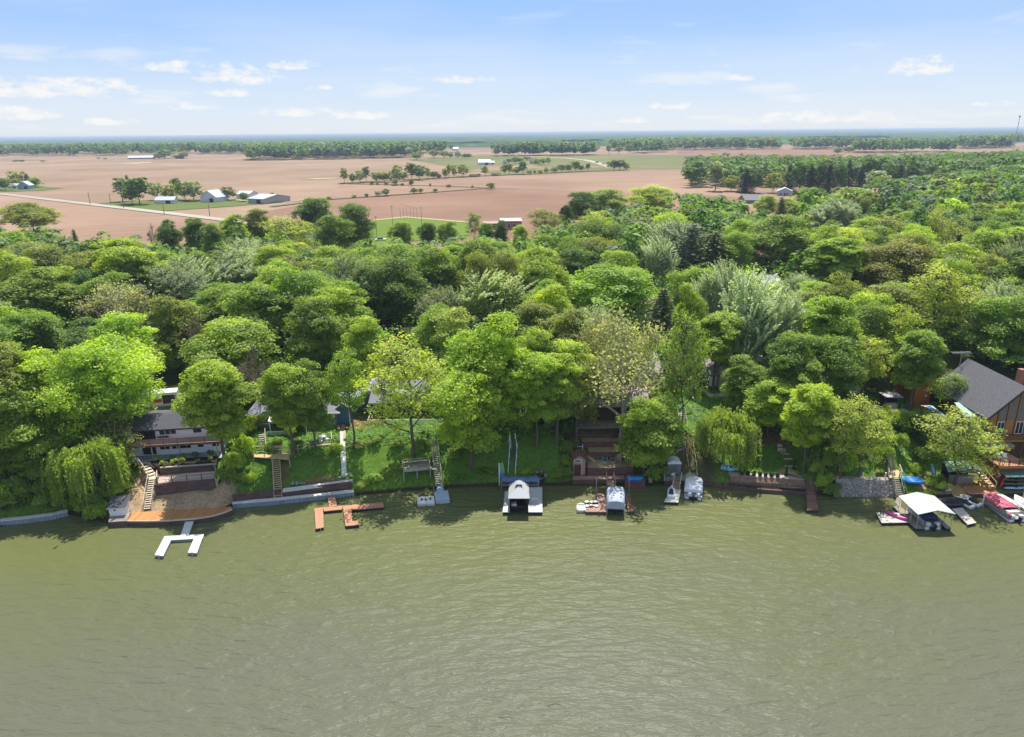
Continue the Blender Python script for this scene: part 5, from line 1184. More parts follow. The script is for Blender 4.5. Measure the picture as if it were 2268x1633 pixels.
def blue_house():
    p = W(PB(455, 588), 6.2); t = thing('lake_house', 'blue-grey house with hipped grey roof and white porch awning', 'house', (p.x, p.y, 6.2), R(3)); Wd, D, H = 13.6, 8.2, 2.45
    MB().box(0, Wd, 0, D, -1.4, H).build('wall', BLUE_WALL, t)
    r = MB(); o = .55; zr = H+1.75; a = [(-o,-o,H-.15),(Wd+o,-o,H-.15),(Wd+o,D+o,H-.15),(-o,D+o,H-.15),(3.2,D/2,zr),(Wd-3.2,D/2,zr)]; r.add(a, [(0,1,5,4),(1,2,5),(2,3,4,5),(3,0,4),(3,2,1,0)]); r.build('roof', ROOF_GREY, t)
    MB().box(-o, Wd+o, -o-.05, -o+.03, H-.32, H-.13).build('gutter', WHITE, t); MB().cbox((5.2, 2.4, H+1.1), (.3,.3,.35)).build('roof_vent', ALU, t); MB().tube((5.9,3.0,H+1.2), (5.9,3.0,H+1.75), .08).build('vent_pipe', CHAR, t)
    MB().box(.02, 1.2, -.03, -.005, -1.2, H-.35).build('brick_pier', mat('grey_brown_brick', (.24,.21,.19), .9, .2, var=.2, vscale=6), t)
    by = MB(); by.prism([(1.25,-.02),(1.55,-.55),(3.1,-.55),(3.4,-.02)], .75, 2.0); bw = by.build('bow_window', WHITE, t)
    for i in range(3): MB().box(1.68+i*.5, 1.68+i*.5+.4, -.575, -.553, .9, 1.85).build('pane', GLASS, bw)
    MB().prism([(1.25,-.01),(1.6,-.5),(3.05,-.5),(3.4,-.01)], -.55, .74).build('bow_base', BLUE_WALL, t)
    MB().slab([(3.3,-1.95,1.75),(9.2,-1.95,1.75),(9.2,-.02,2.35),(3.3,-.02,2.35)], .09).build('awning', mat('cream_white_awning', (.78,.72,.70), .6, .3, var=.05), t)
    for x in (3.5, 6.3, 9.0): MB().box(x-.05, x+.05, -1.85, -1.75, -1.3, 1.7).build('awning_post', WHITE, t)
    MB().box(3.5, 9.0, -.03, -.004, -.5, 1.6).build('dark_porch_panel', GLASS, t)  # one dark glass sheet across the wall under the awning
    MB().box(3.3, 8.2, -1.95, -.05, -.6, -.42).build('porch_floor', CONC, t)
    windows(t, (0, 0, 0), (1, 0, 0), [(10.2, -.1, 1.5, 1.0, 2), (9.2, -.9, .9, 1.5, 1)], WHITE)
    rb = MB(); rb.box(3.2, 6.6, -2.5, -2.45, .25, .32); rb.box(3.2, 6.6, -2.5, -2.45, -.4, -.34)
    rb.build('picket_rail', WHITE, t)
    for i in range(18): MB().box(3.22+i*.195, 3.29+i*.195, -2.495, -2.455, -.34, .25).build('picket', WHITE, t)
    for x in (3.2, 6.55): MB().box(x, x+.09, -2.52, -2.43, -1.4, .4).build('picket_post', WHITE, t)
    q = W(PB(1668, 525), 6.4); w = thing('blue_annex', 'tall narrow bright blue gable end with white corner trim beside the dirt yard', 'building', (q.x-.7, q.y, 6.2)); gable_walls(w, 0, 1.9, 0, 5, -.3, 2.9, 3.6, BLUE_MID, 'y'); gable_roof(w, 0, 1.9, 0, 5, 2.9, 3.6, .25, ROOF_GREY, 'y'); MB().box(1.82, 1.95, -.05, .08, -.3, 2.85).build('corner_trim', WHITE, w)
    t2 = thing('patio', 'lower patio of the blue-grey house with wooden rail', 'patio', tuple(W(PB(1400,790), 5.0))); q = [W(p, 5.0) for p in (PB(1225,835), PB(1530,805), PB(1520,690), PB(1150,700))]; wb(MB().prism([(p.x, p.y) for p in q], 3.6, 5.0), 'paving', PAVER, t2); rails(t2, [q[0], q[1], q[2]], .9, LUMBER_P, gap=1.4)
    c = W(PB(1400,760), 5.0); tb = thing('garden_table', 'white round garden table on the lower patio', 'table', (c.x, c.y, 5)); MB().tube((0,0,.68), (0,0,.74), .5, n=14).build('tabletop', WHITE, tb); MB().tube((0,0,0), (0,0,.68), .06).build('leg', WHITE, tb)
    for k, (dx, dy, nm) in enumerate([(-.9,-.2,'left of'),(.85,0,'right of'),(.1,.8,'behind'),(0,-.85,'in front of')]):
        ch = thing('garden_chair', f'pale garden chair standing {nm} the round patio table', 'chair', (c.x+dx, c.y+dy, 5), math.atan2(-dx, dy), 'chairs round the patio table'); MB().box(-.25,.25,-.25,.25,.38,.43).build('seat', WHITE, ch); MB().box(-.25,.25,-.27,-.22,.43,.9).build('backrest', WHITE, ch)
        for lx in (-.2,.2):
            for ly in (-.2,.2): MB().box(lx-.025, lx+.025, ly-.025, ly+.025, 0, .38).build('leg', WHITE, ch)
blue_house()
def chute():
    a, b = W(PB(1662,640), 6.05), W(PB(1690,1240), 1.95); t = thing('concrete_track', 'straight pale concrete strip running down the bank beside the blue house', 'concrete strip', tuple(b)); d = (b-a)/5
    for i in range(5): wb(MB().beam(a+d*(i+.01), a+d*(i+.985), .72, .3), 'slab', CONC_L, t)
    c = a+d*.05; wb(MB().beam(c+Vector((.45,-.1,.3)), a+d*1.0+Vector((.35,-.1,.35)), .32, .06), 'board', LUMBER, t)
    rk = random.Random(8)
    pile = thing('rubble_pile', 'heap of broken bricks and stones at the head of the concrete strip', 'rubble', tuple(a))
    for i in range(22): wb(MB().ell((a.x-.2+rk.uniform(-.8,.8), a.y+.9+rk.uniform(-.5,1.3), 6.1+rk.uniform(0,.4)), (.2,.18,.15), 7, 4, .25, i), 'stone', [STONE, TIE_R][i % 2], pile)
    pile2 = thing('rubble_pile', 'pale broken concrete lying at the foot of the concrete strip', 'rubble', tuple(b))
    for i in range(12): wb(MB().ell((b.x+rk.uniform(-.7,1.0), b.y+.2+rk.uniform(-.3,.6), b.z+rk.uniform(0,.25)), (.28,.22,.14), 7, 4, .25, i), 'stone', CONC, pile2)
    p2 = thing('rock_heap', 'heap of reddish rocks in the grass right of the yellow stairs', 'rocks', tuple(W(PB(1070,1280), 2.4)))
    for i in range(14): wb(MB().ell((p2.location.x+rk.uniform(-.9,.9), p2.location.y+rk.uniform(-.3,.4), ground(p2.location.x, p2.location.y)+.1+rk.uniform(0,.2)), (.22,.2,.16), 7, 4, .25, i), 'stone', STONE, p2)
chute()
dock('floating_dock', 'redwood F-shaped floating dock in front of the steel seawall', [[P2(778,1394),P2(921,1381),P2(917,1409),P2(785,1422)], [P2(714,1401),P2(777,1395),P2(783,1540),P2(724,1552)], [P2(922,1381),P2(986,1378),P2(990,1500),P2(942,1530)], [P2(987,1376),P2(1216,1356),P2(1222,1392),P2(988,1412)], [P2(991,1496),P2(1036,1491),P2(1040,1522),P2(944,1531)], [P2(815,1318),P2(868,1316),P2(878,1386),P2(820,1391)]], .42, DECK_RED, posts=[(P2(842,1318), 1.1), (P2(760,1552), .6)])
# third property: dark blue house
def navy_house():
    p = W(P2(1000, 690), 6.2); t = thing('lake_house', 'dark blue house with long grey roof and white deck railing', 'house', (-26.6, 109.5, 6.2), 0)
    gable_walls(t, 0, 3.4, 0, 6.5, -.3, 2.4, 4.4, BLUE_DARK, 'y', 'gable_wall', 3.3); MB().slab([(-.5,-.4,2.1),(3.38,-.4,4.45),(3.38,6.7,4.45),(-.5,6.7,2.1)], .18).build('wing_roof', mat('pale_grey_shingles', (.36,.37,.41), .9, .2, var=.15, vscale=5, bump=.4), t)
    MB().box(3.4, 15.6, -.6, 7.4, -.3, 2.6).build('wall', BLUE_DARK, t); MB().slab([(3.3,-1.2,2.5),(16,-1.2,2.5),(16,3.6,4.75),(3.3,3.6,4.75)], .18).build('roof', ROOF_GREY, t); MB().slab([(3.3,3.602,4.75),(16,3.602,4.75),(16,8,2.7),(3.3,8,2.7)], .18).build('rear_roof', ROOF_GREY, t)
    MB().box(3.42, 3.62, -.7, -.5, -.3, 2.5).build('corner_trim', SKY_P, t)
    windows(t, (3.4, -.6, 0), (1, 0, 0), [(1.3, .2, 1.8, 1.7, 2), (4.6, .6, 1.4, 1.1, 2), (8.2, .2, 1.8, 1.7, 2)], WHITE)
    MB().box(3.6, 15.6, -3.9, -.65, -.35, -.2).build('deck', mat('white_deck', (.66,.66,.68), .7, .3), t)
    for x in (3.7, 7.7, 11.7, 15.4): MB().box(x-.07, x+.07, -3.85, -3.7, -3.2, -.36).build('deck_post', LUMBER_W, t)
    r = MB(); r.box(3.6, 15.6, -3.9, -3.84, .68, .76); r.box(3.6, 15.6, -3.9, -3.84, -.12, -.06); r.box(3.6, 3.66, -3.83, -.65, .68, .76); r.build('deck_rail', WHITE, t)
    for i in range(58): MB().box(3.62+i*.206, 3.69+i*.206, -3.89, -3.85, -.06, .68).build('baluster', WHITE, t)
navy_house()
def bench_platform():
    z = on_ground(912, 1050).z+1.25; q = [W(p, z) for p in (P2(1365,1118), P2(1560,1098), P2(1552,1060), P2(1358,1078))]; t = thing('bank_platform', 'weathered grey wooden sitting platform on the grassy bank', 'platform', tuple(q[0]))
    wb(MB().prism([(p.x, p.y) for p in q], z-.16, z), 'deck', DECK_GREY, t); wb(MB().beam(q[0]+Vector((0,-.03,-.2)), q[1]+Vector((0,-.03,-.2)), .06, .45), 'fascia', LUMBER_W, t)
    for p in q[:2]+[(q[0]+q[1])/2]: wb(MB().beam((p.x, p.y+.1, ground(p.x, p.y)-.3), (p.x, p.y+.1, z-.16), .14), 'leg', LUMBER_W, t)
    rails(t, [q[0], q[3], q[2], q[1]], .7, LUMBER_W, gap=1.4); wb(MB().beam(q[3]+Vector((.1,-.35,.45)), q[2]+Vector((-.1,-.35,.45)), .4, .06), 'bench_seat', LUMBER_W, t)
    a = W(P2(1560,1110), z); stw = W(P2(1605,1110), 3.2); wb(MB().slab([a, a+Vector((0,.7,0)), Vector((stw.x, stw.y+.7, z)), Vector((stw.x, stw.y, z))], .1), 'walkway', DECK_GREY, t)
bench_platform()
stairs('wooden_stairs', 'long weathered stairs up the bank right of the grey sitting platform', W(P2(1625,1230), .75), W(P2(1590,895), 5.7), 1.0, LUMBER_W, LUMBER_W, rail_h=.8)
d_ = dock('floating_dock', 'blue-grey T-shaped dock at the foot of the long weathered stairs', [[P2(1591,1279),P2(1690,1270),P2(1705,1340),P2(1600,1347)], [P2(1606,1228),P2(1651,1226),P2(1661,1271),P2(1611,1276)]], .5, BLUEG, posts=[(P2(1588,1275), 1.3)], side=mat('dock_foam', (.5,.52,.55)))
f_ = dock('swim_float', 'white two-part swim float moored left of the blue-grey dock', [[P2(1466,1318),P2(1530,1314),P2(1532,1366),P2(1468,1370)], [P2(1532,1314),P2(1588,1310),P2(1594,1363),P2(1534,1366)]], .4, mat('white_float', (.72,.70,.66), .6, .3, var=.08), side=mat('dock_foam', (.5,.52,.55)), cat='swim float')
for i, (x, y, l) in enumerate([(1500,1340,'black cleat bag lying on the left half of the white swim float'), (1528,1340,'black mooring bag at the seam of the white swim float'), (1562,1334,'black item on the right half of the white swim float')]):
    p = W(P2(x, y), .41); b = thing('mooring_bag', l, 'bag', (p.x, p.y, .412)); MB().ell((0,0,.1), (.16,.22,.11), 9, 5, .15, i).build('body', CHAR, b)
# ------------------------------------------------------------------ blue stairs, blue tarp pier, gazebo dock
_t = stairs('wooden_stairs', 'white-railed stairs with dark treads above the blue tarp pier', W(P3(620,1118), 1.0), W(P3(634,905), 3.9), 1.1, mat('dark_blue_tread', (.10,.11,.15), .8, .2), WHITE, rail_h=.85)
stairs('wooden_stairs', None, W(P3(634,905), 3.9), W(P3(625,835), 5.3), 1.1, mat('dark_blue_tread', (.10,.11,.15), .8, .2), WHITE, rail_h=.85, root=_t)
def tarp_pier():
    z = 1.35; q = [W(p, z) for p in (P3(536,1168), P3(832,1168), P3(836,1130), P3(540,1128))]; t = thing('pier', 'narrow shore pier with a blue tarp stretched over its frame', 'pier', (q[0].x, q[0].y, 0))
    wb(MB().prism([(p.x, p.y) for p in q], .55, .7), 'deck', DECK_GREY, t)
    for p in q+[(q[0]+q[1])/2]: wb(MB().tube((p.x, p.y, -.6), (p.x, p.y, z+.05), .05), 'post', ALU, t)
    tb = MB(); n = 14; rows = []
    for j in range(4):
        row = []
        for i in range(n+1):
            a = q[0].lerp(q[1], i/n); c = q[3].lerp(q[2], i/n); p = a.lerp(c, j/3); row.append((p.x, p.y+(-.12 if j == 0 else 0), z+.08*math.sin(i*1.7)+(.16 if j in (1, 2) else -.05)))
        rows.append(row)
    tb.loft(rows, closed=False, caps=False); ob = wb(tb, 'tarp', TARP_B, t, True); 
    m = W(P3(522,1185), .4); pt = thing('marker_post', 'tall white post at the left end of the blue tarp pier', 'post', (m.x, m.y, -.6)); MB().tube((0,0,0), (0,0,4.2), .09).build('shaft', WHITE, pt); MB().tube((0,0,4.2), (0,0,4.28), .12).build('cap', WHITE, pt)
    k = W(P3(543,1150), .7); pb = thing('paddle_board', 'green and blue paddle board leaning upright beside the white post', 'paddle board', (k.x, k.y, .7), 0); rr = []
    for i in range(9):
        tt = i/8; w = .38*math.sin(math.pi*min(1, max(.04, tt*.94+.03)))**.5; rr.append([(-w, tt*.6, tt*2.4), (w, tt*.6, tt*2.4), (w*.9, tt*.6+.1, tt*2.4-.03), (-w*.9, tt*.6+.1, tt*2.4-.03)])
    MB().loft(rr[:4]).build('lower_half', BLUE_P, pb); MB().loft(rr[3:]).build('upper_half', mat('green_plastic', (.18,.42,.14), .4, .5), pb)
    fp = W(P3(845,1095), 1.6); f = thing('fire_pit', 'dark hollow ringed with broken rocks on the grass bank', 'fire pit', (fp.x, fp.y, ground(fp.x, fp.y))); rk = random.Random(2)
    MB().tube((0,0,-.3), (0,0,.12), .55, .5, 14).build('hollow', BLACKM, f)
    for i in range(16):
        a = i*.3927; MB().ell((.75*math.cos(a)+rk.uniform(-.1,.1), .6*math.sin(a), .1-.35*math.sin(a)*-1), (.24,.2,.18), 7, 4, .25, i).build('stone', TIE_R if i % 3 else STONE, f)
tarp_pier()
def gazebo_dock():
    z = .5; t = thing('boat_house', 'metal-roofed boat dock with little roof cupola and white side decks', 'boat dock', (W(P3(680,1400), 0).x, W(P3(680,1400), 0).y, 0)); o = t.location
    def pc(*p): return [W(x, z) for x in p]
    for k, q in enumerate(([P3(547,1412),P3(608,1412),P3(615,1245),P3(566,1248)], [P3(747,1412),P3(862,1412),P3(860,1245),P3(765,1243)], [P3(590,1243),P3(862,1243),P3(858,1215),P3(600,1217)])):
        q = pc(*q); wb(MB().prism([(p.x, p.y) for p in q], z-.1, z+.002*k), 'side_deck', DOCK_W, t); cx = sum(p.x for p in q)/4; cy = sum(p.y for p in q)/4; wb(MB().prism([(cx+(p.x-cx)*.95, cy+(p.y-cy)*.95) for p in q], -.25, z-.102-.001*k), 'float', CHAR, t)
    e = 2.75; a, b, c, d = W(P3(590,1305), e), W(P3(762,1305), e), W(P3(752,1190), e), W(P3(600,1190), e); ap = (a+b+c+d)/4; r1 = Vector((ap.x, a.y+1.5, e+1.25)); r2 = Vector((ap.x, c.y-1.2, e+1.25))
    rf = MB(); rf.slab([a, b, r1], .08); rf.slab([b, c, r2, r1], .08); rf.slab([c, d, r2], .08); rf.slab([d, a, r1, r2], .08); wb(rf, 'roof', METAL_R, t)
    cu = MB(); m = r1+Vector((0, .4, 0)); cu.box(m.x-.3, m.x+.3, m.y-.3, m.y+.3, m.z-.25, m.z+.15); wb(cu, 'cupola', CHAR, t); cr = MB(); k = m+Vector((0,0,.15)); v = [k+Vector(s) for s in ((-.5,-.5,0),(.5,-.5,0),(.5,.5,0),(-.5,.5,0))]; p = k+Vector((0,0,.4)); cr.add(v+[p], [(0,1,4),(1,2,4),(2,3,4),(3,0,4),(3,2,1,0)]); wb(cr, 'cupola_roof', METAL_R, t)
    for p in (a, b, c, d): x = p.x+(.25 if p.x < ap.x else -.25); y = p.y+(.25 if p.y < ap.y else -.25); wb(MB().beam((x, y, z), (x, y, e+.05), .13), 'post', CHAR, t)
    for s in (-1, 1): x = a.x+.27 if s < 0 else b.x-.27; wb(MB().box(x-.02, x+.02, a.y+.4, c.y-.4, z+.1, e-.1), 'screen', mat('dark_screen', (.05,.05,.055), .9, .1), t)
    wb(MB().box(a.x+.3, b.x-.3, c.y-.42, c.y-.38, z+.05, e-.1), 'back_screen', mat('dark_screen', (.05,.05,.055), .9, .1), t); wb(MB().beam(a+Vector((.2,.1,-.1)), b+Vector((-.2,.1,-.1)), .12, .16), 'fascia', CHAR, t)
    s = W(P3(675,1415), .2); bt = thing('motor_boat', 'dark motor boat with white engine cover in the metal-roofed dock', 'boat', (s.x-.1, s.y+.5, .15), 0); boat_hull(MB(), 5.2, 2.1, .75).build('hull', mat('dark_hull', (.05,.05,.06), .3, .5), bt, True); MB().box(-.85, .85, .25, 3.4, .55, .72).build('deck', mat('boat_seat_grey', (.30,.30,.31), .7, .3), bt); MB().cbox((-.55, .35, .85), (.7,.7,.5)).build('seat', WHITE, bt); outboard(bt, .25, -.05, .2)
gazebo_dock()
# ------------------------------------------------------------------ brown terraces
def terraces():
    l, r = W(P3(1100,1185), 0), W(P3(1510,1190), 0); L = l.x; Rr = r.x; y0 = 96.05
    t = thing('boardwalk', 'brown shore boardwalk below the timber terraces', 'boardwalk', (L, y0, 0)); MB().box(0, Rr-L, 0, 1.1, .92, 1.02).build('deck', DECK_PINK, t)
    tie_wall('timber_wall', 'reddish waterline timber wall under the brown shore boardwalk', (L, y0-.02), (Rr-.1, y0-.02), -.4, .9, .15, TIE_R, seed=11)
    specs = [(P3(1220,1118), P3(1580,1118), 1.0, 2.15, 'lowest', 97.3), (P3(1230,1005), P3(1500,1005), 2.12, 3.35, 'second', 100.3), (P3(1180,908), P3(1480,905), 3.35, 4.15, 'third', 102.3), (P3(1150,845), P3(1470,840), 4.15, 4.85, 'fourth', 104.1)]
    for i, (a, b, za, zb, nm, y) in enumerate(specs):
        xa, xb = W(a, za).x, W(b, za).x; tie_wall('timber_wall', f'{nm} reddish timber wall of the brown terraces, counted from the water', (xa, y), (xb, y), za-.1, zb, .25, TIE_R, seed=20+i)
        yn = specs[i+1][5] if i < 3 else y+2.2; tt = thing('terrace', f'leaf-strewn ground of the {nm} brown terrace, counted from the water', 'terrace', (xa, y, zb)); MB().box(.02, xb-xa-.02, .2, yn-y+.3, -.9, -.02+.004*i).build('earth', mat('leafy_earth', (.36,.28,.17), .95, .1, var=.45, vscale=3.5, bump=.4), tt)
    # stepped shed and stairs
    p = W(PC(172,968), 1.02); t = thing('shore_shed', 'narrow dusty pink shed with gable roof beside the terrace stairs', 'shed', (p.x, p.y, 1.02)); w, d, h = 1.75, 2.0, 2.75
    gable_walls(t, 0, w, 0, d, 0, h, h+.65, PINKW, 'y'); gable_roof(t, 0, w, 0, d, h, h+.65, .22, TIE_R, 'y', .09); MB().box(.12, 1.1, -.05, .02, .02, 1.75).build('door', mat('brown_door', (.10,.045,.035), .8, .2, var=.2), t)
    MB().box(.1, 1.15, -.05, .02, 2.15, 2.55).build('sign_board', WHITE, t); MB().box(.2, 1.05, -.07, -.052, 2.22, 2.48).build('sign_panel', CHAR, t); MB().box(1.15, 1.3, -.06, .0, 0, 2.7).build('corner_post', mat('pale_pink_board', (.55,.38,.31), .8, .2), t)
    stairs('wooden_stairs', 'dark steep stairs between the pink shed and the brown terraces', W(PC(322,968), 1.03), W(PC(318,705), 3.4), .95, mat('brown_tread', (.20,.11,.085), .8, .2), LUMBER_W, railing=(False, False), m_str=TIE_R)
    k = W(PC(200,615), 3.6); rp = thing('white_rail', 'short white pipe rail above the pink shed roof', 'rail', (k.x-1.1, k.y, 3.2)); MB().beam((0,0,.6), (2.2,0,.6), .07).build('rail', WHITE, rp); 
    for x in (0, 2.2): MB().beam((x,0,0), (x,0,.95), .08).build('post', WHITE, rp)
    for i, (x, y, m, nm) in enumerate([(570,770,TEAL_P,'turquoise'), (633,765,NAVY,'navy blue'), (690,770,mat('grey_plastic', (.30,.29,.36), .5, .4),'grey'), (755,795,mat('tan_plastic', (.40,.29,.23), .6, .3),'tan')]):
        p = W(PC(x, y), 2.15); c = thing('adirondack_chair', f'{nm} slatted lawn chair on the lowest brown terrace', 'chair', (p.x, p.y, 2.14), R([10,0,-12,-20][i]), 'row of lawn chairs on the terrace')
        MB().slab([(-.33,-.4,.42),(.33,-.4,.42),(.33,.2,.3),(-.33,.2,.3)], .05).build('seat', m, c)
        for j in range(5): MB().slab([(-.33+j*.134,.18,.3),(-.215+j*.134,.18,.3),(-.215+j*.134,.5,1.02+.06*(2-abs(j-2))),(-.33+j*.134,.5,1.02+.06*(2-abs(j-2)))], .04).build('back_slat', m, c)
        for s in (-1, 1):
            MB().box(s*.4-.06, s*.4+.06, -.42, .35, .56, .6).build('arm', m, c); MB().box(s*.38-.04, s*.38+.04, -.4, -.3, 0, .56).build('leg', m, c); MB().beam((s*.36,.0,.3), (s*.36,.55,.02), .07).build('leg', m, c)
    a = W(PC(360,735), 2.6); lg = thing('log_steps', 'short pale diagonal log steps on the lowest brown terrace', 'steps', (a.x, a.y, 2.15))
    for i in range(5): MB().cbox((i*.23, -.1-i*.12, .62-i*.14), (.2,.75,.12), R(-20)).build('step', LUMBER_P, lg)
    b = W(PC(645,960), 1.05); bq = thing('bench', 'black bench at the head of the brown gangway', 'bench', (b.x, b.y+.15, 1.02)); MB().box(-.9,.9,-.25,.25,.4,.48).build('seat', CHAR, bq); MB().box(-.9,.9,.2,.27,.5,.95).build('backrest', CHAR, bq)
    for x in (-.8,.7): MB().box(x,x+.1,-.2,.22,0,.4).build('leg', CHAR, bq)
    # rack with blue boat
    z = 1.25; q = [W(x, z) for x in (PC(838,1048), PC(1100,1050), PC(1090,968), PC(850,962))]; rt = thing('boat_rack', 'brown shore deck holding the upturned blue boats', 'deck', (q[0].x, q[0].y, 0)); wb(MB().prism([(p.x, p.y) for p in q], z-.14, z), 'deck', DECK_BR, rt); wb(MB().prism([(q[0].x,q[0].y+.05),(q[1].x,q[1].y+.05),(q[1].x,q[1].y+.3),(q[0].x,q[0].y+.3)], -.5, z-.142), 'skirt', TIE_R, rt)
    for x, l in ((930,'left'), (1005,'right')):
        p = W(PC(x, 1018), z); b = thing('row_boat', f'{l} one of two upturned bright blue plastic boats on the brown shore deck', 'boat', (p.x, p.y-.2, z+.02), R(-82)); mb = MB(); boat_hull(mb, 1.6, .95, .5); mb.v = [(v[0], v[1]-.8, .5-v[2]) for v in mb.v]; mb.f = [f[::-1] for f in mb.f]; mb.build('hull', BLUE_P, b, True); MB().box(-.4,.4,-.78,-.7,.0,.2).build('transom', CHAR, b)
    dr = W(PC(1120,960), 1.4); dl = thing('driftwood', 'bent pale driftwood branch leaning by the blue boats', 'branch', (dr.x, dr.y, 1.2)); MB().path([(-.6,0,-.1),(0,0,.4),(.2,0,1.0),(.65,.1,1.7)], [.1,.09,.07,.04], 7).build('limb', BARK_PALE, dl)
    bk = W(PC(1165,1070), .3); bu = thing('bucket', 'beige tub at the water edge right of the blue boats', 'bucket', (bk.x, bk.y+.1, ground(bk.x, bk.y+.1)-.05)); MB().tube((0,0,0), (0,0,.6), .26, .32, 12).build('body', mat('beige_plastic', (.50,.38,.30), .7, .3), bu); MB().tube((0,0,.6), (0,0,.62), .34, .34, 12).build('rim', LUMBER_P, bu)
terraces()
# ------------------------------------------------------------------ covered boat lift and its brown docks
def lift():
    dock('floating_dock', 'brown L-shaped dock with buckets left of the grey-blue boat canopy', [[PC(320,1378),PC(598,1360),PC(600,1440),PC(330,1440)], [PC(468,1208),PC(562,1208),PC(598,1361),PC(492,1367)]], .45, DECK_PINK, side=TIE_R, posts=[(PC(467,1200), 3.0)])
    dock('floating_dock', 'leaf-littered brown dock finger right of the grey-blue boat canopy', [[PC(837,1203),PC(900,1203),PC(971,1432),PC(880,1437)]], .45, DECK_BR, side=TIE_R, posts=[(PC(888,1195), 3.2)])
    t = thing('gangway', 'brown gangway with rails down to the grey-blue boat canopy', 'gangway', (W(PC(650,1050), .6).x, W(PC(650,1050), .6).y, 0)); a, b, c, d = W(PC(605,1105), .5), W(PC(715,1105), .5), W(PC(690,1000), 1.0), W(PC(600,1000), 1.0); wb(MB().slab([a, b, c, d], .12), 'deck', DECK_PINK, t); rails(t, [a, d], .85, LUMBER_W, gap=1.5); rails(t, [b, c], .85, LUMBER_W, gap=1.5)
    f1, f2, b2, b1 = W(PC(606,1330), 2.1), W(PC(846,1325), 2.1), W(PC(830,1135), 2.1), W(PC(592,1135), 2.1); o = (f1+f2+b1+b2)/4; t = thing('boat_lift', 'boat lift under a rounded grey-blue canvas canopy', 'boat lift', (o.x, o.y, 0), R(-7)); w = (f2.x-f1.x)/2; l = (b1.y-f1.y)/2; rows = []
    for j in range(9):
        y = -l+2*l*j/8; k = 1-.12*(abs(j-4)/4)**4; row = []; dz = -.35*(abs(j-4)/4)**6
        for i in range(13):
            a_ = math.pi*i/12; row.append((-w*k*math.copysign(abs(math.cos(a_))**.45, math.cos(a_)), y, 1.75+dz+.95*math.sin(a_)**.55+.03*math.sin(i*2.3+j*1.9)))
        rows.append(row)
    mb = MB(); mb.loft(rows, closed=False, caps=False); c0 = len(mb.v); mb.add(rows[0], [tuple(range(12, -1, -1))]); mb.add(rows[-1], [tuple(range(13))]); mb.add([(-w,-l-.02,1.78),(w,-l-.02,1.78),(w,-l-.06,1.2),(-w,-l-.06,1.2)], [(0,1,2,3)])
    mb.build('canopy', TARP_GB, t, True)
    for x in (-w+.1, w-.1):
        for y in (-l+.15, 0, l-.15): MB().beam((x,y,-.8), (x,y,1.8), .1).build('frame_post', ALU, t)
        MB().beam((x,-l+.1,.25), (x,l-.1,.25), .12, .2).build('frame_rail', ALU, t)
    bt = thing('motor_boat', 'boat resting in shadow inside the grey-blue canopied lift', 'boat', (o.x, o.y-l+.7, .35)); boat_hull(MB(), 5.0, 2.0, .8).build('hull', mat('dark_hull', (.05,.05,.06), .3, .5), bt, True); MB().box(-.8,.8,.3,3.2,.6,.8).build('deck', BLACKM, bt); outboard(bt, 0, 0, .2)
    for i, (x, y) in enumerate([(345,1300),(350,1352),(410,1345),(460,1300),(468,1352),(408,1300)]):
        p = W(PC(x, y+25), .4); q = p; b = thing('barrel', ['white-topped float barrel at the back left of the cluster','white-topped float barrel at the front left of the cluster','white-topped float barrel at the front centre of the cluster','white-topped float barrel at the back right of the cluster','white-topped float barrel at the front right against the brown dock','white-topped float barrel at the back centre of the cluster'][i], 'barrel', (p.x, p.y, -.15), 0, 'float barrels by the brown dock'); MB().tube((0,0,0), (0,0,.72), .27, .29, 12).build('body', mat('dark_float_grey', (.16,.15,.14), .7, .3), b); MB().tube((0,0,.72), (0,0,.76), .31, .31, 12).build('lid', mat('float_lid', (.62,.60,.55), .6, .3), b)
    p = W(PC(266,1400), .2); b = thing('pedal_boat', 'white pedal boat moored at the left end of the brown dock', 'boat', (p.x, p.y-.9, -.02), R(-3)); boat_hull(MB(), 1.9, 1.25, .5, .6, flat=.85).build('hull', mat('offwhite_hull', (.70,.68,.65), .4, .5), b, True); MB().box(-.5,.5,.35,1.3,.42,.55).build('seat', mat('pedal_seat', (.45,.43,.42), .6, .3), b); MB().box(-.45,.45,1.3,1.4,.5,.75).build('backrest', WHITE, b)
    p = W(PC(367,1448), .3); b = thing('swim_ladder', 'short white swim ladder on the front edge of the brown dock', 'ladder', (p.x, p.y, 0))
    for x in (-.2,.2): MB().beam((x,0,-.6), (x,0,.75), .05).build('side_rail', WHITE, b)
    for z in (-.3,0,.3): MB().beam((-.2,0,z), (.2,0,z), .05).build('rung', WHITE, b)
lift()
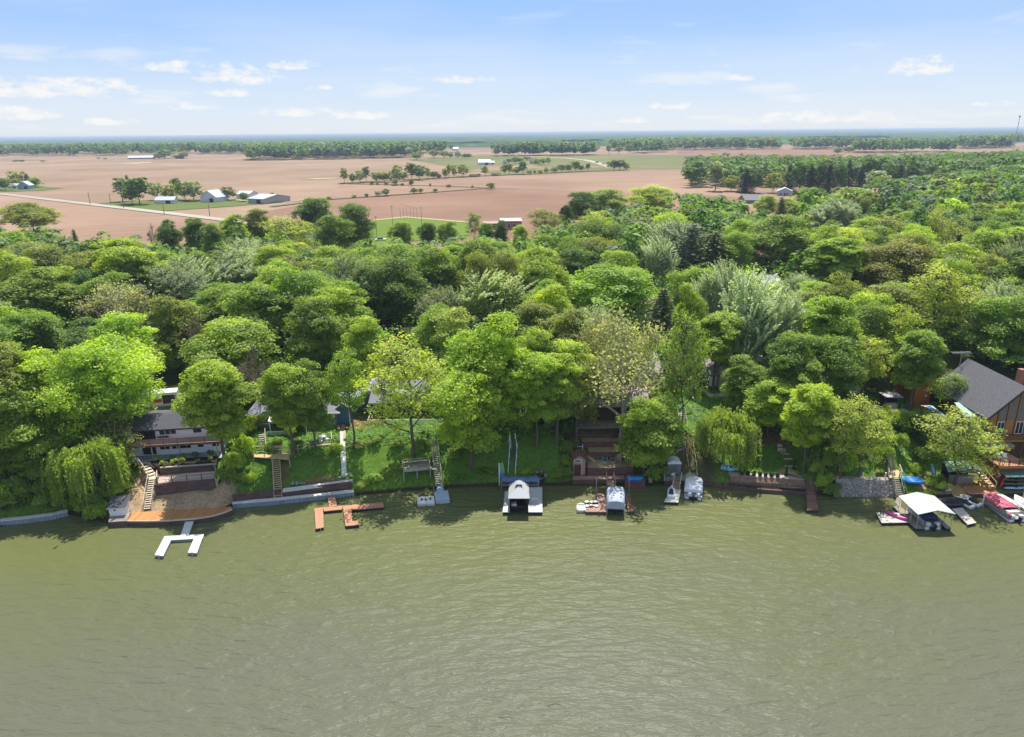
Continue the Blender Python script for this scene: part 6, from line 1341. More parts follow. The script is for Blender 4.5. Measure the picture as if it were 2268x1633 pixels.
# ------------------------------------------------------------------ weathered walkway, metal shed, jet ski dock, covered pontoon
def walkway():
    t = stairs('walkway', 'long weathered grey walkway zigzagging up the wooded bank', W(PC(1705,905), 1.25), W(PC(1660,610), 3.6), 1.25, LUMBER_W, LUMBER_W, rail_h=.95, cat='walkway', mid=True, post=.1, solid=True)
    stairs('walkway', None, W(PC(1605,515), 3.7), W(PC(1560,170), 6.6), 1.2, LUMBER_W, LUMBER_W, rail_h=.95, root=t, mid=True, post=.1, solid=True)
    q = [W(p, 3.66) for p in (PC(1500,652), PC(1690,610), PC(1650,520), PC(1560,530), PC(1500,585))]; wb(MB().prism([(p.x, p.y) for p in q], 3.5, 3.66), 'landing', DECK_GREY, t); wb(MB().beam(q[0]+Vector((0,-.03,-.2)), q[1]+Vector((-1.0,-.03,-.2)), .06, .5), 'fascia', LUMBER_W, t)
    for p in (q[0], q[4]): wb(MB().beam((p.x+.1, p.y+.1, ground(p.x, p.y)-.3), (p.x+.1, p.y+.1, 3.5), .14), 'post', LUMBER_W, t)
    z = 1.25; q = [W(p, z) for p in (PC(1625,1030), PC(1765,1030), PC(1755,900), PC(1640,900))]; wb(MB().prism([(p.x, p.y) for p in q], z-.15, z), 'lower_deck', DECK_GREY, t); rails(t, [q[1], q[2]], .95, LUMBER_W, gap=1.2); rails(t, [q[0], q[0].lerp(q[1], .55)], .95, LUMBER_W, gap=.9, balus=.16)
    for p in q[:2]: wb(MB().beam((p.x, p.y+.1, -.6), (p.x, p.y+.1, z-.15), .14), 'post', LUMBER_W, t)
    p = W(PC(1380,968), 1.2); s = thing('metal_shed', 'small grey ribbed metal shed with curved white top by the walkway', 'shed', (p.x, p.y, 1.2)); w = 2.0; MB().box(0, w, 0, 1.6, 0, 1.85).build('wall', striped('ribbed_grey_steel', (.20,.21,.22), .22, 0, .4, .5, .08, .5, .3), s); mb = MB(); rr = []
    for y in (-.08, 1.7):
        rr.append([(-.06,y,1.82)]+[(w/2-(w/2+.06)*math.cos(math.pi*i/8), y, 1.86+.5*math.sin(math.pi*i/8)) for i in range(9)]+[(w+.06,y,1.82)])
    mb.loft(rr); mb.build('roof', mat('white_shed_top', (.66,.68,.70), .4, .4, .2), s); MB().box(.5,1.5,-.03,-.002,.05,1.7).build('door', mat('shed_door', (.14,.145,.15), .5, .4, .3), s)
    z = 1.05; q = [W(p, z) for p in (PC(1345,1030), PC(1620,1035), PC(1640,955), PC(1350,950))]; d = thing('shore_deck', 'weathered shore deck in front of the small metal shed', 'deck', (q[0].x, q[0].y, 0)); wb(MB().prism([(p.x, p.y) for p in q], z-.14, z), 'deck', DECK_GREY, d); wb(MB().prism([(q[0].x, q[0].y+.1), (q[1].x, q[1].y+.1), (q[1].x, q[1].y+.3), (q[0].x, q[0].y+.3)], -.6, z-.142), 'skirt', TIE, d); rails(d, [q[0], q[3]], .9, LUMBER_W, gap=1.2)
    m = W(PC(1450,975), z); pt = thing('plant_pot', 'white round pot in front of the small metal shed', 'pot', (m.x, m.y, z)); MB().ell((0,0,.25), (.3,.3,.27), 12, 7).build('body', WHITE, pt); MB().tube((0,0,.45), (0,0,.52), .2, .22, 12).build('rim', WHITE, pt)
    g = thing('gangway', 'pale gangway from the shore deck to the jet ski dock', 'gangway', tuple(W(PC(1510,1070), .7))); a, b, c, e = W(PC(1448,1148), .5), W(PC(1542,1150), .5), W(PC(1565,1000), 1.06), W(PC(1478,1000), 1.06); wb(MB().slab([a, b, c, e], .12), 'deck', DECK_PINK, g); rails(g, [a, e], .9, LUMBER_P, gap=1.6); rails(g, [b, c], .9, LUMBER_P, gap=1.6)
    dock('floating_dock', 'cream floating dock with a jet ski parked on it', [[PC(1428,1142),PC(1560,1150),PC(1525,1318),PC(1342,1310)]], .45, mat('cream_dock', (.62,.60,.52), .6, .3, var=.12, vscale=2))
    p = W(PC(1425,1262), .47); j = thing('jet_ski', 'white jet ski parked on the cream floating dock', 'jet ski', (p.x, p.y-.2, .46), R(-14)); jet_ski(j, WHITE, CHAR)
    p = W(PC(1690,1290), .1); b = thing('pontoon_boat', 'pontoon boat under a white cover beside the cream floating dock', 'boat', (p.x+.3, p.y+.2, .0), R(-15)); pontoon(b, 4.9, 2.5, None)
    mb = MB(); rows = []
    for k in range(10):
        tt = k/9; y = .9+tt*4.0; w2 = 1.3*(1-.25*max(0, (tt-.75)/.25)**2); row = []
        for i in range(11):
            a_ = math.pi*i/10; row.append((-w2*math.copysign(abs(math.cos(a_))**.35, math.cos(a_)), y, .7+(.95 if 0 < k < 9 else .6)*math.sin(a_)**.5*(.82+.18*math.sin(tt*3.14))))
        rows.append(row)
    mb.loft(rows, closed=False, caps=False); mb.add(rows[0], [tuple(range(10, -1, -1))]); mb.add(rows[-1], [tuple(range(11))]); mb.build('cover', TARP_W, b, True)
def jet_ski(t, m, m2):
    boat_hull(MB(), 2.9, 1.1, .5, .45, n=10).build('hull', m, t, True); mb = MB(); mb.loft([[(-.34,.35,.5),(.34,.35,.5),(.22,.35,.62),(-.22,.35,.62)], [(-.3,1.0,.5),(.3,1.0,.5),(.2,1.0,.8),(-.2,1.0,.8)], [(-.28,1.6,.5),(.28,1.6,.5),(.18,1.6,.82),(-.18,1.6,.82)]]); mb.build('seat', m2, t, True)
    h = MB(); h.loft([[(-.36,1.55,.5),(.36,1.55,.5),(.2,1.6,1.0),(-.2,1.6,1.0)], [(-.34,2.1,.5),(.34,2.1,.5),(.16,2.0,.9),(-.16,2.0,.9)], [(-.12,2.75,.62),(.12,2.75,.62),(.06,2.7,.72),(-.06,2.7,.72)]]); h.build('hood', m, t, True); MB().beam((-.42,1.55,1.05), (.42,1.55,1.05), .05).build('handlebar', m2, t)
def pontoon(t, L, Wd, fence):
    for s in (-1, 1):
        mb = MB(); x = s*(Wd/2-.38); mb.path([(x,-.1,.12),(x,L*.82,.12),(x,L*.95,.22),(x,L+.05,.42)], [.32,.32,.26,.06], 12); mb.build('pontoon_tube', ALU, t, True)
    MB().box(-Wd/2, Wd/2, 0, L*.93, .42, .52).build('deck', mat('boat_carpet', (.30,.29,.30), .9, .1), t)
    if fence:
        for nm, bx in (('side_fence', (-Wd/2, -Wd/2+.05, .35, L*.88)), ('side_fence', (Wd/2-.05, Wd/2, .35, L*.88))): MB().box(bx[0], bx[1], bx[2], bx[3], .58, 1.15).build(nm, fence, t)
        MB().box(-Wd/2+.06, Wd/2-.06, L*.84, L*.88, .58, 1.1).build('front_fence', fence, t)
    for x in (-.75, .45): MB().box(x, x+.5, .15, .6, .53, .9).build('rear_seat', WHITE, t)
    outboard(t, .05, -.1, .15, CHAR, 1.1); MB().tube((-.6,.1,.6), (-.6,-.2,.2), .05).build('ladder', ALU, t)
walkway()
# ------------------------------------------------------------------ willow lawn, planters, plank pier
def willow_lawn():
    p = W(P4(590,1140), 1.9); z = ground(p.x, p.y); b = thing('pedal_boat', 'light blue pedal boat lying on the lawn under the weeping willow', 'boat', (p.x-.9, p.y+.5, z+.05), R(-118)); mb = MB(); boat_hull(mb, 2.3, 1.35, .5, .55, flat=.85).build('hull', SKY_P, b, True)
    for x in (-.38,.1): MB().box(x, x+.3, .6, 1.1, .46, .6).build('seat', BLUE_P, b); 
    MB().box(-.4,.4,1.3,1.7,.46,.52).build('foot_well', NAVY, b)
    a, c = W(P4(598,1235), .95), W(P4(1172,1290), .95); up = 1.55
    A, B = W(P4(605,1195), up), W(P4(1160,1228), up); t = thing('planter_wall', 'low reddish bank wall topped with pale gravel and dark planters', 'retaining wall', tuple(A))
    wb(MB().prism([(A.x, A.y), (B.x, B.y), (B.x, B.y+1.15), (A.x, A.y+1.15)], .6, up), 'gravel', mat('pinkish_gravel', (.42,.35,.30), .95, .1, var=.3, vscale=8), t); wb(MB().prism([(A.x-.1, A.y-.55), (B.x, B.y-.55), (B.x, B.y-.01), (A.x-.1, A.y-.01)], [.55,.55,.6,.6], [.9,.9,up-.05,up-.05]), 'bank_face', mat('reddish_bank', (.22,.14,.10), .95, .1, var=.5, vscale=2.5, bump=.6), t)
    e = [W(q, .3) for q in (P4(365,1253), P4(560,1280), P4(790,1308), P4(1172,1335))]; t2 = thing('shore_beam', 'dark timber beam along the waterline below the planter wall', 'timber edge', tuple(e[0]))
    for i in range(3): wb(MB().beam(e[i]+Vector((0,0,-.2)), e[i+1]+Vector((0,0,-.2)), .3, 1.0), 'timber', TIE, t2)
    xs = [698,745,790,836,878,922,968]; nm = ['first','second','third','fourth','fifth','sixth','seventh']
    for i, x in enumerate(xs):
        q = A.lerp(B, (x-605)/555); pl = thing('planter', f'dark planter on the gravel strip, {nm[i]} of seven from the left', 'planter', (q.x, q.y+.35, up), 0, 'dark planters on the gravel strip'); MB().tube((0,0,0), (0,0,.42), .24, .3, 10).build('pot', CHAR, pl)
        mb = MB(); mb.ell((0,0,.5), (.28,.28,.22), 9, 5, .3, i); mb.build('plant', mat('dark_leaf_mound', (.03,.06,.02), .9, .1, var=.4, vscale=6), pl)
    z = .55; pier = thing('pier', 'narrow brown plank pier with one side rail', 'pier', tuple(W(P4(1220,1400), 0))); q = [W(p, z) for p in (P4(1186,1456), P4(1270,1452), P4(1226,1255), P4(1173,1258))]; wb(MB().prism([(p.x, p.y) for p in q], z-.16, z), 'deck', DECK_BR, pier)
    for p in (q[0], q[1], q[0].lerp(q[3], .5), q[1].lerp(q[2], .5)): wb(MB().beam((p.x, p.y+.1, -1), (p.x, p.y+.1, z-.1), .16), 'pile', TIE, pier)
    rails(pier, [q[2], q[2].lerp(q[1], .5)], .95, TIE_R, gap=1.5); rails(pier, [q[3], q[3].lerp(q[0], .45)], .8, TIE_R, gap=1.5)
    st = thing('garden_steps', 'wide pinkish concrete garden steps curving down to the plank pier', 'steps', tuple(W(P4(1060,1140), 1.7)))
    for i, (x0, x1, y0, y1, z) in enumerate([(1040,1145,1175,1130,1.62),(1018,1110,1130,1075,2.05),(1010,1075,1075,1030,2.5),(1000,1050,1035,1005,2.95),(985,1025,1005,975,3.4),(965,1000,980,955,3.85)]):
        q = [W(P4(x0, y0), z), W(P4(x1, y0), z), W(P4(x1-10, y1), z), W(P4(x0-8, y1), z)]; wb(MB().prism([(p.x, p.y) for p in q], z-.9, z), 'step', mat('pinkish_concrete', (.58,.47,.42), .9, .2, var=.1), st); wb(MB().beam(q[0]+Vector((0,-.02,-.12)), q[1]+Vector((0,-.02,-.12)), .04, .2), 'riser', mat('dark_riser', (.20,.13,.10), .9, .2), st)
    for x, y in ((1025,1195),(1082,1160)): 
        p = W(P4(x, y), 1.6); s_ = thing('cypress_shrub', 'thin dark upright shrub ' + ('left' if x < 1050 else 'right') + ' of the lowest pinkish garden step', 'shrub', (p.x, p.y, ground(p.x, p.y)-.1)); mb = MB(); 
        for k in range(5): mb.ell((0,0,.35+k*.3), (.28-.045*k,.28-.045*k,.3), 8, 5, .3, k)
        mb.build('foliage', mat('dark_leaf_mound', (.03,.06,.02), .9, .1, var=.4, vscale=6), s_)
    bm = W(P4(1105,1200), 1.6); lg = thing('log_edge', 'dark log edging lying beside the lowest garden step', 'log', tuple(bm)); wb(MB().beam(W(P4(1030,1185), 1.66), W(P4(1150,1222), 1.5), .2, .2), 'log', TIE, lg)
    # raised deck behind
    z = 5.4; q = [W(p, z) for p in (P4(795,705), P4(920,712), P4(915,650), P4(840,640))]; d = thing('raised_deck', 'orange-brown raised deck on posts behind the garden steps', 'deck', (q[0].x, q[0].y, 3)); wb(MB().prism([(p.x, p.y) for p in q], z-.2, z), 'deck', DECK_OR, d); wb(MB().beam(q[0]+Vector((0,-.03,-.15)), q[1]+Vector((0,-.03,-.15)), .06, .35), 'fascia', LUMBER, d)
    for p in (q[0]+Vector((-1.2,.6,0)), q[0], q[0].lerp(q[1], .55), q[1]): wb(MB().beam((p.x, p.y+.1, ground(p.x, p.y)-.2), (p.x, p.y+.1, z-.2), .15), 'post', LUMBER, d)
    rails(d, [q[0], q[3], q[2]], .95, TIE_R, gap=1.4)
willow_lawn()
def beige_house():
    t = thing('lake_house', 'beige house with tall beige chimney and arched window between the trees', 'house', (34.5, 119.5, 6.9)); gable_walls(t, 0, 11.5, 0, 8, -1.5, 2.7, 4.6, TAUPE); gable_roof(t, 0, 11.5, 0, 8, 2.7, 4.6, .5, mat('mauve_shingles', (.30,.26,.27), .9, .2, var=.2, vscale=5), 'x')
    MB().box(1.9, 4.0, -1.3, -.02, -1.5, 4.2).build('chimney', BEIGE, t); MB().box(1.8, 4.1, -1.4, .05, 4.2, 4.3).build('chimney_cap', BEIGE, t); MB().tube((2.9,-.6,4.3), (2.9,-.6,4.6), .25, n=12).build('chimney_pot', CHAR, t)
    MB().box(5.0, 6.6, -.9, -.02, -1.5, 5.2).build('entry_tower', WHITE, t); MB().slab([(4.7,-1.1,5.1),(6.9,-1.1,5.1),(6.9,.3,5.9),(4.7,.3,5.9)], .15).build('tower_roof', mat('mauve_shingles', (.30,.26,.27), .9, .2), t)
    f = MB(); v = [(-.95,0),(.95,0),(.95,1.5)]+[(.95*math.cos(a), 1.5+.7*math.sin(a)) for a in (.6,1.1,1.57,2.04,2.54)]+[(-.95,1.5)]; f.add([(8+x,-.10,.1+z) for x, z in v]+[(8+x,-.01,.1+z) for x, z in v], [tuple(range(9))]+[(i, i+9, (i+1) % 9+9, (i+1) % 9) for i in range(9)]); fo = f.build('arched_window', WHITE, t)
    for i in range(3): MB().box(7.2+i*.55, 7.2+i*.55+.45, -.125, -.102, .25, 1.6+(.35 if i == 1 else 0)).build('pane', GLASS, fo)
    MB().box(.3, 1.5, -.04, .0, .2, 2.0).build('door', WHITE, t); MB().box(-.8, 10.5, -4.2, -1.35, -.35, -.2).build('deck', mat('beige_deck', (.46,.41,.34), .8, .2), t); windows(t, (0,-.0,0), (1,0,0), [(9.6,.3,1.2,1.3,2)], WHITE)
    for x in (-.6, 3.2, 6.8, 10.3): MB().box(x, x+.15, -4.1, -3.95, -3, -.36).build('deck_post', LUMBER_W, t)
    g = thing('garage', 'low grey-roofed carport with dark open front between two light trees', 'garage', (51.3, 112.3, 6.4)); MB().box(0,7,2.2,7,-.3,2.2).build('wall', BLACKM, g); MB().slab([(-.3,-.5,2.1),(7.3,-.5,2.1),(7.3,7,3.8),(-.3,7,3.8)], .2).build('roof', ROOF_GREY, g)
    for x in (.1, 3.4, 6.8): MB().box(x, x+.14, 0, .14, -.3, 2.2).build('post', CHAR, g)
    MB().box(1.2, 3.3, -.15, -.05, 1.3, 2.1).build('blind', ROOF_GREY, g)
beige_house()
# ------------------------------------------------------------------ stone wall, stairs, blue floats
def stone_wall():
    t = thing('stone_wall', 'sloping wall faced with small multicoloured stones along the water', 'stone wall', tuple(W(P5(320,1285), 0)))
    A = [W(P5(x, y), .05) for x, y in ((75,1292),(190,1290),(300,1292),(420,1292),(560,1292))]; B = [W(P5(x, y), 2.1) for x, y in ((95,1150),(200,1155),(300,1158),(420,1160),(555,1160))]; rnd = random.Random(4)
    mb = MB(); rows = [[tuple(a.lerp(b, j/6)+Vector((0, rnd.uniform(-.04,.04), -.25 if j == 0 else 0))) for a, b in zip(A, B)] for j in range(7)]; rows.append([(b.x, b.y+1.0, b.z) for b in B]); mb.loft(rows, closed=False, caps=False); wb(mb, 'backing', STONE, t)
    st = MB(); sm = [mat('stone_grey', (.36,.325,.29), .9, .1, var=.3, vscale=5), mat('stone_pale', (.50,.46,.41), .9, .1, var=.2, vscale=5), mat('stone_mauve', (.36,.28,.27), .9, .1, var=.3, vscale=5), mat('stone_dark', (.20,.18,.15), .9, .1, var=.3, vscale=5)]
    for k in range(2300):
        u = rnd.random()*3.999; i = int(u); f = u-i; h = rnd.random(); p = A[i].lerp(A[i+1], f).lerp(B[i].lerp(B[i+1], f), h); r = rnd.uniform(.06,.115); st.slot(rnd.randrange(4)).ell((p.x, p.y-.03, p.z), (r*1.2, r*.8, r), 6, 3, .2, k)
    o = wb(st, 'facing_stones', sm, t); o['kind'] = 'stuff'
    for i, x in enumerate((312,400,490)):
        p = W(P5(x, 1152), 2.1); ps = thing('fence_post', f'white fence post on top of the stone-faced wall, {["left","middle","right"][i]} of three', 'post', (p.x, p.y+.3, 2.1), 0, 'white posts on the stone wall'); MB().box(-.07,.07,-.07,.07,-.2,.85).build('shaft', WHITE, ps); MB().box(-.09,.09,-.09,.09,.85,.9).build('cap', WHITE, ps)
    s = stairs('wooden_stairs', 'brown two-flight stairs with landing right of the stone-faced wall', W(P5(600,1288), .55), W(P5(565,1145), 2.45), .95, LUMBER_W, LUMBER_W, rail_h=.85); stairs('wooden_stairs', None, W(P5(545,1080), 2.5), W(P5(518,945), 4.9), 1.0, LUMBER_W, LUMBER_W, rail_h=.85, root=s)
    q = [W(p, 2.48) for p in (P5(510,1140), P5(612,1138), P5(590,1078), P5(500,1080))]; wb(MB().prism([(p.x, p.y) for p in q], 2.3, 2.48), 'landing', DECK_TAN, s); rails(s, [q[0].lerp(q[1], .4), q[0], q[3]], .9, LUMBER_W, gap=1.2); rails(s, [q[1].lerp(q[0], .15), q[1], q[2]], .9, LUMBER_P, gap=1.3)
    p = W(P5(678,1200), .9); fl = thing('inflatable_lounge', 'bright blue inflatable lounge with raised roll by the stairs', 'inflatable', (p.x-1.2, p.y-.3, ground(p.x, p.y)+.15), R(-4)); 
    MB().tube((0,-.2,.55), (0,1.6,.75), .33, .3, 12).build('head_roll', TEAL_P, fl, True)
    for i in range(4): MB().path([(.45,-.05+i*.45,.35),(2.9,-.05+i*.45,.25)], [.24,.24], 10).build('tube', BLUE_P, fl, True)
    wp = W(P5(630,1240), .4); ps = thing('mooring_post', 'short white mooring post below the blue inflatable lounge', 'post', (wp.x, wp.y, -.4)); MB().tube((0,0,0), (0,0,1.25), .09).build('shaft', WHITE, ps); MB().tube((0,0,1.25), (0,0,1.32), .12).build('cap', WHITE, ps)
stone_wall()
# ------------------------------------------------------------------ white canopy dock
def white_canopy():
    t = thing('boat_house', 'boat dock under a broad white gable canopy on thin posts', 'boat dock', (54.8, 84.6, 0)); x0, x1, y0, y1, e, r = -2.3, 2.3, -2.25, 2.4, 2.6, 3.15
    gable_roof(t, x0, x1, y0, y1, e, r, .15, mat('white_sheet_roof', (.43,.445,.42), .5, .4, var=.03), 'y', .06)
    for x in (x0, x1):
        for y in (y0+.05, -.7, .8, y1-.05): MB().tube((x*.97, y, .3), (x*.97, y, e), .035).build('post', ALU, t)
        MB().beam((x*.97, y0, e-.04), (x*.97, y1, e-.04), .07).build('eave_beam', ALU, t)
    MB().beam((x0, y0, e), (0, y0, r-.1), .06).build('rafter', ALU, t); MB().beam((x1, y0, e), (0, y0, r-.1), .06).build('rafter', ALU, t)
    MB().box(x0-.05, x0+1.0, y0, y1+1.2, .36, .46).build('side_deck', DECK_GREY, t); MB().box(x1-.7, x1+.05, y0, y1, .36, .46).build('side_deck', DECK_GREY, t); MB().box(x0, x0+.95, y0+.05, y1+1.15, -.2, .355).build('float', CHAR, t); MB().box(x1-.65, x1, y0+.05, y1, -.2, .355).build('float', CHAR, t); MB().box(x0+1.0, x1-.7, y1-.6, y1, .36, .463).build('rear_deck', DECK_GREY, t)
    b = thing('pontoon_boat', 'pontoon boat with navy cover under the white canopy', 'boat', (54.9, 82.6, 0)); pontoon(b, 5.0, 2.2, mat('fence_grey', (.36,.37,.40), .5, .4)); mb = MB(); mb.loft([[(-1.0,.7,1.1),(1.0,.7,1.1),(.75,.75,1.65),(-.75,.75,1.65)], [(-1.02,2.6,1.15),(1.02,2.6,1.15),(.8,2.6,1.75),(-.8,2.6,1.75)], [(-1.0,4.1,1.15),(1.0,4.1,1.15),(.8,4.0,1.35),(-.8,4.0,1.35)]]); mb.build('cover', NAVY, b, True)
    g = thing('gangway', 'grey board gangway from the brown stairs to the white canopy dock', 'gangway', tuple(W(P5(590,1300), .5))); wb(MB().slab([W(P5(573,1298), .6), W(P5(617,1288), .6), Vector((53.45, 87.9, .462)), Vector((52.4, 87.9, .462))], .12), 'deck', DECK_GREY, g)
    dock('swim_float', 'pale square swim float left of the white canopy dock', [[P5(455,1496),P5(697,1491),P5(612,1418),P5(412,1416)]], .42, mat('pale_float_boards', (.56,.51,.45), .8, .2, var=.08), cat='swim float')
    p = W(P5(565,1450), .43); k = thing('kayak', 'long magenta kayak lying across the pale swim float', 'kayak', (p.x, p.y, .45), 0); A, B = W(P5(478,1412), .5), W(P5(658,1482), .5); L = (B-A).length; k.location = (A.x, A.y, .44); k.rotation_euler = (0, 0, math.atan2(-(B-A).x, (B-A).y)); mb = MB(); rr = []
    for i in range(11):
        tt = i/10; w = .33*max(.06, math.sin(math.pi*tt))**.6; h = .14+.14*abs(tt-.5)*2; rr.append([(-w, tt*L, .12), (0, tt*L, .02), (w, tt*L, .12), (w*.8, tt*L, h+.12), (0, tt*L, h+.2), (-w*.8, tt*L, h+.12)])
    mb.loft(rr); mb.build('hull', MAGENTA, k, True); MB().tube((0,L*.5,.3), (0,L*.5,.36), .22, .2, 12).build('cockpit', CHAR, k)
    q = W(P5(455,1440), .43); s = thing('dock_ladder', 'dark upright ladder on the left corner of the pale swim float', 'ladder', (q.x, q.y, .4)); 
    for x in (-.2,.2): MB().beam((x,0,0), (x,.1,1.5), .06).build('side_rail', FRAME_D, s)
    for z in (.3,.7,1.1): MB().beam((-.2,.03,z), (.2,.03,z), .05).build('rung', FRAME_D, s)
    dock('floating_dock', 'narrow grey finger dock right of the white canopy dock', [[P5(1012,1386),P5(1092,1376),P5(1204,1494),P5(1136,1510)]], .42, mat('grey_finger_boards', (.46,.42,.37), .85, .2, var=.1), posts=[(P5(1128,1512), .6)])
    p = W(P5(995,1340), .2); b = thing('covered_boat', 'small boat under a black cover behind the white canopy dock', 'boat', (p.x-2.0, p.y-.3, 0), R(-90)); boat_hull(MB(), 4.2, 1.8, .7).build('hull', mat('dark_hull', (.05,.05,.06), .3, .5), b, True); mb = MB(); mb.ell((0,2.0,.72), (.88,2.0,.42), 16, 7, .03); mb.build('cover', mat('black_canvas', (.03,.03,.035), .8, .2, var=.3), b, True)
    for (x, y, a, l) in ((1120,1350,20,'larger black and white jet ski beside the white pole'), (1180,1335,24,'smaller white-topped jet ski nearest the white pole')):
        p = W(P5(x, y+15), .2); j = thing('jet_ski', l, 'jet ski', (p.x+.5, p.y-.7, .05), R(a)); jet_ski(j, WHITE, CHAR)
        MB().box(-.4,.4,.3,1.4,.42,.5).build('foot_tray', CHAR, j)
    p = W(P5(1250,1366), 0); po = thing('mooring_pole', 'single white mooring pole in the water right of the jet skis', 'post', (p.x, p.y, -.5)); MB().tube((0,0,0), (0,0,2.3), .08).build('shaft', WHITE, po); MB().tube((0,0,2.3), (0,0,2.36), .1).build('cap', WHITE, po)
    b = thing('pontoon_boat', 'rose-red covered pontoon boat near the right edge', 'boat', (67.1, 84.3, 0), R(3)); pontoon(b, 5.6, 2.4, mat('silver_fence', (.50,.48,.46), .4, .5, .4)); mb = MB(); rows = []
    for k in range(8):
        tt = k/7; y = 1.7+tt*4.0; w2 = 1.27*(1-.3*max(0, (tt-.7)/.3)**2); rows.append([(-w2,y,.95),(-w2,y,1.18),(-w2*.5,y,1.3+.18*math.sin(tt*3.14)),(0,y,1.36+.3*math.sin(tt*3.14)),(w2*.5,y,1.3+.18*math.sin(tt*3.14)),(w2,y,1.18),(w2,y,.95)])
    mb.loft(rows, closed=False, caps=False); mb.build('cover', ROSE, b, True); MB().box(-1.1,1.1,1.0,1.68,.53,1.0).build('front_seat', mat('cream_seat', (.62,.54,.44), .6, .3), b); MB().box(-1.15,-.7,.2,1.7,.6,1.0).build('side_seat', ROSE, b); MB().path([(-1.15,1.2,1.15),(-1.1,2.2,1.75),(1.1,2.2,1.75),(1.15,1.2,1.15)], .03, 6).build('bimini_frame', ALU, b)
white_canopy()
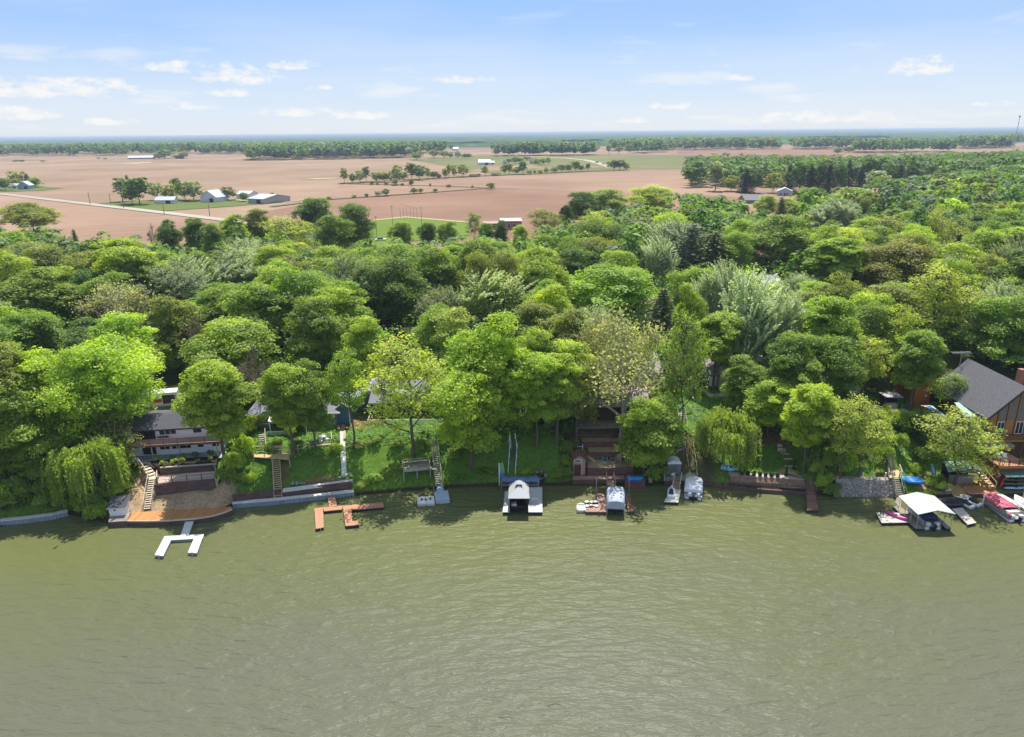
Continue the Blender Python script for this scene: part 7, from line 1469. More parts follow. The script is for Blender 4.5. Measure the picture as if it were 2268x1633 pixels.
# ------------------------------------------------------------------ green-roofed bar, decks, kayak rack, right-hand boats
def right_shore():
    t = thing('boat_bar', 'open waterside bar hut under a mossy green metal roof', 'hut', (62.6, 93.0, 1.4)); e = 2.0
    MB().slab([(-.4,-.3,e),(4.9,-.3,e),(4.6,2.6,e+.25),(.6,2.6,e+.25)], .1).build('roof', mat('mossy_green_roof', (.13,.24,.19), .6, .3, var=.45, vscale=2.5), t)
    for x, y in ((0,0),(4.5,0),(.4,2.4),(4.3,2.4),(1.2,-.1)): MB().box(x-.06,x+.06,y-.06,y+.06,-.3,e).build('post', FRAME_D, t)
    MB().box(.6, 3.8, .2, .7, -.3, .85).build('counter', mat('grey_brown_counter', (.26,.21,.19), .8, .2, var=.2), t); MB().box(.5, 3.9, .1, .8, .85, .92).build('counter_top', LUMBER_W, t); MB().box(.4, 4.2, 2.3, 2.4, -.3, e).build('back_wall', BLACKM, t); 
    mb = MB(); mb.ell((2.6,1.0,1.4), (.55,.4,.35), 10, 6); mb.build('lamp_globe', mat('grey_globe', (.4,.42,.45), .4, .4), t)
    k = thing('canoe', 'blue canoe standing on end against the green-roofed bar', 'canoe', (61.6, 94.2, 1.3), R(12)); mb = MB(); rr = []
    for i in range(9):
        tt = i/8; w = .4*max(.08, math.sin(math.pi*tt))**.6; rr.append([(-w,tt*1.2,tt*2.0),(0,tt*1.2-.2,tt*2.0-.05),(w,tt*1.2,tt*2.0),(0,tt*1.2+.05,tt*2.0+.05)])
    mb.loft(rr); mb.build('hull', mat('faded_blue_hull', (.13,.24,.42), .5, .4, var=.2), k, True); MB().beam((-.36,.6,1.05), (.36,.6,1.05), .06).build('thwart', LUMBER, k)
    d = thing('shore_deck', 'honey-orange deck in front of the green-roofed bar with steps to the water', 'deck', (64.6, 91.2, 0)); MB().box(0,4.6,1.2,3.0,.95,1.1).build('upper_deck', DECK_OR, d); MB().box(.2,4.8,.1,1.15,.45,.6).build('lower_deck', DECK_RED, d); MB().box(.2,4.8,.05,.2,-.6,.44).build('skirt', TIE_R, d); MB().box(.0,4.6,1.16,1.24,.6,.94).build('riser', mat('honey_board', (.40,.22,.08), .7, .3, var=.15), d)
    w = thing('sand_ramp', 'worn orange sand ramp beside the honey-orange deck', 'ramp', (62.8, 90.8, 0)); MB().slab([(-.2,.1,.25),(1.9,.1,.25),(1.8,3.0,1.3),(-.2,3.0,1.3)], .4).build('sand', mat('orange_sand', (.40,.25,.13), .95, .1, var=.25, vscale=3, bump=.3), w)
    rk = random.Random(6); rp = thing('rock_heap', 'heap of rounded rocks by the thick trunk of the golden tree', 'rocks', (61.9, 92.0, 1.0))
    for i in range(16): MB().ell((rk.uniform(-.6,.5), rk.uniform(-.9,.7), rk.uniform(-.2,.35)), (.26,.24,.2), 7, 4, .2, i).build('stone', STONE, rp)
    for i in range(6):
        p = thing('planter', f'small green pot plant on the honey-orange deck, {["first","second","third","fourth","fifth","sixth"][i]} from the left', 'planter', (64.9+i*.62, 92.55, 1.1), 0, 'pot plants along the deck'); MB().tube((0,0,0), (0,0,.22), .13, .16, 9).build('pot', mat('honey_board', (.40,.22,.08)), p); mb = MB(); mb.ell((0,0,.32), (.2,.2,.17), 8, 5, .3, i); mb.build('plant', mat('olive_leaf_mound', (.10,.12,.03), .9, .1, var=.4, vscale=6), p)
    s = stairs('wooden_stairs', 'short orange steps between the bar deck and the log house terrace', (68.6, 92.0, 1.1), (68.1, 94.6, 2.3), .9, LUMBER, LUMBER, rail_h=.8)
    # kayak rack
    r = thing('kayak_rack', 'rack of stacked kayaks under a small green roof at the right edge', 'rack', (70.3, 92.2, .8)); MB().slab([(-.2,-.4,2.05),(4.2,-.4,2.05),(4.2,1.0,2.3),(-.2,1.0,2.3)], .08).build('roof', GREEN_R, r)
    for x in (.1, 1.9, 3.7): MB().box(x,x+.1,.6,.7,-.2,2.2).build('post', FRAME_D, r); MB().box(x,x+.08,-.2,.6,.5,.56).build('arm', FRAME_D, r); MB().box(x,x+.08,-.2,.6,1.1,1.16).build('arm', FRAME_D, r)
    for i, (z, m, l) in enumerate([(.58,mat('olive_kayak', (.12,.13,.06), .5, .4),'olive kayak on the lower arm of the rack'), (1.2,mat('dark_olive_kayak', (.07,.08,.05), .5, .4),'dark olive kayak on the upper arm of the rack'), (.02,SKY_P,'pale blue kayak lying under the rack')]):
        kk = thing('kayak', l, 'kayak', (70.35, 92.4-(.25 if i == 2 else 0), .8+z), R(-90)); mb = MB(); rr = []
        for j in range(9):
            tt = j/8; w_ = .33*max(.06, math.sin(math.pi*tt))**.6; rr.append([(-w_,tt*3.4,.12),(0,tt*3.4,.0),(w_,tt*3.4,.12),(w_*.7,tt*3.4,.3),(-w_*.7,tt*3.4,.3)])
        mb.loft(rr); mb.build('hull', m, kk, True); MB().tube((0,1.7,.3), (0,1.7,.33), .2, .2, 10).build('cockpit', BLACKM, kk)
    kk = thing('kayak', 'red kayak leaning upright at the left of the kayak rack', 'kayak', (69.9, 92.4, .8), 0); mb = MB(); rr = []
    for j in range(9):
        tt = j/8; w_ = .32*max(.06, math.sin(math.pi*tt))**.6; rr.append([(-w_+tt*.9,.1,tt*2.3),(tt*.9,-.1,tt*2.3),(w_+tt*.9,.1,tt*2.3),(tt*.9,.25,tt*2.3)])
    mb.loft(rr); mb.build('hull', RED_P, kk, True); MB().cbox((.45,-.08,1.15), (.3,.1,.5)).build('cockpit', BLACKM, kk)
    cn = thing('boat_house', 'boat lift under a sloping green canopy at the right edge', 'boat dock', (70.2, 86.0, 0)); MB().slab([(-.6,.0,2.6),(4,-1.6,2.6),(4,2.6,3.1),(0.4,3.0,3.1)], .1).build('canopy', mat('green_canopy', (.16,.29,.25), .6, .3, var=.1), cn)
    for x, y in ((-.3,.3),(.5,2.8),(3.8,-1.2),(3.8,2.4)): MB().box(x-.05,x+.05,y-.05,y+.05,-.5,2.65).build('post', ALU, cn)
    b = thing('speed_boat', 'white speed boat with blue engine cover under the green canopy', 'boat', (70.6, 85.2, 0)); boat_hull(MB(), 5, 2.0, .8).build('hull', WHITE, b, True); MB().ell((0,.4,1.0), (.55,.5,.45), 12, 6).build('engine_cover', BLUE_P, b, True); MB().box(-.7,.7,.9,3,.7,.85).build('seat', mat('boat_seat_grey', (.30,.30,.31)), b); outboard(b, .4, 0, .2, WHITE)
    g = thing('gangway', 'narrow white gangway slanting down between rose-red boat and shore', 'gangway', (68.9, 91.0, 0)); wb(MB().slab([(68.6,91.1,.62),(69.4,91.1,.62),(70.4,87.4,.5),(69.5,87.4,.5)], .1), 'deck', DOCK_W, g); wb(MB().beam((69.0,91.1,.3), (69.9,87.4,.2), .5, .3), 'float', CHAR, g)
right_shore()
def log_house():
    t = thing('log_house', 'large honey-coloured log house with steep charcoal roof at the right edge', 'house', (70.6, 98.4, 4.0)); Wd, D, e, r = 8.6, 12.2, 6.4, 10.3; xm = 3.9
    gable_walls(t, 0, Wd, 0, D, -1.5, e, r, DKWOOD, 'y', ridge=xm); MB().add([(0.03,-.03,2.6),(Wd,-.03,2.6),(Wd,-.03,e),(xm,-.03,r-.25),(.03,-.03,e-.05)], [(0,1,2,3,4)]).build('gable_face', LOGW, t); gable_roof(t, 0, Wd, 0, D, e, r, 1.0, ROOF_SLATE, 'y', .22, ridge=xm)
    for s in (0, 1):
        a = Vector((-1.02,-1.04,e-1.04)) if s == 0 else Vector((Wd+1.0,-1.04,e-.85)); MB().beam(a, Vector((xm,-1.04,r-.03)), .08, .32).build('barge_board', FRAME_D, t)
    f = MB()
    for x in (1.15, 2.45, 3.85, 5.3, 6.7): f.box(x-.06, x+.06, -.10, -.035, 2.6, min(r-.6, e+ (x+.2)/xm*(r-e)*.92 if x < xm else e+(Wd-x)/(Wd-xm)*(r-e)*.9))
    f.build('timber_mullion', DKWOOD, t)
    for x0, x1 in ((1.45,2.3),(2.75,3.6),(4.15,5.0),(5.6,6.4)):
        h = e+(x0/xm)*(r-e)*.72 if x0 < xm else e+((Wd-x1)/(Wd-xm))*(r-e)*.85; MB().box(x0, x1, -.06, -.036, 4.9, h).build('tall_window', mat('sky_glass', (.16,.16,.17), .1, .6), t)
    windows(t, (0,-.03,0), (1,0,0), [(1.35,2.75,1.0,1.8,2), (4.15,2.75,1.0,1.8,2)], WHITE)
    MB().box(-.2, Wd+.2, -1.9, -.05, 2.25, 2.42).build('balcony', LOGW, t); rb = MB(); rb.box(-.2, Wd+.2, -1.9, -1.84, 3.25, 3.34); 
    for i in range(40): rb.box(-.15+i*.22, -.11+i*.22, -1.89, -1.85, 2.42, 3.25)
    rb.build('balcony_rail', DKWOOD, t)
    for x in (-.1, 4.2, 8.6): MB().box(x, x+.18, -1.85, -1.67, -2.4, 2.24).build('balcony_post', DKWOOD, t)
    MB().box(-.04, 0, .8, 1.9, 3.4, 4.6).build('side_window', GLASS, t); MB().box(6.8,7.6,5,5.8,8.5,11.0).build('chimney', BRICK, t)
    a = thing('tv_antenna', 'spindly pale television antenna behind the log house ridge', 'antenna', (73.2, 111.5, 6.8)); MB().tube((0,0,0), (0,0,8.6), .04).build('mast', ALU, a); MB().beam((-1.6,0,8.5), (1.5,.3,8.6), .05).build('boom', ALU, a)
    for i in range(9): MB().beam((-1.5+i*.35,-.55,8.5), (-1.5+i*.35,.55,8.55), .035).build('element', ALU, a)
    g = thing('porch_roof', 'pale green metal porch roof on the left side of the log house', 'porch', (67.9, 99.8, 6.5)); MB().slab([(0,0,2.4),(2.65,0,2.5),(2.65,4.7,2.9),(1.0,4.7,2.9)], .1).build('roof', GREEN_PALE, g)
    for x, y in ((.1,.1),(2.3,.1),(1.1,4.5)): MB().box(x-.06,x+.06,y-.06,y+.06,-.6,2.45).build('post', DKWOOD, g)
    h = thing('lower_porch', 'small green-roofed porch below the log house balcony', 'porch', (70.0, 94.6, 2.6)); MB().slab([(.2,2.0,2.9),(3.9,2.0,2.9),(3.9,3.6,3.35),(.2,3.6,3.35)], .1).build('roof', GREEN_PALE, h); MB().box(.2,3.9,2.02,2.14,2.4,2.84).build('beam', LOGW, h)
    for x in (.25, 3.75): MB().box(x,x+.12,2.03,2.15,.1,2.4).build('post', DKWOOD, h)
    dk = thing('terrace_deck', 'red-brown railed terrace below the log house with white chairs', 'deck', (69.4, 92.8, 1.0)); MB().box(0,4.2,0,4.4,2.95,3.15).build('deck', DECK_RED, dk); MB().box(0,4.2,-.05,0,2.75,3.12).build('fascia', LOGW, dk); MB().box(.2,4.2,.3,4.3,-.6,2.94).build('base_wall', TIE_R, dk); MB().box(1.6,2.5,.25,.31,0,2.0).build('door', BLACKM, dk)
    rails(dk, [Vector((69.4,97.1,4.15)), Vector((69.45,92.85,4.15)), Vector((73.6,92.85,4.15))], .95, DKWOOD, gap=1.4, balus=.3)
    for i, x in enumerate((1.4, 2.2)):
        ch = thing('garden_chair', f'{["left","right"][i]} white garden chair on the red-brown railed terrace', 'chair', (69.4+x, 95.0, 4.15), R(15-30*i)); MB().box(-.25,.25,-.25,.25,.36,.42).build('seat', WHITE, ch); MB().box(-.25,.25,.2,.26,.42,.9).build('backrest', WHITE, ch)
        for lx in (-.2,.2):
            for ly in (-.2,.2): MB().box(lx-.025,lx+.025,ly-.025,ly+.025,0,.36).build('leg', WHITE, ch)
    o = thing('guest_house', 'bright orange cabin with brown roof behind the pool', 'house', (66.5, 111.2, 6.6)); gable_walls(o, 0, 2.6, 0, 6, -.3, 2.7, 3.2, ORANGE, 'y'); MB().box(-1.8,2.5,1.5,6,2.7,5.6).build('upper_wall', ORANGE, o); gable_roof(o, 2.0, 4.8, 1.2, 6, 5.2, 6.7, .5, ROOF_BROWN, 'y'); MB().box(2.05,4.75,1.3,6,2.6,5.15).build('tower_wall', ORANGE, o); MB().slab([(-2.2,.8,5.5),(2.0,.8,5.5),(2.0,6.4,6.6),(-2.2,6.4,6.6)], .18).build('roof', ROOF_BROWN, o)
    windows(o, (2.05,1.3,0), (1,0,0), [(1.4,3.5,.8,1.1,1)], LUMBER); MB().box(2.0,5.2,-.2,1.25,2.35,2.5).build('balcony', ORANGE, o); rb = MB(); rb.box(2.0,5.2,-.2,-.14,3.2,3.3)
    for i in range(12): rb.box(2.05+i*.28,2.1+i*.28,-.19,-.15,2.5,3.2)
    rb.build('balcony_rail', DKWOOD, o); MB().box(2.65,5.0,1.0,1.28,-.3,2.3).build('porch_shade_block', BLACKM, o); mb = MB(); mb.tube((1.9,-.06,1.4), (1.9,-.01,1.4), .18, n=14); mb.build('wall_clock', WHITE, o); MB().box(1.35,1.6,-.06,-.01,2.3,2.45).build('wall_lamp', WHITE, o)  # black block painted in as the shade under the balcony
    p = thing('swimming_pool', 'blue swimming pool with pale rim between orange cabin and log house', 'pool', (66.5, 104.6, 6.8)); q = [(.1,.4),(1.7,.5),(2.0,4.9),(.2,5.0)]; MB().prism(q, -.5, .05).build('water', POOLW, p); cx, cy = 1.0, 2.7
    for i in range(4):
        a, b = q[i], q[(i+1) % 4]; MB().beam((a[0],a[1],.06), (b[0],b[1],.06), .3, .16).build('coping', CONC_L, p)
    fl = thing('pool_float', 'star-shaped pale pool float at the far end of the pool', 'pool float', (67.3, 109.0, 6.9)); mb = MB(); v = [(.5*(1 if i % 2 == 0 else .45)*math.cos(i*.6283), .5*(1 if i % 2 == 0 else .45)*math.sin(i*.6283)) for i in range(10)]; mb.prism(v, 0, .12); mb.build('body', mat('pale_pink_vinyl', (.62,.45,.42), .5, .4), fl); MB().tube((0,0,.12), (0,0,.16), .1).build('valve', WHITE, fl)
    fe = thing('board_fence', 'olive-brown board fence along the left side of the pool', 'fence', (64.3, 109.2, 6.4)); A, B = Vector((64.3,109.2,0)), Vector((66.3,104.2,0)); n = 22
    for i in range(n):
        m = A.lerp(B, (i+.5)/n); MB().cbox((m.x-64.3, m.y-109.2, .75), (.235,.04,1.7-.04*(i % 3)), math.atan2((B-A).y, (B-A).x)).build('board', mat('fence_boards', (.23,.16,.06), .85, .2, var=.2), fe)
    pt = thing('patio', 'white concrete patio beside the olive-brown fence', 'patio', (60.5, 103.8, 6.4)); MB().prism([(-1.0,1.0),(3.5,.6),(5.3,.5),(3.6,5.5),(-1.5,5.5)], -1.0, .15).build('paving', CONC_L, pt); MB().prism([(3.0,.42),(5.3,.32),(5.3,.48),(3.0,.58)], -1.2, .1).build('edge_wall', mat('tan_block', (.46,.32,.20), .9, .2, var=.15), pt)
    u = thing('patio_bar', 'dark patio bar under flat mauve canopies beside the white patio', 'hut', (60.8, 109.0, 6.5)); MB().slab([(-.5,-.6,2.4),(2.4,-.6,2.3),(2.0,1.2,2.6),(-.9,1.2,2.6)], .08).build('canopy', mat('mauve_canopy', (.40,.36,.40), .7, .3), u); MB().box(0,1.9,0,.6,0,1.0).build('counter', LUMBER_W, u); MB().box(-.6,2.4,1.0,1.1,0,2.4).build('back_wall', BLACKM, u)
    for x in (-.4, 2.1): MB().box(x-.04,x+.04,-.4,-.32,0,2.35).build('post', CHAR, u)
    fr = random.Random(12)
    for i, (x, y, m, l) in enumerate([(59.6,107.2,WHITE,'white wicker sofa at the left of the white patio'),(60.9,106.6,WHITE,'white wicker armchair in the middle of the white patio'),(60.2,105.6,mat('orange_cushion', (.5,.22,.09), .8, .2),'orange-cushioned seat at the front of the white patio'),(58.9,106.2,WHITE,'white lounger at the edge of the white patio')]):
        c = thing('lounge_chair', l, 'seat', (x, y, 6.55), fr.uniform(-.6,.6), 'seats on the white patio'); MB().box(-.5,.5,-.35,.35,.1,.4).build('seat', m, c); MB().box(-.5,.5,.3,.42,.4,.8).build('backrest', WHITE, c)
        for s in (-1, 1): MB().box(s*.5-.07,s*.5+.07,-.35,.4,.1,.58).build('arm', WHITE, c)
log_house()
# ------------------------------------------------------------------ undergrowth on the bank
def F1(x, y): return x/3, 280.5+y/3
def F2(x, y): return 664.5+x/3, 280.5+y/3
def F3(x, y): return 1512+x/3, 280.5+y/3
brng = random.Random(31)
BLAND = [('the left seawall',70,1140),('the white pump shed',265,1120),('the white house',380,980),('the brown terrace walls',500,1060),('the yellow stairs',610,1050),('the concrete strip',765,1010),('the grey sitting platform',920,1030),('the long weathered stairs',965,1020),('the blue stairs',1135,1010),('the pink shed',1275,1025),('the brown terraces',1340,1000),('the blue boats',1410,1055),('the metal shed',1490,1040),('the weathered walkway',1520,980),('the weeping willow on the lawn',1605,1000),('the garden steps',1755,1030),('the plank pier',1795,1090),('the stone-faced wall',1910,1080),('the brown two-flight stairs',1975,1020),('the blue inflatable lounge',2020,1070),('the green-roofed bar',2120,1045),('the white patio',1985,915),('the log house',2190,930),('the navy house',880,930),('the carport',1890,880),('the beige house',1660,870)]
sh_used = {}; SHC = dict(fresh='light green', mid='mid green', deep='deep green', olive='olive', bright='bright green', dark='dark', gold='yellowish', lime='yellow-green', willow='soft green')
def shrub(u, v, r, h, c):
    if 785 < u < 1265 and h < 2: r, h, c = r*1.1, h*.6, {'bright': 'fresh', 'lime': 'fresh', 'fresh': 'mid'}.get(c, c)
    elif c in ('bright', 'lime'): c = 'fresh'
    p = on_ground(u, v); ph, lu, lv = min(BLAND, key=lambda b: math.hypot(b[1]-u, (b[2]-v)*1.3)); rel = ('right of ' if u > lu else 'left of ') if abs(u-lu) > abs(v-lv)*1.1 else ('above ' if v < lv else 'below ')
    k = (c, rel, ph); n = sh_used.get(k, 0); sh_used[k] = n+1; w = 'bush' if r > 1.6 else 'low bush'
    plant('bush', p.x, p.y, h, r, c, f'{SHC[c]} {w} {rel}{ph}' if n == 0 else f'{ORD[min(n,11)]} {SHC[c]} bush {rel}{ph}, counting outward', 'bushes along the bank', z=p.z-.1)
for u, v, r, h, c in [(15,1130,2.4,3.2,'mid'),(55,1120,2.6,4.0,'fresh'),(100,1122,2.4,3.2,'mid'),(140,1115,2.2,3.4,'fresh'),(20,1090,2.6,4,'deep'),(85,1085,2.6,4,'mid'),(140,1075,2.5,4,'mid'),(180,1100,2.5,4,'fresh'),(200,1150,2.4,2.6,'mid'),(225,1152,2.0,2.2,'fresh'),(175,1135,2.0,2.4,'fresh'),(235,1120,2.0,3.5,'mid'),(262,1100,1.8,3.0,'fresh'),(280,1075,1.6,2.8,'mid'),(270,1040,2.2,3.5,'fresh'),(235,1050,2.6,5,'olive'),(190,1050,2.8,5,'fresh'),(150,1040,2.8,5,'mid'),(60,1055,2.6,4.5,'fresh'),(5,1050,2.6,4.5,'mid'),(120,1010,2.8,5,'fresh'),(200,1000,3.0,5.5,'mid'),
    (505,1075,1.6,2.6,'mid'),(530,1050,1.9,3.4,'fresh'),(545,1010,2.0,4,'fresh'),(520,985,2.0,4.5,'mid'),(550,1075,1.5,1.8,'fresh'),(560,955,1.8,3.2,'fresh'),(640,965,1.3,1.4,'bright'),(620,985,1.3,1.2,'mid'),(655,985,1.2,1.2,'deep'),(600,990,1.1,1.2,'mid'),(745,1000,1.4,1.6,'fresh'),(800,985,1.5,1.4,'olive'),(830,975,1.4,1.4,'fresh'),(800,1075,1.5,1.2,'fresh'),(835,1060,1.6,1.3,'bright'),(870,1040,1.5,1.3,'fresh'),(880,985,1.7,1.6,'mid'),(940,985,1.6,1.8,'mid'),(985,965,1.8,2.6,'fresh'),(1000,1010,1.7,1.8,'mid'),(1030,985,2.0,2.8,'fresh'),(1070,1000,2.0,2.8,'mid'),(1090,965,2.2,3.5,'deep'),(1010,1055,1.4,1.2,'fresh'),(1080,1045,1.5,1.4,'mid'),(1165,1045,1.3,1.2,'bright'),(1160,965,1.8,2.8,'mid'),(1215,955,2.0,3.2,'deep'),(1240,1060,1.7,2.0,'mid'),(1258,1045,1.6,2.4,'fresh'),(1255,1005,1.6,2.6,'mid'),(1262,975,1.8,3.5,'deep'),
    (1430,1040,1.9,3.0,'mid'),(1450,1060,1.7,2.4,'fresh'),(1400,1000,1.8,3.2,'mid'),(1440,985,2.2,4.2,'fresh'),(1395,960,2.0,3.6,'olive'),(1465,1000,1.8,3.0,'deep'),(1470,960,2.2,4.2,'mid'),(1485,1010,1.1,1.2,'gold'),(1560,1000,1.8,2.6,'dark'),(1600,960,2.2,4,'mid'),(1640,930,2.4,4.5,'mid'),(1680,930,2.0,3.6,'fresh'),(1660,980,1.7,2.4,'mid'),(1725,960,1.8,3,'mid'),(1800,1000,1.8,3.5,'mid'),(1805,1050,1.7,2.6,'fresh'),(1815,1080,1.8,2.4,'bright'),(1835,1095,1.6,2.0,'mid'),(1830,1040,2.0,3.6,'mid'),(1865,1050,2.0,3.6,'fresh'),(1840,990,2.4,4.5,'mid'),(1890,990,2.4,4.5,'mid'),(1930,970,2.2,4,'fresh'),(1955,1020,1.6,2.6,'fresh'),(1990,1000,1.8,3,'willow'),(1995,955,1.9,2.8,'mid'),(1960,945,1.9,3.0,'fresh'),(1880,930,2.4,4.5,'mid'),(1835,930,2.4,4.5,'deep'),
    (2030,985,2.2,4.0,'dark'),(2060,970,2.2,4.0,'dark'),(2075,1000,2.0,3.4,'deep'),(2040,1020,1.8,2.4,'deep'),(2015,945,1.9,2.6,'fresh'),(2050,940,1.9,2.6,'fresh'),(2020,1045,1.2,1.2,'lime'),(2055,1075,1.4,1.4,'lime'),(2075,1065,1.2,1.1,'mid'),(2085,1085,1.2,1.3,'gold'),(2060,1095,1.0,.9,'lime'),(2160,1010,2.0,3.8,'fresh'),(2145,985,1.9,3.8,'mid'),(2130,1000,1.8,3.4,'mid'),(1950,1050,.9,.9,'gold'),(2100,965,2.0,3.2,'mid'),
    (450,930,2.5,5,'deep'),(540,915,2.5,5,'mid'),(730,925,2.2,4.5,'deep'),(745,880,2.4,4.5,'mid'),(1000,925,2.2,4.5,'mid'),(1060,910,2.4,5,'deep'),(1130,930,2.4,5,'deep'),(1190,925,2.4,5,'deep'),(1255,925,2.4,5,'mid'),(1450,920,2.4,5,'mid'),(1480,900,2.4,5,'deep'),(1760,930,2.2,4.5,'mid'),(1800,920,2.4,5,'deep')]: shrub(u, v, r, h, c)
def ground_cover():
    rng = np.random.default_rng(17); C = []; Nn = []; Cc = []; S = []
    n = 90000; xs = rng.uniform(-80, 82, n); ds = rng.uniform(.3, 1, n)**1.1*24; prng = random.Random(3)
    for x, d in zip(xs, ds):
        y = float(shore(x))+d; lumps = mnoise.noise((x*.45, y*.45, 2.2)); 
        bare = 0
        for px, py, hx, hy, pc, k in _patch:
            q = math.hypot((x-px)/hx, (y-py)/hy)
            if q < 1.05 and pc is not LAWN: bare = 1; break
            if q < 1.05 and pc is LAWN: bare = 2
        if (bare == 1 and prng.random() < .93) or (bare == 2 and prng.random() < .7) or lumps < -.28: continue
        if -58.5 < x < -39.5 and (d < 2.3 or d > 4.2) and d < 22: continue
        if -39.5 < x < -23.2 and d < 2.2: continue
        z = ground(x, y); C.append((x, y, z+.05+max(0, lumps)*.5*prng.random())); Nn.append((prng.uniform(-.6,.6), prng.uniform(-1.0,.2), 1)); S.append(prng.uniform(.18,.5))
        g = GC['fresh'] if lumps > .1 else GC['mid']; j = prng.uniform(.75, 1.15); Cc.append((g[0]*j, g[1]*j, g[2]*j, 1))
    C, Nn = np.array(C), np.array(Nn); Nn /= np.linalg.norm(Nn, axis=1, keepdims=True); V, F = quads(C, Nn, np.array(S), rng, .8)
    me = raw_mesh('ground_cover', V, F, LEAF_STUFF, rng.uniform(.15, .75, len(C))); a = me.attributes.new('shade_of_green', 'FLOAT_COLOR', 'FACE'); a.data.foreach_set('color', np.array(Cc, np.float32).ravel())
    o = bpy.data.objects.new('ground_cover', me); COL.objects.link(o); tag(o, 'rough ivy, weeds and long grass growing over the bank', None, None, 'stuff')
ground_cover()

# ------------------------------------------------------------------ houses in the wood
def wood_house(u, v, w, d, h, rise, wall, roof, label, rz=0, axis='x', z=6.9, wins=True):
    p = W((u, v), z); t = thing('house', label, 'house', (p.x, p.y, z), R(rz)); gable_walls(t, 0, w, 0, d, -.4, h, h+rise, wall, axis); gable_roof(t, 0, w, 0, d, h, h+rise, .5, roof, axis)
    if wins: windows(t, (0,0,0), (1,0,0), [(w*.15, .8, 1.1, 1.2, 2), (w*.6, .8, 1.3, 1.2, 2)], WHITE)
    MB().box(w*.45, w*.55, -.05, .02, 0, 2.1).build('door', FRAME_D, t); return t
wood_house(1388, 722, 8.5, 9, 3.2, 2.2, mat('cream_wall', (.70,.70,.64), .7, .2), ROOF_BROWN, 'small white house with brown roof left of the dark spruce', -14, 'y')
wood_house(1520, 705, 9, 8, 3.0, 2.2, TAUPE, ROOF_GREY, 'grey-roofed house half hidden right of the dark spruce', 10)
wood_house(1668, 652, 8, 8, 2.6, 2.0, TAUPE, ROOF_GREY, 'grey house roof just behind the white-silver tree', 6)
wood_house(1758, 650, 6, 6, 2.2, 1.4, BRICK, ROOF_BROWN, 'low brown roof right of the white-silver tree', -5)
wood_house(1668, 588, 9, 8, 3.2, 2.4, BEIGE, ROOF_BROWN, 'small house glimpsed below the big dark tree', 4)
wood_house(1650, 452, 15, 10, 2.6, 2.6, TAUPE, ROOF_GREY, 'long grey house roof beside the golden trees', 5)
wood_house(1722, 434, 9, 9, 3.5, 2.0, mat('pale_grey_wall', (.40,.42,.44), .7, .2), mat('light_blue_grey_roof', (.45,.50,.56), .6, .3), 'pale barn with light grey roof in front of the dark conifers', -18, 'y')
wood_house(1785, 512, 10, 9, 3.0, 2.6, TAUPE, ROOF_GREY, 'grey roof peeping left of the broad grey silver tree', 8)
wood_house(1325, 858, 11, 9, 2.8, 2.0, TAUPE, mat('mauve_shingles', (.30,.26,.27), .9, .2), 'house with mauve roof hidden behind the large tan sycamore', 4)
wood_house(1030, 745, 9, 8, 2.8, 2.2, BLUE_WALL, ROOF_GREY, 'blue-grey gable behind the tallest bright green maple', -20, 'y')
wood_house(2190, 420, 10, 10, 3.5, 3.2, mat('cream_wall', (.70,.70,.64), .7, .2), ROOF_GREY, 'grey-roofed house with white gable far right in the wood', 6)
wood_house(2085, 408, 12, 10, 3.2, 3, TAUPE, ROOF_BROWN, 'low house with brownish roof far right in the wood', -6)
wood_house(600, 872, 7, 6, 2.4, 1.4, WHITE, ROOF_GREY, 'white garage behind the blue-grey house', 5)
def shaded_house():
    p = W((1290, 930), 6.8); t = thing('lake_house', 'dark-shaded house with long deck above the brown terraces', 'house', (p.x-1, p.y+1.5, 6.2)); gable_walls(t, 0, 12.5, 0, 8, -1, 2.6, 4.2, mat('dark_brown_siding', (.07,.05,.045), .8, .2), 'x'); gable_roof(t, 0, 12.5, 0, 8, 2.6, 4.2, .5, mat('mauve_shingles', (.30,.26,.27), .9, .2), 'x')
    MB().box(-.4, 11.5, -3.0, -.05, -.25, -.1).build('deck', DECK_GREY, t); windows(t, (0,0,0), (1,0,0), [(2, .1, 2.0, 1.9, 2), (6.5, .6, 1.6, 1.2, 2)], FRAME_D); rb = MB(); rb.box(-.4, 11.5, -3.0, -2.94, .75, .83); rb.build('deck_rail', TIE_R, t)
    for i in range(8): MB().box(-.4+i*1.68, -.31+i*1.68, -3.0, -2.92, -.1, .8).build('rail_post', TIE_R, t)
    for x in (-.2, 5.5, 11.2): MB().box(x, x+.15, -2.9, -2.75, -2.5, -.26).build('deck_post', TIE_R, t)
shaded_house()
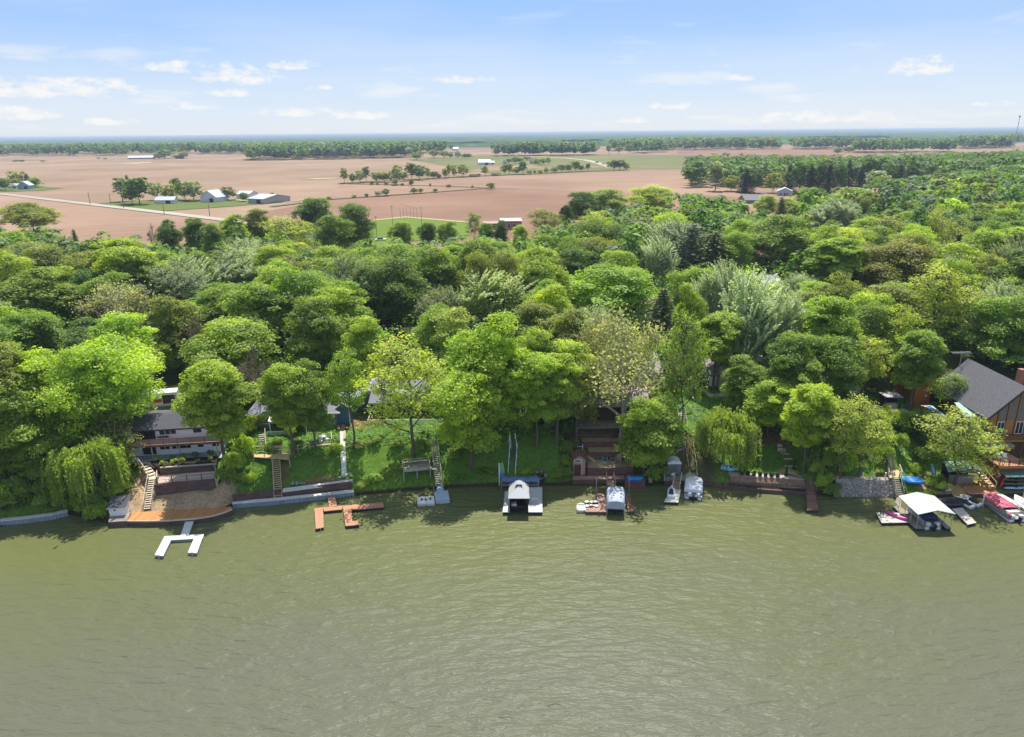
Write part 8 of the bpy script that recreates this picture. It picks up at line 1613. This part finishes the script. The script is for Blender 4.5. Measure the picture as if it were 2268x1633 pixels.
def school():
    p = W((1072, 509), 7.0); t = thing('school_building', 'low red-brick school building with pale flat roof by the sports lawn', 'school', (p.x, p.y, 7.0), R(3)); MB().box(0, 10, 0, 9, 0, 2.6).build('wing', BRICK, t); MB().box(8, 17.5, -1.5, 9.2, 0, 3.8).build('wall', BRICK, t); MB().box(7.7, 17.8, -1.8, 9.5, 3.8, 4.15).build('roof', mat('pale_flat_roof', (.62,.63,.66), .7, .2), t); MB().box(-.3, 7.7, -.3, 9.3, 2.6, 2.9).build('wing_roof', mat('dusty_red_roof', (.36,.25,.22), .8, .2), t)
    windows(t, (8,-1.5,0), (1,0,0), [(.8,.8,1.2,2.0,2),(3,.8,1.2,2.0,2),(5.4,.8,1.2,2.0,2),(7.6,.8,1.2,2.0,2)], WHITE); windows(t, (0,0,0), (1,0,0), [(1,.8,1.4,1.2,2),(4,.8,1.4,1.2,2)], WHITE)
    b = thing('backstop_fence', 'tall ball-field backstop of posts at the far edge of the sports lawn', 'fence', tuple(W((888, 483), 7.0))); q0 = W((887, 484), 7); q1 = W((924, 484.5), 7)
    for i in range(6):
        a = q0.lerp(q1, i/5); wb(MB().tube(a, a+Vector((0,0,5.5)), .07, n=6), 'post', CHAR, b)
    wb(MB().beam(q0+Vector((0,0,7.4)), q1+Vector((0,0,5.4)), .08), 'top_rail', CHAR, b); wb(MB().beam(q0+Vector((0,0,3.5)), q1+Vector((0,0,2.6)), .06), 'mid_rail', CHAR, b)
    for u, v, hh, l in ((835,527,9,'tall light pole at the near left corner of the sports lawn'),(870,503,10,'light pole in the middle of the sports lawn'),(934,497,8,'white-based light pole at the right of the sports lawn')):
        a = W((u, v), 7); pl = thing('light_pole', l, 'pole', tuple(a)); MB().tube((0,0,0), (0,0,hh), .1, .07, 7).build('shaft', CHAR, pl); MB().box(-.6,.6,-.08,.08,hh-.1,hh+.1).build('lamp_bar', CHAR, pl)
    c = W((843, 534), 7); cr = thing('parked_car', 'white car parked behind the trees beside the sports lawn', 'car', tuple(c), R(10)); MB().prism([(-2.2,-.85),(2.2,-.85),(2.2,.85),(-2.2,.85)], .35, .95).build('body', WHITE, cr); MB().prism([(-1.3,-.75),(1.1,-.75),(1.1,.75),(-1.3,.75)], .95, 1.5).build('cabin', GLASS, cr)
    for x in (-1.4, 1.4):
        for y in (-.8, .8): MB().tube((x,y-.1,.33), (x,y+.1,.33), .33, n=12).build('wheel', RUBBER, cr)
school()
# ------------------------------------------------------------------ farmsteads, hedges, poles on the plain
def gabled(name, label, cat, u, v, w, d, h, rise, wall, roof, rz=0, axis='x', door=True):
    p = W((u, v), 7.1); t = thing(name, label, cat, (p.x, p.y, 7.1), R(rz)); gable_walls(t, 0, w, 0, d, -.2, h, h+rise, wall, axis); gable_roof(t, 0, w, 0, d, h, h+rise, .5, roof, axis, .25)
    if door: MB().box(w*.55, w*.8, -.08, .02, 0, min(h*.75, 4)).build('door', BLACKM, t)
    return t
FARMW = mat('farm_white', (.60,.61,.64), .7, .2, var=.05); FARMG = mat('farm_grey', (.36,.35,.35), .7, .2, var=.08); FARMR = mat('light_metal_roof', (.47,.49,.53), .5, .3, var=.05)
gabled('barn', 'white gambrel-like barn at the right end of the farm grove', 'barn', *F1(1335,503), 12, 13, 3.6, 4.2, FARMW, FARMR, -12, 'y'); gabled('farmhouse', 'white farmhouse half hidden in the farm grove', 'house', *F1(1035,515), 12, 7, 2.8, 1.8, FARMW, FARMR, 4); gabled('shed', 'long grey metal shed right of the white barn', 'shed', *F1(1650,510), 14, 24, 3.4, 2.0, FARMG, FARMR, -28, 'x'); gabled('shed', 'pale low shed behind the round tree of the farm', 'shed', *F1(1572,474), 10, 12, 3, 1.6, FARMW, FARMR, -10)
gabled('farmhouse', 'small blue-grey house in the left roadside grove', 'house', *F1(122,418), 9, 9, 3.6, 3.2, mat('farm_blue', (.28,.36,.50), .7, .2), FARMR, 10, 'y'); gabled('garage', 'white outbuilding left of the small blue-grey house', 'shed', *F1(62,412), 7, 7, 2.6, 1.6, FARMW, FARMR)
gabled('barn', 'very long low white-roofed barn far across the left field', 'barn', *F1(852,216), 48, 12, 3.2, 2.6, FARMG, mat('bright_metal_roof', (.75,.75,.72), .5, .3, var=.03), 1, door=False); gabled('barn', 'dark red barn beside the very long white-roofed barn', 'barn', *F1(1165,212), 13, 10, 4, 4, BRICK, FARMR, 0)
gabled('barn', 'white barn in the green field right of centre', 'barn', *F2(1188,256), 16, 14, 4, 3.6, FARMW, FARMR, 4); gabled('shed', 'little white shed right of the white barn in the green field', 'shed', *F2(1262,252), 6, 6, 3, 2, FARMW, FARMR); gabled('farmhouse', 'white house left of the copse in the green field', 'house', *F2(1345,250), 6, 7, 4, 3, FARMW, FARMR, 0, 'y'); gabled('farmhouse', 'brown-roofed house inside the copse in the green field', 'house', *F2(1528,247), 10, 8, 4, 3, FARMG, ROOF_BROWN, 0)
for i, (x, y, w, l) in enumerate([(65,168,45,'leftmost pale roof at the far left treeline'),(160,168,60,'second pale roof at the left far treeline'),(470,102,70,'distant white works on the left horizon'),(760,178,60,'pale farm roof in front of the far left wood'),(980,172,50,'white farm in the middle of the far left wood'),(1080,165,55,'white farm right of the middle one in the far wood'),(2090,172,80,'pale cluster right in the far left wood'),(2140,166,50,'white roof right of the pale cluster')]): gabled('farmhouse', l, 'house', *F1(x, y+5), w*.4, 14, 5, 4, FARMW, FARMR, 0, door=False)
for i, (x, y, w, l) in enumerate([(890,154,40,'white farm roof left of centre near the horizon'),(1010,155,40,'white farm roof at centre near the horizon'),(1600,142,35,'white house left above the long tree belt'),(1820,138,45,'white house right above the long tree belt')]): gabled('farmhouse', l, 'house', *F2(x, y+5), w*.4, 14, 5, 4, FARMW, FARMR, 0, door=False)
for i, (x, y, w, l) in enumerate([(1165,110,70,'long pale roof near the right horizon'),(1330,100,30,'small pale roof near the right horizon')]): gabled('farmhouse', l, 'house', *F3(x, y+6), w*.4, 14, 5, 4, FARMW, FARMR, 0, door=False)
tw = thing('radio_tower', 'slender pale grey lattice tower at the far right', 'tower', tuple(W((2243, 338), 7.0)))
hh = 62
for s in range(8):
    z0, z1 = s*hh/8, (s+1)*hh/8; r0, r1 = 1.0-.7*s/8, 1.0-.7*(s+1)/8; mb = MB()
    for a in range(3):
        t0 = a*2.094; t1 = (a+1)*2.094; mb.beam((r0*math.cos(t0),r0*math.sin(t0),z0), (r1*math.cos(t0),r1*math.sin(t0),z1), .2); mb.beam((r0*math.cos(t0),r0*math.sin(t0),z0), (r1*math.cos(t1),r1*math.sin(t1),z1), .12)
    mb.build('lattice_section', [mat('tower_grey', (.35,.36,.38), .6, .3), mat('tower_pale', (.5,.5,.5), .6, .3)][s % 2], tw)
MB().cbox((0,0,hh), (1.8,1.8,2.2)).build('antenna_head', CHAR, tw)
for i, (x, y0, y1) in enumerate([(600,520,437),(737,512,447),(823,545,443),(1092,585,505),(1395,600,512)]):
    p = W(F1(x, y0), 7.05); dep = p.y*.95+13; h = (y1 and (y0-y1)/3*dep/(FPX/PS)); t = thing('utility_pole', f'wooden utility pole by the farm road, {["first","second","third","fourth","fifth"][i]} from the left', 'pole', tuple(p), R(-35), 'utility poles along the farm road'); MB().tube((0,0,0), (0,0,h), .2, .13, 7).build('shaft', mat('pole_wood', (.34,.29,.22) if i > 1 else (.16,.12,.10), .9, .1), t); MB().box(-1.3,1.3,-.08,.08,h-.9,h-.7).build('crossarm', LUMBER_W, t)
for i, (u, v, l) in enumerate([(1322,360.5,'small dark car on the far highway, leading'),(1336,364.5,'small white car on the far highway, following')]):
    p = W((u, v), 7.6); t = thing('car', l, 'car', tuple(p), R(-50)); MB().box(-2.6,2.6,-1,1,.3,1.1).build('body', [CHAR, WHITE][i], t); MB().box(-1.4,1.2,-.9,.9,1.1,1.7).build('cabin', GLASS, t)
# field trees: (x, base y, top y, width) measured in the two enlargements
FT = []
def ft(F, rows, where):
    used = {}
    for i, (x, yb, yt, w, *c) in enumerate(rows):
        u, v = F(x, yb); p = W((u, v), 7.05); dep = p.y*math.cos(R(PITCH))+43*math.sin(R(PITCH)); h = (yb-yt)/3*dep/(FPX/PS)*1.03; r = w/6*dep/(FPX/PS)*1.2; kind = 'spruce' if c and c[0] == 'spruce' else 'far'; col = c[0] if c else trng.choice(['deep','mid','grey','deep','olive']); small = h < 7
        plant(kind, p.x, p.y, h, r, col, f'{"bush" if small else "conifer" if kind == "spruce" else "tree"} number {i+1} from the left {where}' if False else f'{PHR.get(col, "dark")} {"bush" if small else "conifer" if kind == "spruce" else "tree"}, {nth(i)} from the left {where}', 'trees '+where, z=7.0, cat='bush' if small else None, name='field_bush' if small else None if kind == 'spruce' else 'field_tree')
def nth(i):
    a = ['first','second','third','fourth','fifth','sixth','seventh','eighth','ninth','tenth','eleventh','twelfth','thirteenth','fourteenth','fifteenth','sixteenth','seventeenth','eighteenth','nineteenth','twentieth']
    return a[i] if i < 20 else ['twenty-first','twenty-second','twenty-third','twenty-fourth','twenty-fifth','twenty-sixth','twenty-seventh','twenty-eighth','twenty-ninth','thirtieth','thirty-first','thirty-second','thirty-third','thirty-fourth','thirty-fifth','thirty-sixth','thirty-seventh','thirty-eighth','thirty-ninth','fortieth'][i-20]
ft(F2, sorted([(297,378,290,60,'olive'),(350,380,315,50),(400,375,285,60),(440,370,280,60),(510,370,300,70),(560,370,305,70),(605,370,300,60),(645,385,262,80,'grey'),(690,365,310,60),(740,355,258,75),(795,355,262,85),(850,350,285,40),(890,348,305,60),(925,348,318,30),(965,345,280,40,'olive'),(990,340,265,35,'olive'),(1025,340,250,40),(1085,335,243,85),(1150,335,312,50),(1185,333,315,40),(1230,325,262,40,'olive'),(1300,325,305,70),(1360,320,250,40,'olive'),(1390,320,255,50,'olive'),(1440,318,270,55),(1480,318,240,65),(1525,318,285,40),(1560,315,290,20),(1595,315,285,35),(1637,312,268,30),(1690,308,262,60),(1735,305,258,60),(1780,303,258,60),(1830,300,238,70),(1870,300,262,40),(1912,295,250,35)]), 'in the long hedgerow across the fields')
ft(F2, sorted([(190,488,465,28),(360,475,450,34),(443,470,448,30),(518,465,425,42),(573,462,413,52),(757,448,408,44),(803,445,414,36),(900,440,415,30)]), 'in the sparse near hedge line')
ft(F2, sorted([(478,388,362,30),(515,388,370,20),(575,390,368,25),(632,392,345,40),(680,394,378,30),(740,400,360,35),(865,402,380,18),(990,406,385,32),(1145,408,390,18),(1268,420,378,60)]), 'in the middle hedge line')
ft(F2, sorted([(775,222,172,75),(890,210,155,75),(960,210,155,60),(1000,210,165,50),(1050,210,160,45),(1095,210,180,40),(1120,210,180,40)]), 'in the far clump left of the white barn')
ft(F2, sorted([(1385,245,215,50),(1430,248,202,60),(1470,246,215,50),(1510,225,195,60),(1585,255,208,70),(1615,252,215,40),(1650,250,200,35)]), 'in the copse beside the far houses')
ft(F2, sorted([(2085,290,225,70),(2125,290,230,80),(2165,290,240,50)]), 'in the dense bush by the highway')
ft(F2, sorted([(2050,180,128,40),(2118,178,130,45),(2190,178,115,60),(2245,172,95,70)]), 'standing in the far tan field right of centre')
ft(F1, sorted([(820,500,362,95),(855,420,328,60,'spruce'),(880,515,400,105,'dark'),(930,520,365,140),(1040,490,365,75,'grey'),(1120,500,378,105,'olive'),(1180,480,362,65),(1230,490,360,105),(1295,495,355,120),(1522,490,395,95,'dark'),(1620,498,440,55),(1813,500,440,55,'olive')]), 'in the farm grove by the white barn')
ft(F1, sorted([(0,420,350,60),(35,425,348,80),(110,405,345,75),(120,398,290,95,'olive'),(165,395,370,40),(190,400,318,65,'spruce'),(240,405,340,80)]), 'in the left roadside grove')
ft(F1, sorted([(100,234,222,30),(130,232,220,50),(150,233,222,30),(285,235,222,32),(655,214,203,25),(700,216,207,30)]), 'dotted along the far left field edge')
ft(F1, sorted([(1060,215,180,70),(1100,213,163,110),(1170,212,185,50),(1220,212,163,75)]), 'round the very long white-roofed barn')
ft(F3, sorted([(60,405,290,100),(110,250,190,60,'dark'),(210,430,265,130,'grey'),(320,430,330,110,'olive'),(410,440,290,110,'spruce'),(470,440,270,110,'dark'),(600,440,300,110,'olive'),(700,430,260,90,'spruce'),(770,440,250,100,'dark'),(840,445,260,110,'spruce'),(900,445,250,110,'dark'),(960,450,260,110,'spruce'),(1030,445,255,100,'dark'),(1090,400,230,90,'spruce'),(1150,390,260,80,'dark'),(1180,400,250,80,'spruce'),(1235,400,240,90,'dark'),(1285,440,285,140,'silver'),(1290,395,250,80,'spruce'),(1380,420,240,100,'dark'),(1430,420,260,100,'spruce'),(1510,400,235,90,'dark'),(1030,185,140,50),(1100,175,130,60)]), 'along the front of the distant right-hand wood')


# ------------------------------------------------------------------ the air: even thin haze over the whole plain, top just over the camera
def build_haze():
    m = bpy.data.materials.new('haze_air'); m.use_nodes = True; n, l = m.node_tree.nodes, m.node_tree.links; n.clear()
    o = n.new('ShaderNodeOutputMaterial'); v = n.new('ShaderNodeVolumePrincipled'); v.inputs['Density'].default_value = HAZE; v.inputs['Color'].default_value = (.66, .80, 1, 1); v.inputs['Anisotropy'].default_value = 0.0
    l.new(v.outputs[0], o.inputs['Volume'])
    b = MB().box(-31000, 31000, -700, 31500, -2.6, CAM_H+3); ob = b.build('haze', m); tag(ob, 'thin bluish haze over the plain', None, None, 'stuff')
HAZE = 0.00011
build_haze()
